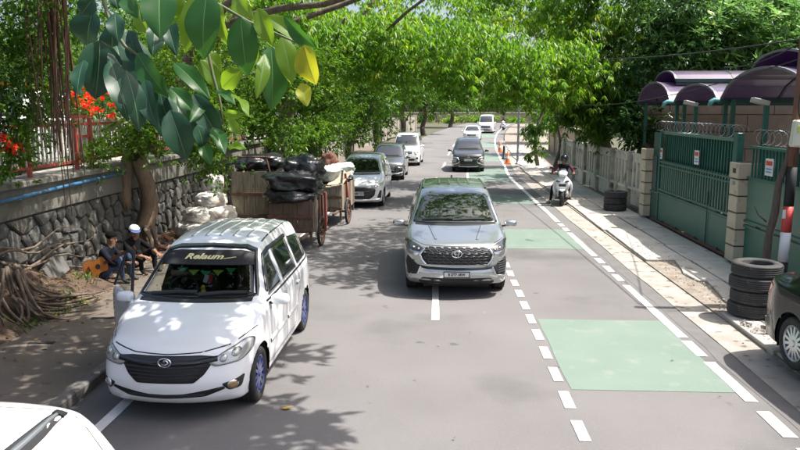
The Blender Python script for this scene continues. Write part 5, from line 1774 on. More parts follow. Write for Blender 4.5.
# ------------------------------------------------------------------ white MPV with its driver's door open
def build_white_mpv():
    c = Car('parked_mpv', 'white people carrier with cream windscreen script, blue wheels and its door open', (-2.78, 6.92, 0), R(-0.5),
            MATS['white_paint'], 4.16, 0.83,
            [(0, .80), (.15, .88), (.55, .99), (1.0, 1.09), (1.08, 1.12), (1.45, 1.39), (1.75, 1.585), (1.95, 1.645), (2.4, 1.69), (3.2, 1.69), (3.85, 1.62), (4.0, 1.42), (4.16, 1.05)],
            [(0, .74), (.5, .86), (1.1, .98), (2, 1.0), (4.16, 1.05)], zb=0.2, axles=(.78, 3.42), wr=.31, bowf=.26, nose=.88,
            fprof=[(.2, .07), (.32, .02), (.45, 0.0), (.6, .03), (.75, .075), (.9, .14)])
    gl = MATS['car_glass']; bp = MATS['black_plastic']
    ws = sym([(.70, 1.10), (.685, 1.17), (.545, 1.56), (.40, 1.60)])
    # black ring round the windscreen, glass pane, banner across its top
    ring = round_poly(ws, .05)
    inner = sym([(.655, 1.135), (.64, 1.18), (.525, 1.50), (.38, 1.515)])
    c.cut(round_poly(inner, .04), 'f')
    c.ribbon('windscreen_border', [(.69, 1.125), (.675, 1.18), (.545, 1.54), (.42, 1.575), (0, 1.59), (-.42, 1.575), (-.545, 1.54), (-.675, 1.18), (-.69, 1.125), (-.4, 1.115), (0, 1.112), (.4, 1.115)], 'f', MATS['gloss_black'], w=.045, off=.004, closed=True)
    pane = c.patch('windscreen', round_poly(inner, .03), 'f', MATS['clear_glass'], .002, rim=.004, rings=7)
    c.patch('sun_strip', sym([(.57, 1.40), (.545, 1.50), (.535, 1.525), (.38, 1.545)]), 'f', MATS['matte_black'], .0045, rings=4, parent=pane, rim=.002)
    # script on the strip
    loc, nor = c.hit((0.0, 1.475), 'f')
    tilt = math.atan2(-nor.z, -nor.y)
    Mx = Matrix.Translation(loc + nor * .012 + Vector((-0.06, 0, 0))) @ Matrix.Rotation(math.acos(max(-1, min(1, nor.z))), 4, 'X')
    text_mesh('Relaum', .125, 'script', MATS['script_cream'], pane, Mx @ Matrix.Scale(1.25, 4, (1, 0, 0)), shear=.35, bold=.004)
    fl = MB().tube([loc + nor * .012 + Vector((-.36, -.02, -.045)), loc + nor * .012 + Vector((0, -.02, -.05)), loc + nor * .012 + Vector((.34, 0, .0))], .006, 5)
    fl.build('script_flourish', MATS['script_cream'], pane)
    c.wipers(1.125, arms=((-.55, .0), (.02, .58)))
    c.ribbon('cowl', [(-.66, 1.088), (0, 1.085), (.66, 1.09)], 'f', bp, w=.03, off=.003)
    # front end
    c.lamp([(.43, .665), (.50, .625), (.73, .648), (.79, .695), (.80, .80), (.74, .825), (.58, .755)], shell=MATS['lamp_clear'], inner=((.575, .695, .036), (.685, .735, .042)), dark=MATS['lamp_bowl'], bright=MATS['lamp_clear'])
    for sd in (1, -1):
        o = [(.43, .665), (.50, .625), (.73, .648), (.79, .695), (.80, .80), (.74, .825), (.58, .755)]
        c.ribbon('lamp_edge', round_poly(o if sd > 0 else mirror(o), .03), 'f', MATS['dark_rim'], w=.009, off=.007, closed=True)
    c.ribbon('hood_seam', [(-.80, .885), (-.62, .81), (-.35, .765), (0, .752), (.35, .765), (.62, .81), (.80, .885)], 'f', MATS['seam'], w=.012, off=.001)
    g = c.patch('grille', round_poly(sym([(.30, .47), (.40, .55), (.47, .655), (.55, .715), (.36, .74)]), .02), 'f', MATS['black_plastic'], .004, rings=5)
    c.ribbon('grille_garnish', [(-.52, .70), (-.3, .672), (0, .664), (.3, .672), (.52, .70)], 'f', MATS['gloss_black'], w=.055, off=.012, parent=g)
    for z, hw in ((.62, .43), (.585, .40), (.55, .37), (.515, .34)):
        c.ribbon('slat', [(-hw, z + .012), (0, z), (hw, z + .012)], 'f', MATS['matte_black'], w=.018, off=.02, parent=g, h=.008)
    emblem_oval(c, .68, .066, .046, 'dring')
    low = c.patch('lower_intake', round_poly([(-.60, .385), (-.40, .315), (0, .30), (.40, .315), (.60, .385), (.58, .415), (.40, .358), (0, .345), (-.40, .358), (-.58, .415)], .02), 'f', MATS['matte_black'], .004, rings=4, center=(0, .325))
    for z in (.318, .333):
        c.ribbon('slat', [(-.40, z + .012), (0, z), (.40, z + .012)], 'f', MATS['black_plastic'], w=.008, off=.010, parent=low)
    for sd in (1, -1):
        o = [(.56, .44), (.63, .36), (.735, .37), (.76, .50), (.70, .47)]
        if sd < 0: o = mirror(o)
        a = c.patch('fog_lamp', round_poly(o, .03), 'f', MATS['black_plastic'], .005, rings=4)
        for r, mm, of in ((.048, 'chrome', .010), (.040, 'lamp_amber' if sd > 0 else 'lamp_clear', .014)):
            c.patch('lens', [(sd * .665 + r * math.cos(k * math.pi / 7), .418 + r * math.sin(k * math.pi / 7)) for k in range(14)], 'f', MATS[mm], of, parent=a, rings=2)
    # sides
    panes = [[(1.35, 1.06), (2.05, 1.07), (2.02, 1.49), (1.72, 1.46)], [(2.14, 1.07), (2.92, 1.08), (2.90, 1.50), (2.12, 1.50)], [(3.02, 1.09), (3.72, 1.12), (3.58, 1.44), (3.0, 1.49)]]
    c.side_glass(panes, gl, sides=('R',))
    c.side_glass(panes[1:], gl, sides=('l',))
    c.ribbon('window_trim', [(1.22, 1.03), (2.1, 1.035), (3.0, 1.05), (3.80, 1.08)], 'R', bp, w=.025, off=.004)
    c.ribbon('rain_visor', [(1.36, 1.12), (1.55, 1.33), (1.72, 1.475), (2.0, 1.515), (2.9, 1.52)], 'R', bp, w=.05, off=.012, h=.012)
    c.ribbon('pillar_blackout', [(2.085, 1.05), (2.07, 1.50)], 'R', MATS['white_paint'], w=.05, off=.005)
    c.seams([[(1.12, .34), (1.16, .70), (1.14, 1.0)], [(2.10, .30), (2.12, .7), (2.09, 1.03)], [(2.98, 1.05), (2.98, .80), (2.80, .60), (2.66, .33)], [(1.12, .31), (2.66, .31)]], MATS['seam'], sides=('R',))
    c.seams([[(2.98, 1.05), (2.98, .80), (2.80, .60), (2.66, .33)]], MATS['seam'], sides=('l',))
    c.ribbon('side_moulding', [(1.2, .56), (2.06, .57)], 'R', MATS['white_paint'], w=.05, off=.008, h=.008)
    c.ribbon('side_moulding', [(2.16, .57), (2.74, .575)], 'R', MATS['white_paint'], w=.05, off=.008, h=.008)
    c.handles([(1.95, .86), (2.82, .88)], MATS['white_paint'], sides=('R',))
    roof_ribs(c, (-.36, -.18, 0, .18, .36), 2.05, 3.6, MATS['white_paint'])
    for sd in (-1, 1):
        c.ribbon('roof_channel', [(sd * .555, 1.95), (sd * .55, 2.6), (sd * .545, 3.7)], 't', MATS['seam'], w=.016, off=.001, step=.15)
    c.mirrors(1.30, 1.0, MATS['white_paint'], size=(.112, .075, .07), out=.075)
    # driver's doorway on the image-left side: a cut opening and the swung door
    door_o = [(1.14, .33), (2.08, .33), (2.09, 1.03), (2.03, 1.51), (1.72, 1.47), (1.30, 1.06), (1.14, 1.0)]
    c.cut(door_o, 'l')
    hinge = Vector((-0.80, 1.15, 0))
    ang = R(-37)
    D = Matrix.Translation(hinge) @ Matrix.Rotation(-ang, 4, 'Z') @ Matrix.Translation(-hinge)
    panel = c.patch('open_door', round_poly([(1.15, .33), (2.07, .33), (2.09, 1.03), (1.30, 1.04), (1.15, 1.0)], .03), 'l', MATS['white_paint'], .0, rim=.07, rings=5)
    fr = c.ribbon('door_frame', [(1.28, 1.05), (1.72, 1.47), (2.03, 1.50), (2.09, 1.03)], 'l', bp, w=.055, off=.01, parent=panel)
    pg = c.patch('door_glass', round_poly([(1.36, 1.06), (2.05, 1.07), (2.0, 1.47), (1.73, 1.44)], .03), 'l', MATS['clear_glass'], 0.0, parent=panel, rings=3, rim=.004)
    for o in (panel, fr, pg):
        o.data.transform(D)
    # cabin
    cab = MB().box((0, 2.5, .62), (1.44, 2.6, .06)).box((0, 3.9, .95), (1.3, .05, .7))
    cab.build('cabin_floor', MATS['dash_grey'], c.root)
    da = MB().prism([(1.12, .72), (1.16, 1.06), (1.32, 1.075), (1.50, 1.02), (1.56, .8)], 'x', -.70, .70)
    dash = da.build('dashboard', MATS['dash_grey'], c.root, True)
    for sx, mm in ((-.37, 'seat_cloth'), (.37, 'seat_tan')):
        se = MB().box((sx, 2.08, .80), (.5, .55, .18)).box((sx, 2.38, 1.10), (.5, .16, .62), rotx(R(-14))).box((sx, 2.48, 1.46), (.27, .10, .16), rotx(R(-10)))
        se.build('seat', MATS[mm], c.root, bevel=.03)
    rs = MB().box((0, 3.05, .80), (1.3, .5, .18)).box((0, 3.32, 1.10), (1.3, .16, .62), rotx(R(-14)))
    rs.build('seat', MATS['seat_cloth'], c.root, bevel=.03)
    stw = MB()
    cc = Vector((-.37, 1.66, 1.03))
    Mt = Matrix.Translation(cc) @ Matrix.Rotation(R(65), 4, 'X')
    stw.tube([Mt @ Vector((.18 * math.cos(a * math.pi / 10), .18 * math.sin(a * math.pi / 10), 0)) for a in range(21)], .014, 6, False)
    stw.cyl(Mt @ Vector((-.17, 0, 0)), Mt @ Vector((.17, 0, 0)), .016).cyl(Mt @ Vector((0, 0, .0)), (-.37, 1.45, .92), .03)
    stw.build('steering_wheel', MATS['black_plastic'], c.root)
    # bunting behind the glass, little flag, dashboard figure
    for k in range(5):
        x = -.30 + .15 * k
        z = 1.385 - .03 * math.sin(math.pi * k / 4)
        loc, nor = c.hit((x, z), 'f')
        p = loc - nor * .05
        b = MB().add([(p.x - .07, p.y, p.z + .02), (p.x + .07, p.y, p.z + .02), (p.x, p.y - .03, p.z - .04), (p.x - .07, p.y + .004, p.z + .02), (p.x + .07, p.y + .004, p.z + .02), (p.x, p.y - .026, p.z - .04)], [(0, 1, 2), (5, 4, 3), (0, 3, 4, 1), (1, 4, 5, 2), (2, 5, 3, 0)])
        o = b.build('bunting_flag', MATS['flag_green' if k % 2 == 0 else 'flag_lime'], c.root)
    loc, nor = c.hit((.02, 1.30), 'f')
    p = loc - nor * .06
    b = MB().box(p, (.05, .006, .10), roty(R(20))); b.build('pennant', MATS['plate_white'], c.root)
    b = MB().box(p + Vector((.05, .001, .0)), (.05, .006, .10), roty(R(20))); b.build('pennant', MATS['flag_red'], c.root)
    b = MB().ell((.02, 1.26, 1.12), (.032, .028, .05), 10, 8).ell((.02, 1.26, 1.175), (.028, .028, .028), 10, 8)
    b.build('dashboard_figure', MATS['toy_yellow'], c.root, True)
    c.finish()
    c.wheels(MATS['rim_blue'], 'spoke', 12, rw=.19)
    return c

# ------------------------------------------------------------------ silver MPV coming down the middle of the road
def build_silver_mpv():
    c = Car('moving_mpv', 'silver people carrier with honeycomb grille driving towards the viewer on the centre line', (.36, 12.12, 0), R(0.3),
            MATS['silver_paint'], 4.75, .925,
            [(0, .93), (.12, .985), (.5, 1.07), (1.05, 1.17), (1.15, 1.20), (1.55, 1.47), (1.9, 1.665), (2.15, 1.74), (2.7, 1.795), (3.6, 1.785), (4.35, 1.69), (4.55, 1.45), (4.75, 1.05)],
            [(0, .86), (.6, .98), (1.15, 1.06), (2.2, 1.08), (4.75, 1.16)], zb=.24, axles=(.95, 3.80), wr=.345, bowf=.24, nose=.90,
            fprof=[(.24, .09), (.34, .03), (.45, 0.0), (.55, .02), (.62, .03), (.78, .02), (.92, .07), (1.05, .14)])
    gl = MATS['car_glass']; bp = MATS['black_plastic']
    c.patch('windscreen', round_poly(sym([(.785, 1.185), (.765, 1.25), (.62, 1.63), (.46, 1.675)]), .05), 'f', gl, .006, rings=10, relax=8)
    c.ribbon('cowl', [(-.74, 1.175), (0, 1.168), (.74, 1.175)], 'f', bp, w=.04, off=.004)
    c.wipers(1.215, arms=((-.62, -.02), (-.05, .55)))
    g = c.patch('grille', round_poly(sym([(.52, .615), (.585, .70), (.615, .79), (.53, .905)]), .025), 'f', MATS['matte_black'], .004, rings=6)
    for row in range(6):
        z = .640 + row * .050
        for k in range(-5, 6):
            x = k * .125 + (.0625 if row % 2 else 0)
            if abs(x) > .545 - abs(z - .77) * .25: continue
            h = [(x - .058, z), (x - .035, z + .020), (x + .035, z + .020), (x + .058, z), (x + .035, z - .020), (x - .035, z - .020)]
            c.ribbon('grille_cell', h, 'f', MATS['gunmetal'], w=.008, off=.010, closed=True, parent=g, h=.003)
    for sd in (1, -1):
        c.ribbon('grille_edge', [(sd * .53, .61), (sd * .60, .69), (sd * .635, .79), (sd * .57, .87)], 'f', MATS['chrome'], w=.035, off=.008, h=.01)
    emblem_oval(c, .81, .085, .062, 'ovals')
    c.lamp([(.53, .865), (.60, .815), (.80, .85), (.885, .90), (.91, .985), (.84, .985), (.68, .945)], shell=MATS['lamp_dark'], inner=((.66, .87, .026), (.745, .89, .026)), dark=MATS['gloss_black'], bright=MATS['lamp_clear'])
    c.ribbon('chin_gap', [(-.70, .585), (-.5, .555), (0, .545), (.5, .555), (.70, .585)], 'f', MATS['matte_black'], w=.05, off=.004)
    for sd in (1, -1):
        o = [(.64, .575), (.69, .43), (.84, .41), (.885, .60), (.85, .75), (.76, .67)]
        if sd < 0: o = mirror(o)
        a = c.patch('side_intake', round_poly(o, .025), 'f', MATS['matte_black'], .005, rings=4)
        for k in range(6):
            z = .47 + k * .04
            c.ribbon('slat', [(sd * .72, z), (sd * .80, z + .012), (sd * .84, z + .02)], 'f', bp, w=.010, off=.012, parent=a, h=.004)
        c.ribbon('bumper_accent', [(sd * .62, .575), (sd * .68, .43), (sd * .86, .40)], 'f', MATS['satin_silver'], w=.03, off=.008, h=.008)
    lo = c.patch('lower_intake', round_poly(sym([(.62, .27), (.66, .31), (.59, .385)]), .02), 'f', MATS['matte_black'], .004, rings=3)
    c.ribbon('slat', [(-.55, .32), (0, .315), (.55, .32)], 'f', bp, w=.014, off=.010, parent=lo)
    c.plate(0, .455, 'B 2777 UKW', w=.43, h=.085)
    c.side_glass([[(1.45, 1.13), (2.35, 1.15), (2.33, 1.60), (1.95, 1.58), (1.75, 1.42)], [(2.45, 1.15), (3.35, 1.18), (3.30, 1.60), (2.43, 1.61)], [(3.45, 1.19), (4.20, 1.24), (4.0, 1.55), (3.42, 1.60)]], gl)
    c.seams([[(1.3, .36), (1.34, .75), (1.32, 1.07)], [(2.40, .36), (2.40, 1.1)], [(3.40, 1.14), (3.30, .8), (3.05, .5), (2.98, .36)], [(1.3, .34), (2.98, .34)]], MATS['seam'])
    c.handles([(2.2, .95), (3.2, .97)], MATS['silver_paint'])
    c.ribbon('hood_seam', [(-.82, 1.0), (-.55, .935), (0, .925), (.55, .935), (.82, 1.0)], 'f', MATS['seam'], w=.010, off=.001)
    for sd in (-1, 1):
        c.ribbon('hood_crease', [(sd * .36, .35), (sd * .48, 1.0)], 't', MATS['silver_paint'], w=.05, off=.001, h=.008, step=.1)
        c.ribbon('roof_rail', [(sd * .615, 2.2), (sd * .61, 3.0), (sd * .59, 4.1)], 't', MATS['silver_paint'], w=.035, off=.006, h=.014, step=.15)
    roof_ribs(c, (-.30, -.1, .1, .30), 2.4, 4.0, MATS['silver_paint'])
    fin = MB().prism([(4.0, 1.72), (4.18, 1.73), (4.16, 1.80)], 'x', -.02, .02); fin.build('antenna', bp, c.root)
    c.mirrors(1.50, 1.08, MATS['silver_paint'], size=(.12, .075, .068), out=.10)
    c.finish()
    c.wheels(MATS['dark_rim'], 'twist', 10, rw=.21)
    return c

# ------------------------------------------------------------------ the other cars share this trimming
def trim_car(c, ws, cowl, head, grille, low, plate, panes, mirror_at, mirror_mat, fogs=None, head_mat='lamp_clear', bars=3, seams=None, rim='rim_silver', nspoke=10, bowls=((.6, .72, .05),), glass='car_glass', wiper=True, grille_mat='black_plastic', bar_mat='chrome', text=None, txtz=None):
    gl = MATS[glass]
    c.patch('windscreen', round_poly(sym(ws), .05), 'f', gl, .006, rings=8, relax=5)
    c.ribbon('cowl', [(-ws[0][0] * .95, cowl), (0, cowl - .008), (ws[0][0] * .95, cowl)], 'f', MATS['black_plastic'], w=.04, off=.004)
    if wiper: c.wipers(cowl + .04, arms=((-.5, .0), (.0, .5)))
    c.lamp(head, shell=MATS[head_mat], inner=bowls)
    if grille:
        g = c.patch('grille', round_poly(sym(grille), .02), 'f', MATS[grille_mat], .004, rings=4)
        z0 = min(p[1] for p in grille); z1 = max(p[1] for p in grille)
        for k in range(bars):
            z = lerp(z0, z1, (k + .6) / (bars + .2))
            hw = min(p[0] for p in grille) * .95
            c.ribbon('slat', [(-hw, z), (0, z - .005), (hw, z)], 'f', MATS[bar_mat], w=.018, off=.010, parent=g, h=.004)
    if low:
        c.patch('lower_intake', round_poly(sym(low), .02), 'f', MATS['matte_black'], .004, rings=4)
    if plate: c.plate(0, plate[0], plate[1])
    for f in (fogs or []):
        for sd in (1, -1):
            c.patch('fog_lamp', round_poly(f if sd > 0 else mirror(f), .02), 'f', MATS['black_plastic'], .005, rings=3)
    c.side_glass(panes, gl)
    c.seams(seams or [[(1.15, .34), (1.18, 1.0)], [(2.12, .30), (2.1, 1.03)], [(2.98, 1.05), (2.98, .80), (2.66, .33)]], MATS['seam'])
    c.handles([(1.95, .88), (2.82, .9)], c.body_mat)
    c.mirrors(mirror_at[0], mirror_at[1], mirror_mat)
    c.finish()
    c.wheels(MATS[rim], 'spoke', nspoke)

MPV_TOP = [(0, .82), (.15, .90), (.55, 1.0), (1.0, 1.09), (1.08, 1.12), (1.45, 1.39), (1.75, 1.585), (1.95, 1.645), (2.4, 1.69), (3.2, 1.69), (3.85, 1.62), (4.0, 1.42), (4.18, 1.05)]
MPV_BELT = [(0, .76), (.5, .88), (1.1, .99), (2, 1.01), (4.18, 1.06)]
MPV_PANES = [[(1.38, 1.06), (2.05, 1.07), (2.02, 1.49), (1.72, 1.46)], [(2.14, 1.07), (2.92, 1.08), (2.90, 1.50), (2.12, 1.50)], [(3.02, 1.09), (3.72, 1.12), (3.58, 1.44), (3.0, 1.49)]]
MPV_WS = [(.70, 1.11), (.685, 1.17), (.545, 1.55), (.40, 1.60)]

def build_parked_row():
    # silver-white MPV behind the carts
    c = Car('parked_mpv', 'light silver people carrier with a wide black grille parked behind the carts', (-2.62, 23.72, 0), R(-1.0), MATS['light_silver'], 4.18, .84, MPV_TOP, MPV_BELT, axles=(.78, 3.45), wr=.315, bowf=.22, nose=.9)
    c.ribbon('chrome_bar', [(-.62, .795), (-.3, .745), (0, .735), (.3, .745), (.62, .795)], 'f', MATS['satin_silver'], w=.03, off=.008, h=.006)
    c.ribbon('bumper_bar', [(-.70, .30), (0, .27), (.70, .30)], 'f', MATS['light_silver'], w=.05, off=.02, h=.02)
    trim_car(c, MPV_WS, 1.08, [(.44, .75), (.52, .70), (.74, .74), (.82, .85), (.70, .83)], [(.40, .31), (.56, .44), (.60, .62), (.50, .71)], [(.5, .24), (.54, .265), (.5, .29)], (.50, 'B 2688 TZV'), MPV_PANES, (1.32, 1.0), MATS['light_silver'], fogs=[[(.64, .36), (.76, .34), (.78, .60), (.73, .60)]], bars=4, bar_mat='matte_black')
    # dark grey hatchback next
    c = Car('parked_hatchback', 'dark grey car parked between the light silver carrier and the white van', (-2.35, 33.3, 0), R(-1.5), MATS['grey_paint'], 4.1, .83, [(p[0], p[1] * .965) for p in MPV_TOP], [(p[0], p[1] * .965) for p in MPV_BELT], axles=(.78, 3.3), wr=.31, bowf=.22, nose=.88)
    c.ribbon('bumper_bar', [(-.62, .33), (0, .30), (.62, .33)], 'f', MATS['satin_silver'], w=.05, off=.015, h=.015)
    for sd in (1, -1):
        c.ribbon('lamp_surround', [(sd * .56, .62), (sd * .78, .60), (sd * .76, .38), (sd * .58, .36)], 'f', MATS['chrome'], w=.03, off=.01, h=.01)
    trim_car(c, [(p[0], p[1] * .965) for p in MPV_WS], 1.045, [(.46, .72), (.54, .68), (.74, .71), (.81, .81), (.70, .79)], [(.42, .42), (.48, .55), (.44, .68)], [(.4, .22), (.46, .26), (.4, .30)], (.48, ''), [[(y, z * .965) for (y, z) in o] for o in MPV_PANES], (1.32, .97), MATS['grey_paint'], fogs=[[(.60, .40), (.74, .42), (.74, .56), (.62, .56)]], head_mat='lamp_clear')
    # boxy white van
    c = Car('parked_van', 'tall boxy white van parked behind the dark grey car', (-1.82, 42.1, 0), R(-2.6), MATS['white_paint'], 4.2, .83,
            [(0, .88), (.1, 1.0), (.35, 1.10), (.62, 1.20), (.95, 1.50), (1.25, 1.76), (1.45, 1.84), (2.0, 1.90), (3.6, 1.90), (4.05, 1.82), (4.2, 1.3)],
            [(0, .84), (.5, 1.0), (1.1, 1.06), (4.2, 1.08)], axles=(.8, 3.4), wr=.31, bowf=.16, nose=.92, tumble=.22)
    trim_car(c, [(.70, 1.20), (.69, 1.28), (.60, 1.73), (.44, 1.78)], 1.165, [(.45, .86), (.50, .76), (.74, .76), (.80, .92), (.66, .94)], [(.34, .72), (.40, .80), (.38, .88)], [(.50, .32), (.58, .40), (.50, .44)], (.56, ''), [[(1.05, 1.16), (1.85, 1.16), (1.85, 1.70), (1.35, 1.68)], [(1.95, 1.16), (2.9, 1.16), (2.9, 1.70), (1.95, 1.70)], [(3.0, 1.16), (3.9, 1.18), (3.85, 1.68), (3.0, 1.70)]], (.95, 1.10), MATS['white_paint'], bars=2, fogs=[[(.60, .42), (.74, .42), (.74, .52), (.62, .52)]])

def build_traffic():
    # dark crossover with bold chrome strokes at the nose
    c = Car('moving_crossover', 'dark bronze-grey car with X-shaped chrome nose behind the silver carrier', (1.66, 38.0, 0), R(-2.2), MATS['bronze_grey'], 4.45, .875,
            [(0, .92), (.12, .98), (.5, 1.06), (1.05, 1.14), (1.15, 1.17), (1.55, 1.44), (1.9, 1.62), (2.1, 1.68), (2.7, 1.72), (3.5, 1.70), (4.15, 1.58), (4.3, 1.35), (4.45, 1.0)],
            [(0, .86), (.6, .95), (1.15, 1.03), (4.45, 1.1)], zb=.24, axles=(.88, 3.65), wr=.335, bowf=.22, nose=.9)
    for sd in (1, -1):
        c.ribbon('chrome_stroke', [(sd * .82, .80), (sd * .58, .76), (sd * .46, .62), (sd * .50, .50), (sd * .80, .40)], 'f', MATS['chrome'], w=.05, off=.012, h=.012)
        c.patch('headlight', [(sd * .60, .68), (sd * .62, .54), (sd * .78, .50), (sd * .82, .66), (sd * .76, .73)][::sd], 'f', MATS['lamp_clear'], .006, rings=3)
    c.ribbon('skid_bar', [(-.5, .36), (-.46, .31), (0, .30), (.46, .31), (.5, .36)], 'f', MATS['chrome'], w=.035, off=.012, h=.012)
    emblem_oval(c, .80, .075, .075, 'diamonds')
    trim_car(c, [(.74, 1.17), (.72, 1.23), (.57, 1.58), (.42, 1.62)], 1.135, [(.56, .88), (.62, .85), (.80, .88), (.86, .95), (.78, .95)], [(.40, .42), (.42, .55), (.44, .72)], [(.40, .27), (.46, .32), (.42, .38)], (.66, ''), [[(1.45, 1.10), (2.25, 1.11), (2.23, 1.52), (1.9, 1.50)], [(2.35, 1.11), (3.15, 1.13), (3.1, 1.52), (2.33, 1.53)], [(3.25, 1.14), (3.95, 1.2), (3.75, 1.45), (3.22, 1.51)]], (1.45, 1.03), MATS['bronze_grey'], bars=2, bar_mat='matte_black', head_mat='lamp_dark', bowls=())
    # white saloon and white minibus far behind
    y = 69.0
    c = Car('moving_saloon', 'white low saloon far down the road behind the dark crossover', (road_c(y) + 1.35, y, road_e(y)), R(-5.2), MATS['white_paint'], 4.4, .85,
            [(0, .74), (.15, .82), (.6, .90), (1.1, .97), (1.2, 1.0), (1.9, 1.38), (2.2, 1.45), (2.9, 1.46), (3.5, 1.28), (3.8, 1.08), (4.4, .98)],
            [(0, .70), (.6, .82), (1.2, .90), (4.4, .95)], zb=.18, axles=(.85, 3.45), wr=.31, nose=.86)
    trim_car(c, [(.68, 1.0), (.66, 1.06), (.52, 1.32), (.38, 1.37)], .975, [(.46, .68), (.52, .62), (.74, .64), (.80, .74), (.66, .74)], [(.36, .5), (.42, .6), (.40, .68)], [(.5, .24), (.6, .3), (.55, .36)], (.44, ''), [[(1.5, .96), (2.3, .97), (2.3, 1.34), (2.0, 1.32)], [(2.4, .97), (3.3, 1.0), (3.05, 1.30), (2.4, 1.34)]], (1.35, .88), MATS['white_paint'], bars=2)
    y = 86.0
    c = Car('moving_minibus', 'tall white minibus farthest down the road on the right', (road_c(y) + 2.2, y, road_e(y)), R(-8), MATS['white_paint'], 5.0, .92,
            [(0, .95), (.1, 1.1), (.4, 1.2), (.75, 1.32), (1.15, 1.75), (1.5, 2.05), (1.8, 2.15), (2.5, 2.2), (4.6, 2.18), (5.0, 1.5)],
            [(0, .9), (.5, 1.1), (1.1, 1.15), (5.0, 1.15)], axles=(.9, 3.6), wr=.33, bowf=.14, nose=.92, tumble=.16)
    trim_car(c, [(.78, 1.32), (.77, 1.4), (.70, 1.98), (.5, 2.03)], 1.29, [(.52, .95), (.58, .85), (.80, .85), (.86, 1.02), (.7, 1.04)], [(.5, .62), (.55, .8), (.5, .92)], [(.5, .34), (.6, .4), (.5, .46)], (.54, ''), [[(1.2, 1.25), (2.0, 1.25), (2.0, 1.9), (1.55, 1.88)], [(2.1, 1.25), (4.6, 1.25), (4.6, 1.9), (2.1, 1.9)]], (1.05, 1.22), MATS['white_paint'], bars=3)

# ------------------------------------------------------------------ cars cut by the frame
def build_near_white():
    L = 4.16
    c = Car('parked_hatchback', 'white car roof with a dark channel strip at the bottom left corner', (-2.63, .18, 0), R(0), MATS['pearl_white'], L, .83,
            [(0, .80), (.15, .88), (.55, .99), (1.0, 1.07), (1.1, 1.11), (1.5, 1.38), (1.85, 1.56), (2.1, 1.62), (2.6, 1.665), (3.2, 1.655), (3.75, 1.59), (3.95, 1.46), (4.16, 1.05)],
            MPV_BELT, axles=(.78, 3.42), wr=.31)
    gl = MATS['car_glass']; bp = MATS['black_plastic']
    for sd in (-1, 1):
        c.ribbon('roof_channel', [(sd * .588, 1.9), (sd * .585, 2.6), (sd * .572, 3.25), (sd * .555, 3.50)], 't', MATS['dark_rim'], w=.06, off=.003, h=.004, step=.1)
        c.ribbon('channel_strip', [(sd * .588, 1.9), (sd * .585, 2.6), (sd * .572, 3.25), (sd * .555, 3.46)], 't', MATS['satin_silver'], w=.018, off=.010, h=.004, step=.1)
        c.ribbon('channel_end', [(sd * .56, 3.46), (sd * .552, 3.52)], 't', bp, w=.062, off=.010, h=.004, step=.02)
    c.ribbon('tailgate_seam', [(-.72, 3.70), (-.56, 3.54), (-.3, 3.49), (0, 3.48), (.3, 3.49), (.56, 3.54), (.72, 3.70)], 't', MATS['seam'], w=.008, off=.001)
    trim_car(c, MPV_WS, 1.08, [(.44, .70), (.50, .62), (.74, .65), (.82, .84), (.70, .80)], [(.32, .47), (.40, .55), (.50, .72)], [(.4, .28), (.5, .33), (.4, .38)], None, [[(1.38, 1.06), (2.05, 1.07), (2.02, 1.44), (1.72, 1.42)], [(2.14, 1.07), (2.92, 1.08), (2.90, 1.45), (2.12, 1.45)], [(3.02, 1.09), (3.62, 1.12), (3.42, 1.38), (3.0, 1.44)]], (1.32, 1.0), MATS['pearl_white'])
    return c

def build_black_saloon():
    c = Car('parked_saloon', 'black saloon with a red tail lamp at the right edge beside the tyres', (5.37, 5.2, .12), R(3), MATS['black_green_paint'], 4.55, .88,
            [(0, .74), (.15, .82), (.6, .92), (1.15, 1.0), (1.25, 1.03), (1.95, 1.38), (2.25, 1.44), (2.9, 1.45), (3.5, 1.28), (3.82, 1.10), (4.3, 1.08), (4.55, .96)],
            [(0, .72), (.6, .84), (1.2, .92), (4.55, .98)], zb=.2, axles=(.85, 3.50), wr=.325, nose=.86, tail=.84, bowr=.22)
    for sd in (-1, 1):
        v = 'R' if sd > 0 else 'l'
        c.patch('tail_lamp', round_poly([(4.08, .92), (4.30, .93), (4.42, .84), (4.40, .72), (4.28, .74)], .03), v, MATS['lamp_red'], .005, rings=4)
        c.patch('tail_lamp', round_poly([(sd * .45, .74), (sd * .70, .72), (sd * .74, .92), (sd * .5, .90)][::sd], .03), 'r', MATS['lamp_red'], .005, rings=4)
        c.ribbon('bumper_seam', [(4.36, .70), (4.10, .62), (3.95, .45)], v, MATS['seam'], w=.008, off=.001)
    c.ribbon('trunk_chrome', [(-.4, .80), (.4, .80)], 'r', MATS['chrome'], w=.04, off=.01, h=.01)
    trim_car(c, [(.68, 1.02), (.66, 1.08), (.52, 1.32), (.38, 1.37)], .99, [(.46, .68), (.52, .62), (.74, .64), (.80, .74), (.66, .74)], [(.36, .5), (.42, .6), (.40, .68)], [(.5, .24), (.6, .3), (.55, .36)], None, [[(1.55, .98), (2.35, .99), (2.35, 1.34), (2.05, 1.32)], [(2.45, .99), (3.35, 1.02), (3.1, 1.30), (2.45, 1.34)]], (1.4, .90), MATS['black_green_paint'], bars=2, nspoke=14)
    return c

build_white_mpv()
build_silver_mpv()
build_parked_row()
build_traffic()
build_near_white()
build_black_saloon()
def build_terrace_car():
    c = Car('terrace_car', 'pale car parked on the terrace behind the red railing', (-8.75, 12.6, 2.01), R(4), MATS['pearl_white'], 4.18, .84, MPV_TOP, MPV_BELT, axles=(.78, 3.45), wr=.315)
    trim_car(c, MPV_WS, 1.08, [(.44, .75), (.52, .70), (.74, .74), (.82, .85), (.70, .83)], [(.40, .45), (.45, .55), (.50, .71)], [(.5, .24), (.54, .265), (.5, .29)], None, MPV_PANES, (1.32, 1.0), MATS['pearl_white'])
build_terrace_car()

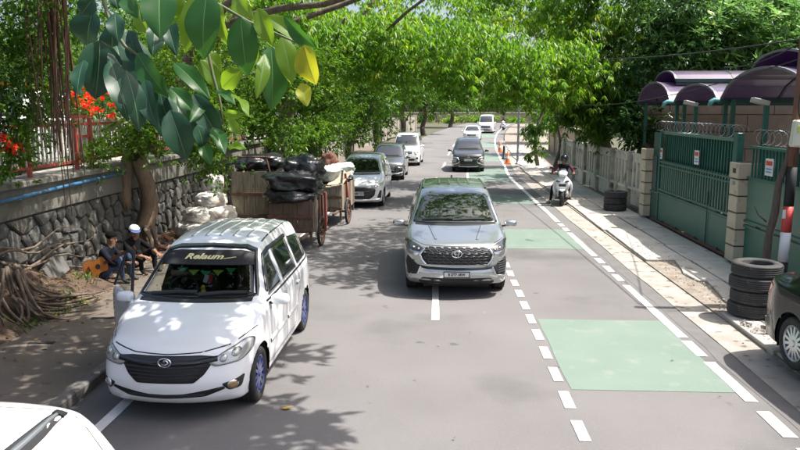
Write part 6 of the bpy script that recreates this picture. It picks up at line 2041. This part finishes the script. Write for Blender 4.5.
# ================================================================== carts, bags and sacks
M_plank = mat('plank_grey', (.30, .26, .19), .9, (.20, .17, .125), 5, bump=.5, bscale=18, stretch=(5, 5, .6), spots=[((.11, .09, .07), 6, .6, .1)])
M_plank2 = mat('plank_brown', (.15, .10, .07), .9, (.095, .065, .048), 5, bump=.5, bscale=18, stretch=(5, 5, .6))
M_plank3 = mat('plank_pale', (.42, .37, .28), .9, (.30, .25, .18), 6, bump=.4, bscale=18)
M_bag = mat('black_plastic_bag', (.010, .010, .011), .28, (.018, .018, .02), 4, bump=.9, bscale=9, coat=.3)
M_sack = mat('woven_sack', (.70, .67, .62), .8, (.55, .50, .44), 4, bump=.6, bscale=14, spots=[((.36, .28, .2), 3, .60, .1)])
M_clear = mat('clear_plastic_bag', (.42, .46, .44), .35, (.30, .36, .33), 6, bump=.9, bscale=10, spots=[((.16, .18, .15), 5, .6, .06)])

def lump(name, c, r, m, label, cat, group=None, seed=1, rough=.35, rot=0, n=44, mm=26, folds=.20):
    mb = MB()
    V = []; F = []
    for i in range(mm + 1):
        th = math.pi * i / mm
        for k in range(n):
            a = 2 * math.pi * k / n
            p = Vector((math.sin(th) * math.cos(a), math.sin(th) * math.sin(a), math.cos(th)))
            q = p * 1.6 + Vector((seed * 5.3, seed * 2.1, seed))
            f = 1 + rough * mnoise.noise(q) + folds * abs(mnoise.noise(q * 3.1)) + folds * .55 * mnoise.noise(q * 6.5) + folds * .3 * mnoise.noise(q * 13)
            sq = lambda v, e: math.copysign(abs(v) ** e, v)
            s = Vector((sq(p.x, .85), sq(p.y, .85), sq(p.z, .75)))
            V.append((s.x * r[0] * f, s.y * r[1] * f, max(s.z * r[2] * f, -r[2] * .86) + r[2] * .86))
    for i in range(mm):
        for k in range(n):
            a = i * n + k; b = i * n + (k + 1) % n
            F.append((a, b, b + n, a + n))
    mb.v = V; mb.f = F
    o = mb.build(name, m, None, True)
    o.location = c; o.rotation_euler.z = rot
    return tag(o, label, cat, group)

def cart_wheel(x, y, r, parent, M_t, tilt=0):
    M = Matrix.Translation((x, y, r)) @ Matrix.Rotation(math.pi / 2, 4, 'Y')
    w = MB().lathe([(.001, -.035), (.05, -.035), (.05, .035), (.001, .035)], 12, M).build('wheel', M_rust, parent)
    MB().lathe([(r * .86, -.03), (r * .95, -.035), (r, -.02), (r, .02), (r * .95, .035), (r * .86, .03)], 28, M, True).build('tyre', MATS['tyre'], w, True)
    sp = MB()
    for k in range(8):
        a = 2 * math.pi * k / 8
        sp.cyl(M @ Vector((.04 * math.cos(a), .04 * math.sin(a), 0)), M @ Vector((r * .88 * math.cos(a), r * .88 * math.sin(a), 0)), .009, None, 5)
    sp.lathe([(r * .80, -.02), (r * .87, -.025), (r * .87, .025), (r * .80, .02)], 28, M, True)
    sp.build('rim', M_rust, w)

def cart(label, loc, rz, w, l, zf, h, pm, posts=True, front_v=True, wr=.34, wheel_y=0.0):
    r = empty('garbage_cart', loc, rz, label, 'cart', 'wooden garbage carts')
    MB().box((0, 0, zf), (w - .06, l - .06, .05)).build('floor_board', M_plank2, r)
    for sx in (-1, 1):
        for sy in (-1, 1):
            MB().box((sx * (w / 2 - .03), sy * (l / 2 - .03), zf + h / 2 - .1), (.06, .06, h + .3)).build('corner_post', M_plank2, r)
    n = int(w / .26)
    pw = w / n
    for sy in (-1, 1):
        for k in range(n):
            MB().box((-w / 2 + (k + .5) * pw, sy * (l / 2 + .012), zf + h / 2 + random.uniform(-.015, .02)), (pw - .014, .025, h + random.uniform(-.03, .03)), roty(random.uniform(-.01, .01))).build('plank', pm, r)
        MB().box((0, sy * (l / 2 + .04), zf + h * .52), (w + .04, .03, .07)).build('batten', M_rust, r)
        MB().box((0, sy * (l / 2 + .04), zf + .06), (w + .04, .03, .07)).build('batten', M_plank2, r)
    n = int(l / .3)
    pw = l / n
    for sx in (-1, 1):
        for k in range(n):
            MB().box((sx * (w / 2 + .012), -l / 2 + (k + .5) * pw, zf + h / 2 + random.uniform(-.02, .02)), (.025, pw - .016, h + random.uniform(-.04, .03))).build('plank', M_plank2 if k % 2 else pm, r)
        cart_wheel(sx * (w / 2 + .09), wheel_y, wr, r, None)
        MB().box((sx * (w / 2 - .08), -l / 2 - .35, zf - .02), (.06, .8, .06)).build('shaft', M_plank2, r)
    MB().cyl((-w / 2 - .1, wheel_y, wr), (w / 2 + .1, wheel_y, wr), .03).build('axle', M_rust, r)
    return r

c1 = cart('wooden cart of pale upright planks with a rusty frame behind the white carrier', (-4.55, 18.5, .12), R(2), 1.18, 1.5, .45, 1.15, M_plank, wr=.32)
for (a, b) in (((-.74, -.85, -.1), (-.74, -.85, 1.98)), ((.36, -.85, 1.98), (-.74, -.85, 1.98)), ((.30, -.85, 2.0), (.56, -.86, .9)), ((-.74, -.85, .6), (-.60, -.86, .15))):
    MB().cyl(a, b, .022, None, 7).build('frame_bar', M_rust, c1)
lump('garbage_bag', (-4.50, 18.45, 1.72), (.55, .62, .22), M_bag, 'black garbage bag lying on the pale plank cart', 'bag', 'black garbage bags', 3, .4)
lump('garbage_bag', (-3.86, 18.30, 1.38), (.20, .42, .18), M_bag, 'black garbage bag hanging over the side of the pale plank cart', 'bag', 'black garbage bags', 9, .4)
c2 = cart('dark wooden cart heaped with black garbage bags beside the white carrier', (-3.36, 17.35, 0), R(-3), 1.02, 1.7, .42, .72, M_plank2, wr=.36, wheel_y=-.25)
for k in range(4):
    MB().box((.56, -.6 + k * .35, .75), (.05, .05, .95), rotx(random.uniform(-.12, .12))).build('stake', [M_plank3, M_rust, M_plank2, M_red][k], c2)
lump('garbage_bag', (-3.45, 16.85, 1.10), (.60, .50, .17), M_bag, 'lowest and flattest black bag on the dark cart', 'bag', 'black garbage bags', 4, .3)
lump('garbage_bag', (-3.40, 17.05, 1.34), (.62, .62, .26), M_bag, 'widest black bag in the middle of the heap on the dark cart', 'bag', 'black garbage bags', 5, .35)
lump('garbage_bag', (-3.25, 17.50, 1.62), (.46, .52, .28), M_bag, 'topmost black bag of the heap on the dark cart', 'bag', 'black garbage bags', 6, .45)
c3 = cart('grey wooden cart with long planks and clear plastic bags behind the black heap', (-3.10, 21.0, 0), R(-4), 1.0, 1.9, .45, .72, M_plank, wr=.36, wheel_y=-.45)
for k in range(3):
    MB().box((.14 + .16 * k, -.2, 1.25 + .03 * k), (.15, 1.7, .04), rotx(R(10)) @ roty(R(-8 * k))).build('loose_plank', M_plank3, c3)
MB().box((.50, -.95, 1.15), (.06, .06, .9), roty(R(6))).build('stake', M_plank3, c3)
MB().box((.54, -.4, 1.1), (.06, .06, .7), roty(R(-5))).build('stake', M_red, c3)
lump('plastic_bag', (-3.35, 21.1, 1.20), (.48, .62, .24), M_clear, 'cloudy clear plastic bag on the grey cart', 'bag', None, 8, .4)
lump('plastic_bag', (-2.95, 21.7, 1.24), (.40, .45, .22), mat('pale_plastic_bag', (.5, .52, .5), .4, (.35, .4, .37), 5, bump=.7, bscale=10), 'pale plastic bag at the back of the grey cart', 'bag', None, 18, .4)
lump('rust_bundle', (-3.35, 21.9, 1.42), (.32, .3, .26), mat('rust_cloth', (.17, .06, .04), .9, (.09, .045, .035), 5), 'rust red bundle on top of the grey cart', 'bundle', None, 11, .5)

sacks = [((-5.98, 17.25, .12), (.40, .40, .25), 'white sack at the left foot of the pile beside the stone wall'),
         ((-5.22, 17.15, .12), (.40, .38, .25), 'white sack at the right foot of the pile beside the plank cart'),
         ((-5.62, 16.72, .12), (.38, .36, .23), 'white sack low at the near end of the pile'),
         ((-5.55, 18.05, .12), (.46, .44, .34), 'white sack at the bottom back of the pile'),
         ((-5.80, 17.30, .52), (.36, .38, .21), 'white sack in the middle left of the pile'),
         ((-5.30, 17.40, .52), (.36, .36, .22), 'white sack in the middle right of the pile'),
         ((-5.60, 17.55, .86), (.37, .36, .20), 'white sack just under the upright top sack'),
         ((-5.62, 17.95, 1.08), (.27, .30, .30), 'upright white sack on top of the pile')]
for k, (p, r, lab) in enumerate(sacks):
    o = lump('sack', p, r, M_sack, lab, 'sack', 'white sacks piled by the carts', 20 + k, .16, k * .7, folds=.12)
    tie = MB().ell((r[0] * .95, 0, r[2] * .9), (.07, .06, .05), 10, 7, None, .3, k).build('tied_end', M_sack, o, True)
# bricks and broken pieces at the foot of the wall
M_brick = mat('brick_red', (.30, .12, .075), .9, (.22, .10, .07), 6, bump=.4, bscale=25)
rr = random.Random(21)
for k in range(14):
    x = -6.0 + rr.uniform(-.25, .5); y = 14.9 + rr.uniform(-.4, 1.2)
    b = MB().box((0, 0, 0), (.20, .10, .06)).build('brick', M_brick if k % 3 else M_band, bevel=.008)
    b.location = (x, y, bank_z(x, y) + .05 + .05 * (k % 3)); b.rotation_euler = (rr.uniform(-.4, .4), rr.uniform(-.4, .4), rr.uniform(0, 3))
    tag(b, ('red loose brick' if k % 3 else 'grey loose block') + ' in the rubble heap at the foot of the wall tree', 'brick', 'loose bricks by the wall tree')

# ================================================================== people
M_skin = mat('skin_brown', (.20, .105, .065), .6, (.24, .125, .08), 8)
M_hair = mat('hair_black', (.006, .005, .005), .9, spec=.08, bump=.6, bscale=60)
M_navy = mat('cloth_navy', (.010, .012, .019), .95, (.016, .018, .027), 8, spec=.1, bump=.4, bscale=20)
M_denim = mat('denim_blue', (.035, .06, .12), .9, (.05, .085, .16), 7, bump=.4, bscale=22)
M_black_c = mat('cloth_black', (.008, .008, .009), .95, (.013, .013, .015), 7, spec=.1, bump=.4, bscale=20)
M_maroon = mat('cloth_maroon', (.10, .012, .028), .9, (.13, .018, .036), 7, bump=.4, bscale=20)
M_shoe = mat('shoe_dark', (.02, .018, .016), .6)
M_eye = mat('eye_dark', (.01, .008, .007), .3)

def person(name, label, loc, rz, J, cols, cat='person'):
    """J: joints by name in local metres. cols: body, sleeve, forearm, hand, trousers, shoe materials. One skinned mesh."""
    root = empty(name, loc, rz, label, cat)
    V = []; E = []; RD = []; BN = []
    ids = {}
    def vtx(key, p, r):
        if key in ids: return ids[key]
        ids[key] = len(V); V.append(tuple(p)); RD.append(r); return ids[key]
    def bone(a, b, ma):
        E.append((ids[a], ids[b])); BN.append((Vector(V[ids[a]]), Vector(V[ids[b]]), ma))
    j = {k: Vector(v) for k, v in J.items()}
    vtx('pelvis', j['pelvis'], (.135, .11)); vtx('waist', j['pelvis'].lerp(j['chest'], .45), (.135, .10)); vtx('chest', j['chest'], (.165, .115))
    vtx('neckb', j['neck'], (.06, .06))
    hd = j['head']; up = (hd - j['neck']).normalized()
    face = (j['face'] - hd).normalized()
    vtx('jaw', hd - up * .045 + face * .02, (.066, .070)); vtx('skull', hd + up * .045 - face * .005, (.080, .094)); vtx('crown', hd + up * .095 - face * .01, (.062, .072))
    vtx('nose', hd - up * .015 + face * .105, (.014, .016))
    bone('pelvis', 'waist', 0); bone('waist', 'chest', 0); bone('chest', 'neckb', 0)
    bone('neckb', 'jaw', 3); bone('jaw', 'skull', 3); bone('skull', 'crown', 3); bone('jaw', 'nose', 3)
    side = up.cross(face)
    for s, n in ((1, 'a'), (-1, 'b')):
        vtx('ear' + n, hd + side * s * .088 + up * .01 - face * .01, (.012, .020)); bone('jaw', 'ear' + n, 3)
    for s in ('l', 'r'):
        vtx('sh' + s, j['sh' + s], (.068, .065)); vtx('el' + s, j['el' + s], (.047, .047)); vtx('wr' + s, j['wr' + s], (.032, .028)); vtx('fa' + s, j['el' + s].lerp(j['wr' + s], .35), (.046, .044))
        bone('chest', 'sh' + s, 0); bone('sh' + s, 'el' + s, 1); bone('el' + s, 'fa' + s, 2); bone('fa' + s, 'wr' + s, 2)
        hdv = (j['ha' + s] - j['wr' + s]).normalized()
        pal = j['wr' + s] + hdv * .05
        vtx('pa' + s, pal, (.036, .022)); bone('wr' + s, 'pa' + s, 3)
        grip = Vector(J.get('grip' + s, (0, 0, -1))).normalized()
        ax = hdv.cross(grip).normalized()
        for f in range(4):
            o = (f - 1.5) * .020
            ln = (.070, .080, .076, .060)[f]
            b0 = pal + hdv * .035 + ax * o
            vtx('f%d0' % f + s, b0, (.010, .010)); vtx('f%d1' % f + s, b0 + (hdv * .75 + grip * .35).normalized() * ln * .5, (.009, .009)); vtx('f%d2' % f + s, b0 + (hdv * .6 + grip * .45).normalized() * ln * .55 + grip * ln * .40, (.007, .007))
            bone('pa' + s, 'f%d0' % f + s, 3); bone('f%d0' % f + s, 'f%d1' % f + s, 3); bone('f%d1' % f + s, 'f%d2' % f + s, 3)
        t0 = pal - hdv * .01 - ax * .034
        vtx('t0' + s, t0, (.012, .012)); vtx('t1' + s, t0 - ax * .018 + hdv * .035 + grip * .02, (.009, .009)); bone('pa' + s, 't0' + s, 3); bone('t0' + s, 't1' + s, 3)
        vtx('hi' + s, j['hi' + s], (.095, .095)); vtx('kn' + s, j['kn' + s], (.064, .064)); vtx('ca' + s, j['kn' + s].lerp(j['an' + s], .35), (.060, .058)); vtx('an' + s, j['an' + s], (.042, .042)); vtx('to' + s, j['to' + s], (.042, .032))
        bone('pelvis', 'hi' + s, 4); bone('hi' + s, 'kn' + s, 4); bone('kn' + s, 'ca' + s, 4); bone('ca' + s, 'an' + s, 4); bone('an' + s, 'to' + s, 5)
    me = bpy.data.meshes.new('body')
    me.from_pydata(V, E, [])
    o = bpy.data.objects.new('body', me); COL.objects.link(o)
    sk = o.modifiers.new('skin', 'SKIN'); sk.use_smooth_shade = True
    sd = me.skin_vertices[0].data
    for i, r in enumerate(RD):
        sd[i].radius = r; sd[i].use_root = (i == 0)
    sb = o.modifiers.new('sub', 'SUBSURF'); sb.levels = 2; sb.render_levels = 2
    dg = bpy.context.evaluated_depsgraph_get()
    m2 = bpy.data.meshes.new_from_object(o.evaluated_get(dg))
    bpy.data.objects.remove(o); bpy.data.meshes.remove(me)
    m2.materials.clear()
    for c in cols: m2.materials.append(c)
    for p in m2.polygons:
        c = p.center
        best = (9, 0)
        for (a, b, ma) in BN:
            d = b - a
            t = max(0, min(1, (c - a).dot(d) / max(d.length_squared, 1e-9)))
            dist = (c - (a + d * t)).length
            if dist < best[0]: best = (dist, ma)
        p.material_index = best[1]
        p.use_smooth = True
    bo = link_mesh('body', m2, root)
    m2.name = 'body'
    eyes = MB()
    for s in (1, -1):
        eyes.ell(hd + face * .080 + side * s * .032 + up * .022, (.012, .012, .008), 8, 6)
    eyes.build('eyes', M_eye, root, True)
    MB().ell(hd + face * .082 - up * .052, (.022, .012, .006), 8, 5, Matrix((side, face, up)).transposed()).build('mouth', mat('lip', (.16, .06, .05), .6), root, True)
    return root, hd, up, face, side

def hair(root, hd, up, face, side, m=None, r=(.092, .108, .075), lift=.062, back=.012, name='hair'):
    rot = Matrix((side, face, up)).transposed()
    mb = MB()
    mb.ell((0, 0, 0), r, 18, 12, None, .14, 5)
    vs_ = []
    for v in mb.v:
        p = Vector(v)
        if p.y > 0: p.z = max(p.z, -.015 + .25 * p.y)        # hairline over the brow
        else: p.z = max(p.z, -.085)
        q = rot @ p + hd + up * lift - face * back
        vs_.append(tuple(q))
    mb.v = vs_
    return mb.build(name, m or M_hair, root, True)

# seated man with the guitar on his back, seen from behind and the side
root, hd, up, face, side = person('person', 'seated person with dark hair, dark jacket and jeans by the stone wall', (-6.12, 12.72, .26), 0,
    dict(pelvis=(0, 0, 0.03), chest=(.10, -.02, 0.37), neck=(.15, -.02, 0.53), head=(.18, -.02, 0.66), face=(.40, .08, 0.61),
         shl=(.10, .16, 0.45), shr=(.08, -.18, 0.45), ell=(.30, .20, 0.23), elr=(.28, -.22, 0.23), wrl=(.50, .10, 0.21), wrr=(.48, -.10, 0.23), hal=(.60, .06, 0.21), har=(.58, -.06, 0.23),
         hil=(.03, .10, 0.01), hir=(.03, -.10, 0.01), knl=(.40, .16, 0.36), knr=(.38, -.18, 0.34), anl=(.44, .14, -.08), anr=(.42, -.16, -.08), tol=(.58, .15, -.13), tor=(.56, -.18, -.13)),
    [M_navy, M_navy, M_navy, M_skin, M_denim, M_shoe])
hair(root, hd, up, face, side)
# second seated man with a white and blue cap
root, hd, up, face, side = person('person', 'seated person in a white and blue cap and black shirt beside the open car door', (-5.98, 13.62, .26), R(-25),
    dict(pelvis=(0, 0, 0.01), chest=(.06, 0, 0.35), neck=(.10, 0, 0.51), head=(.13, -.02, 0.64), face=(.35, -.12, 0.57),
         shl=(.06, .17, 0.43), shr=(.05, -.18, 0.43), ell=(.32, .22, 0.29), elr=(.28, -.24, 0.25), wrl=(.55, .14, 0.23), wrr=(.52, -.16, 0.21), hal=(.65, .12, 0.21), har=(.62, -.13, 0.20),
         hil=(.02, .10, -0.01), hir=(.02, -.10, -0.01), knl=(.40, .20, 0.32), knr=(.40, -.18, 0.32), anl=(.42, .18, -.08), anr=(.44, -.16, -.08), tol=(.58, .2, -.13), tor=(.60, -.18, -.13)),
    [M_black_c, M_black_c, M_skin, M_skin, M_black_c, M_shoe])
hair(root, hd, up, face, side, lift=.03, r=(.086, .098, .07))
cap_w = mat('cap_white', (.62, .63, .66), .8); cap_b = mat('cap_blue', (.05, .09, .26), .8)
cap = hair(root, hd, up, face, side, cap_w, (.100, .112, .082), .070, .0, 'cap')
rot = Matrix((side, face, up)).transposed()
pts = []
for k in range(9):
    a = math.pi * k / 8
    pts.append((.095 * math.cos(a), .06 + .13 * math.sin(a)))
brim = MB().prism(pts, 'z', -.006, .006)
brim.v = [tuple(rot @ Vector(v) + hd + up * .065) for v in brim.v]
brim.build('cap_brim', cap_b, root)

# guitar lying against the seated man's back
M_gtop = mat('guitar_orange', (.52, .19, .035), .3, (.42, .13, .025), 5, coat=.6)
M_gside = mat('guitar_side', (.06, .022, .012), .35, coat=.5)
gt = empty('guitar', (-6.16, 12.52, .42), 0, 'orange acoustic guitar leaning against the seated person', 'guitar')
def gw(t):   # half width along the body, t 0 tail .. 1 neck
    return interp([(0, .02), (.04, .11), (.15, .175), (.30, .195), (.45, .165), (.58, .125), (.70, .125), (.85, .145), (.95, .11), (1, .03)], t)
out = []
for k in range(25): out.append((gw(k / 24), -.24 + .48 * k / 24))
out = out + [(-x, z) for (x, z) in out[::-1]]
G = Matrix.Rotation(R(-12), 4, 'Z') @ Matrix.Rotation(R(62), 4, 'Y') @ Matrix.Rotation(R(-14), 4, 'X')
def gput(mb, nm, mm, par=gt, sm=False):
    mb.v = [tuple(G @ Vector(v)) for v in mb.v]
    return mb.build(nm, mm, par, sm)
gput(MB().prism(out, 'y', -.045, .045), 'guitar_body', M_gside)
gput(MB().prism([(x * .96, z * .97) for (x, z) in out], 'y', -.050, -.0455), 'soundboard', M_gtop)
hole = [(.048 * math.cos(2 * math.pi * k / 18), .05 + .048 * math.sin(2 * math.pi * k / 18)) for k in range(18)]
gput(MB().prism(hole, 'y', -.0515, -.0502), 'sound_hole', MATS['matte_black'])
gput(MB().box((0, -.055, -.11), (.15, .012, .025)), 'bridge', M_gside)
gput(MB().box((0, -.050, .42), (.055, .03, .50)), 'neck', M_gside)
gput(MB().box((0, -.045, .74), (.075, .025, .16)), 'headstock', M_gside)

# driver lounging in the white carrier
root, hd, up, face, side = person('person', 'person in a black shirt reclining at the wheel of the white carrier', (-3.18, 9.15, .80), R(-90),
    dict(pelvis=(0, 0, .12), chest=(-.16, 0, .42), neck=(-.22, 0, .55), head=(-.20, 0, .64), face=(0, 0, .63),
         shl=(-.15, .17, .47), shr=(-.15, -.17, .47), ell=(.12, .20, .30), elr=(.10, -.26, .34), wrl=(.32, .06, .34), wrr=(.28, .0, .38), hal=(.40, .0, .34), har=(.34, .08, .40),
         hil=(.02, .10, .10), hir=(.02, -.10, .10), knl=(.40, .14, .14), knr=(.40, -.14, .14), anl=(.62, .12, -.12), anr=(.62, -.12, -.12), tol=(.72, .12, -.10), tor=(.72, -.12, -.10)),
    [M_black_c, M_black_c, M_skin, M_skin, M_black_c, M_shoe])
hair(root, hd, up, face, side)

# ================================================================== scooter and rider
M_swhite = paint('scooter_white', (.74, .75, .76))
def loft(mb, rings, caps=True):
    base = len(mb.v); n = len(rings[0])
    for r in rings: mb.v.extend([tuple(p) for p in r])
    for i in range(len(rings) - 1):
        for k in range(n):
            a = base + i * n + k; b = base + i * n + (k + 1) % n
            mb.f.append((a, b, b + n, a + n))
    if caps:
        mb.f.append(tuple(base + k for k in range(n))[::-1]); mb.f.append(tuple(base + (len(rings) - 1) * n + k for k in range(n)))
    return mb
def oval(cx, cy, cz, a, b, axis='z', n=14, e=.8):
    out = []
    for k in range(n):
        t = 2 * math.pi * k / n
        c = math.copysign(abs(math.cos(t)) ** e, math.cos(t)) * a; s = math.copysign(abs(math.sin(t)) ** e, math.sin(t)) * b
        out.append((cx + c, cy + s, cz) if axis == 'z' else (cx + c, cy, cz + s))
    return out
def scooter(label, loc, rz):
    r = empty('scooter', loc, rz, label, 'scooter')
    for y, rad in ((-.66, .27), (.66, .27)):
        M = Matrix.Translation((0, y, rad)) @ Matrix.Rotation(math.pi / 2, 4, 'Y')
        w = MB().lathe([(.001, -.03), (rad * .62, -.03), (rad * .66, .0), (rad * .62, .03), (.001, .03)], 18, M).build('wheel', MATS['dark_rim'], r, True)
        MB().lathe([(rad * .64, -.045), (rad * .85, -.06), (rad, -.025), (rad, .025), (rad * .85, .06), (rad * .64, .045)], 28, M, True).build('tyre', MATS['tyre'], w, True)
    # front shield, narrow at the nose and flaring into leg guards
    mb = loft(MB(), [oval(0, -.50, .40, .10, .10), oval(0, -.52, .52, .155, .12), oval(0, -.55, .66, .20, .12), oval(0, -.56, .78, .215, .10), oval(0, -.50, .92, .17, .10), oval(0, -.42, 1.0, .10, .08)])
    sh = mb.build('front_shield', M_swhite, r, True)
    for s in (-1, 1):
        loft(MB(), [oval(s * .20, -.40, .30, .03, .05), oval(s * .24, -.44, .55, .035, .08), oval(s * .235, -.47, .75, .03, .08), oval(s * .17, -.46, .90, .02, .04)]).build('leg_guard', M_swhite, r, True)
        MB().ell((s * .125, -.655, .83), (.065, .02, .035), 12, 8, roty(s * R(-18))).build('headlight', MATS['lamp_dark'], r, True)
        MB().cyl((s * .12, -.40, 1.05), (s * .34, -.34, 1.06), .016, None, 8).build('handlebar', MATS['black_plastic'], r)
        MB().cyl((s * .25, -.36, 1.06), (s * .37, -.33, 1.065), .022, None, 8).build('grip', MATS['matte_black'], r)
        mm = MB().cyl((s * .20, -.40, 1.08), (s * .30, -.42, 1.24), .008, None, 6).build('mirror_stalk', MATS['black_plastic'], r)
        MB().ell((s * .32, -.42, 1.27), (.065, .02, .04), 12, 8).build('mirror', MATS['black_plastic'], mm, True)
        MB().tube([(s * .075, -.66, .27), (s * .075, -.60, .50)], .028, 8).build('fork', MATS['black_plastic'], r, True)
    MB().box((0, -.665, .70), (.19, .02, .09)).build('grille_panel', MATS['gloss_black'], r, bevel=.008)
    loft(MB(), [oval(0, -.86, .50, .02, .03, 'z'), oval(0, -.76, .555, .075, .06), oval(0, -.62, .57, .085, .10), oval(0, -.50, .52, .06, .06)]).build('front_fender', M_swhite, r, True)
    loft(MB(), [oval(0, -.62, 1.02, .10, .05, 'y'), oval(0, -.50, 1.10, .13, .10, 'y'), oval(0, -.40, 1.06, .12, .06, 'y')]).build('handlebar_cover', M_swhite, r, True)
    loft(MB(), [oval(0, -.56, 1.02, .13, .012), oval(0, -.50, 1.18, .11, .010), oval(0, -.46, 1.26, .06, .008)]).build('windshield', MATS['car_glass'], r, True)
    loft(MB(), [oval(0, -.42, .34, .14, .10, 'y'), oval(0, -.1, .32, .16, .12, 'y'), oval(0, .2, .42, .17, .18, 'y'), oval(0, .55, .55, .16, .16, 'y'), oval(0, .92, .72, .08, .07, 'y')]).build('body_shell', M_swhite, r, True)
    loft(MB(), [oval(0, -.12, .66, .10, .05, 'y'), oval(0, .1, .74, .15, .06, 'y'), oval(0, .45, .80, .15, .06, 'y'), oval(0, .85, .84, .09, .04, 'y')]).build('seat', MATS['matte_black'], r, True)
    MB().box((0, -.24, .21), (.42, .36, .04)).build('footboard', MATS['black_plastic'], r)
    MB().tube([(.18, .25, .28), (.20, .6, .36), (.20, .95, .42)], [.03, .05, .06], 10).build('exhaust', MATS['dark_rim'], r, True)
    return r
sc = scooter('white scooter standing at the edge of the right pavement', (4.42, 25.3, .02), R(-12)); sc.scale = (1.22, 1, 1)
rx0 = (4.42, 25.3, .02)
def rider(label, loc, rz, top=None):
    root, hd, up, face, side = person('person', label, loc, rz,
        dict(pelvis=(0, .12, .88), chest=(0, .02, 1.24), neck=(0, -.02, 1.40), head=(0, -.05, 1.53), face=(-.02, -.3, 1.49),
             shl=(.20, .0, 1.33), shr=(-.20, .0, 1.33), ell=(.33, -.10, 1.12), elr=(-.33, -.10, 1.12), wrl=(.34, -.29, 1.10), wrr=(-.33, -.28, 1.10), hal=(.33, -.40, 1.09), har=(-.32, -.38, 1.09),
             hil=(.11, .10, .86), hir=(-.11, .10, .86), knl=(.20, -.30, .66), knr=(-.37, -.20, .58), anl=(.24, -.26, .26), anr=(-.42, -.10, .10), tol=(.24, -.42, .22), tor=(-.45, -.26, .05)),
        [M_navy, M_maroon, M_maroon, M_skin, M_navy, M_shoe])
    hb = MB()
    rot = Matrix((side, face, up)).transposed()
    hb.ell((0, 0, 0), (.135, .15, .145), 20, 14)
    hb.v = [tuple(rot @ Vector((v[0], v[1], v[2] if v[1] < .03 else max(v[2], -.01 - .0 * v[1]))) + hd + up * .045) for v in hb.v]
    he = hb.build('helmet', MATS['gloss_black'], root, True)
    vz = MB(); vz.ell((0, 0, 0), (.125, .152, .06), 18, 8)
    vz.v = [tuple(rot @ Vector((v[0], max(v[1], .06), v[2])) + hd + up * .025 + face * .012) for v in vz.v]
    vz.build('visor', MATS['car_glass'], he, True)
    return root
rider('scooter rider in a black helmet and dark vest with maroon sleeves', rx0, R(-8))
y = 96.0
sc2 = copy_tree(sc); sc2.location = (road_c(y) + 4.0, y, road_e(y)); sc2.rotation_euler.z = R(-12)
sc2['label'] = 'small scooter far away near the end of the road'
rd2 = rider('tiny scooter rider far away near the end of the road', (road_c(y) + 4.0, y, road_e(y)), R(-12))
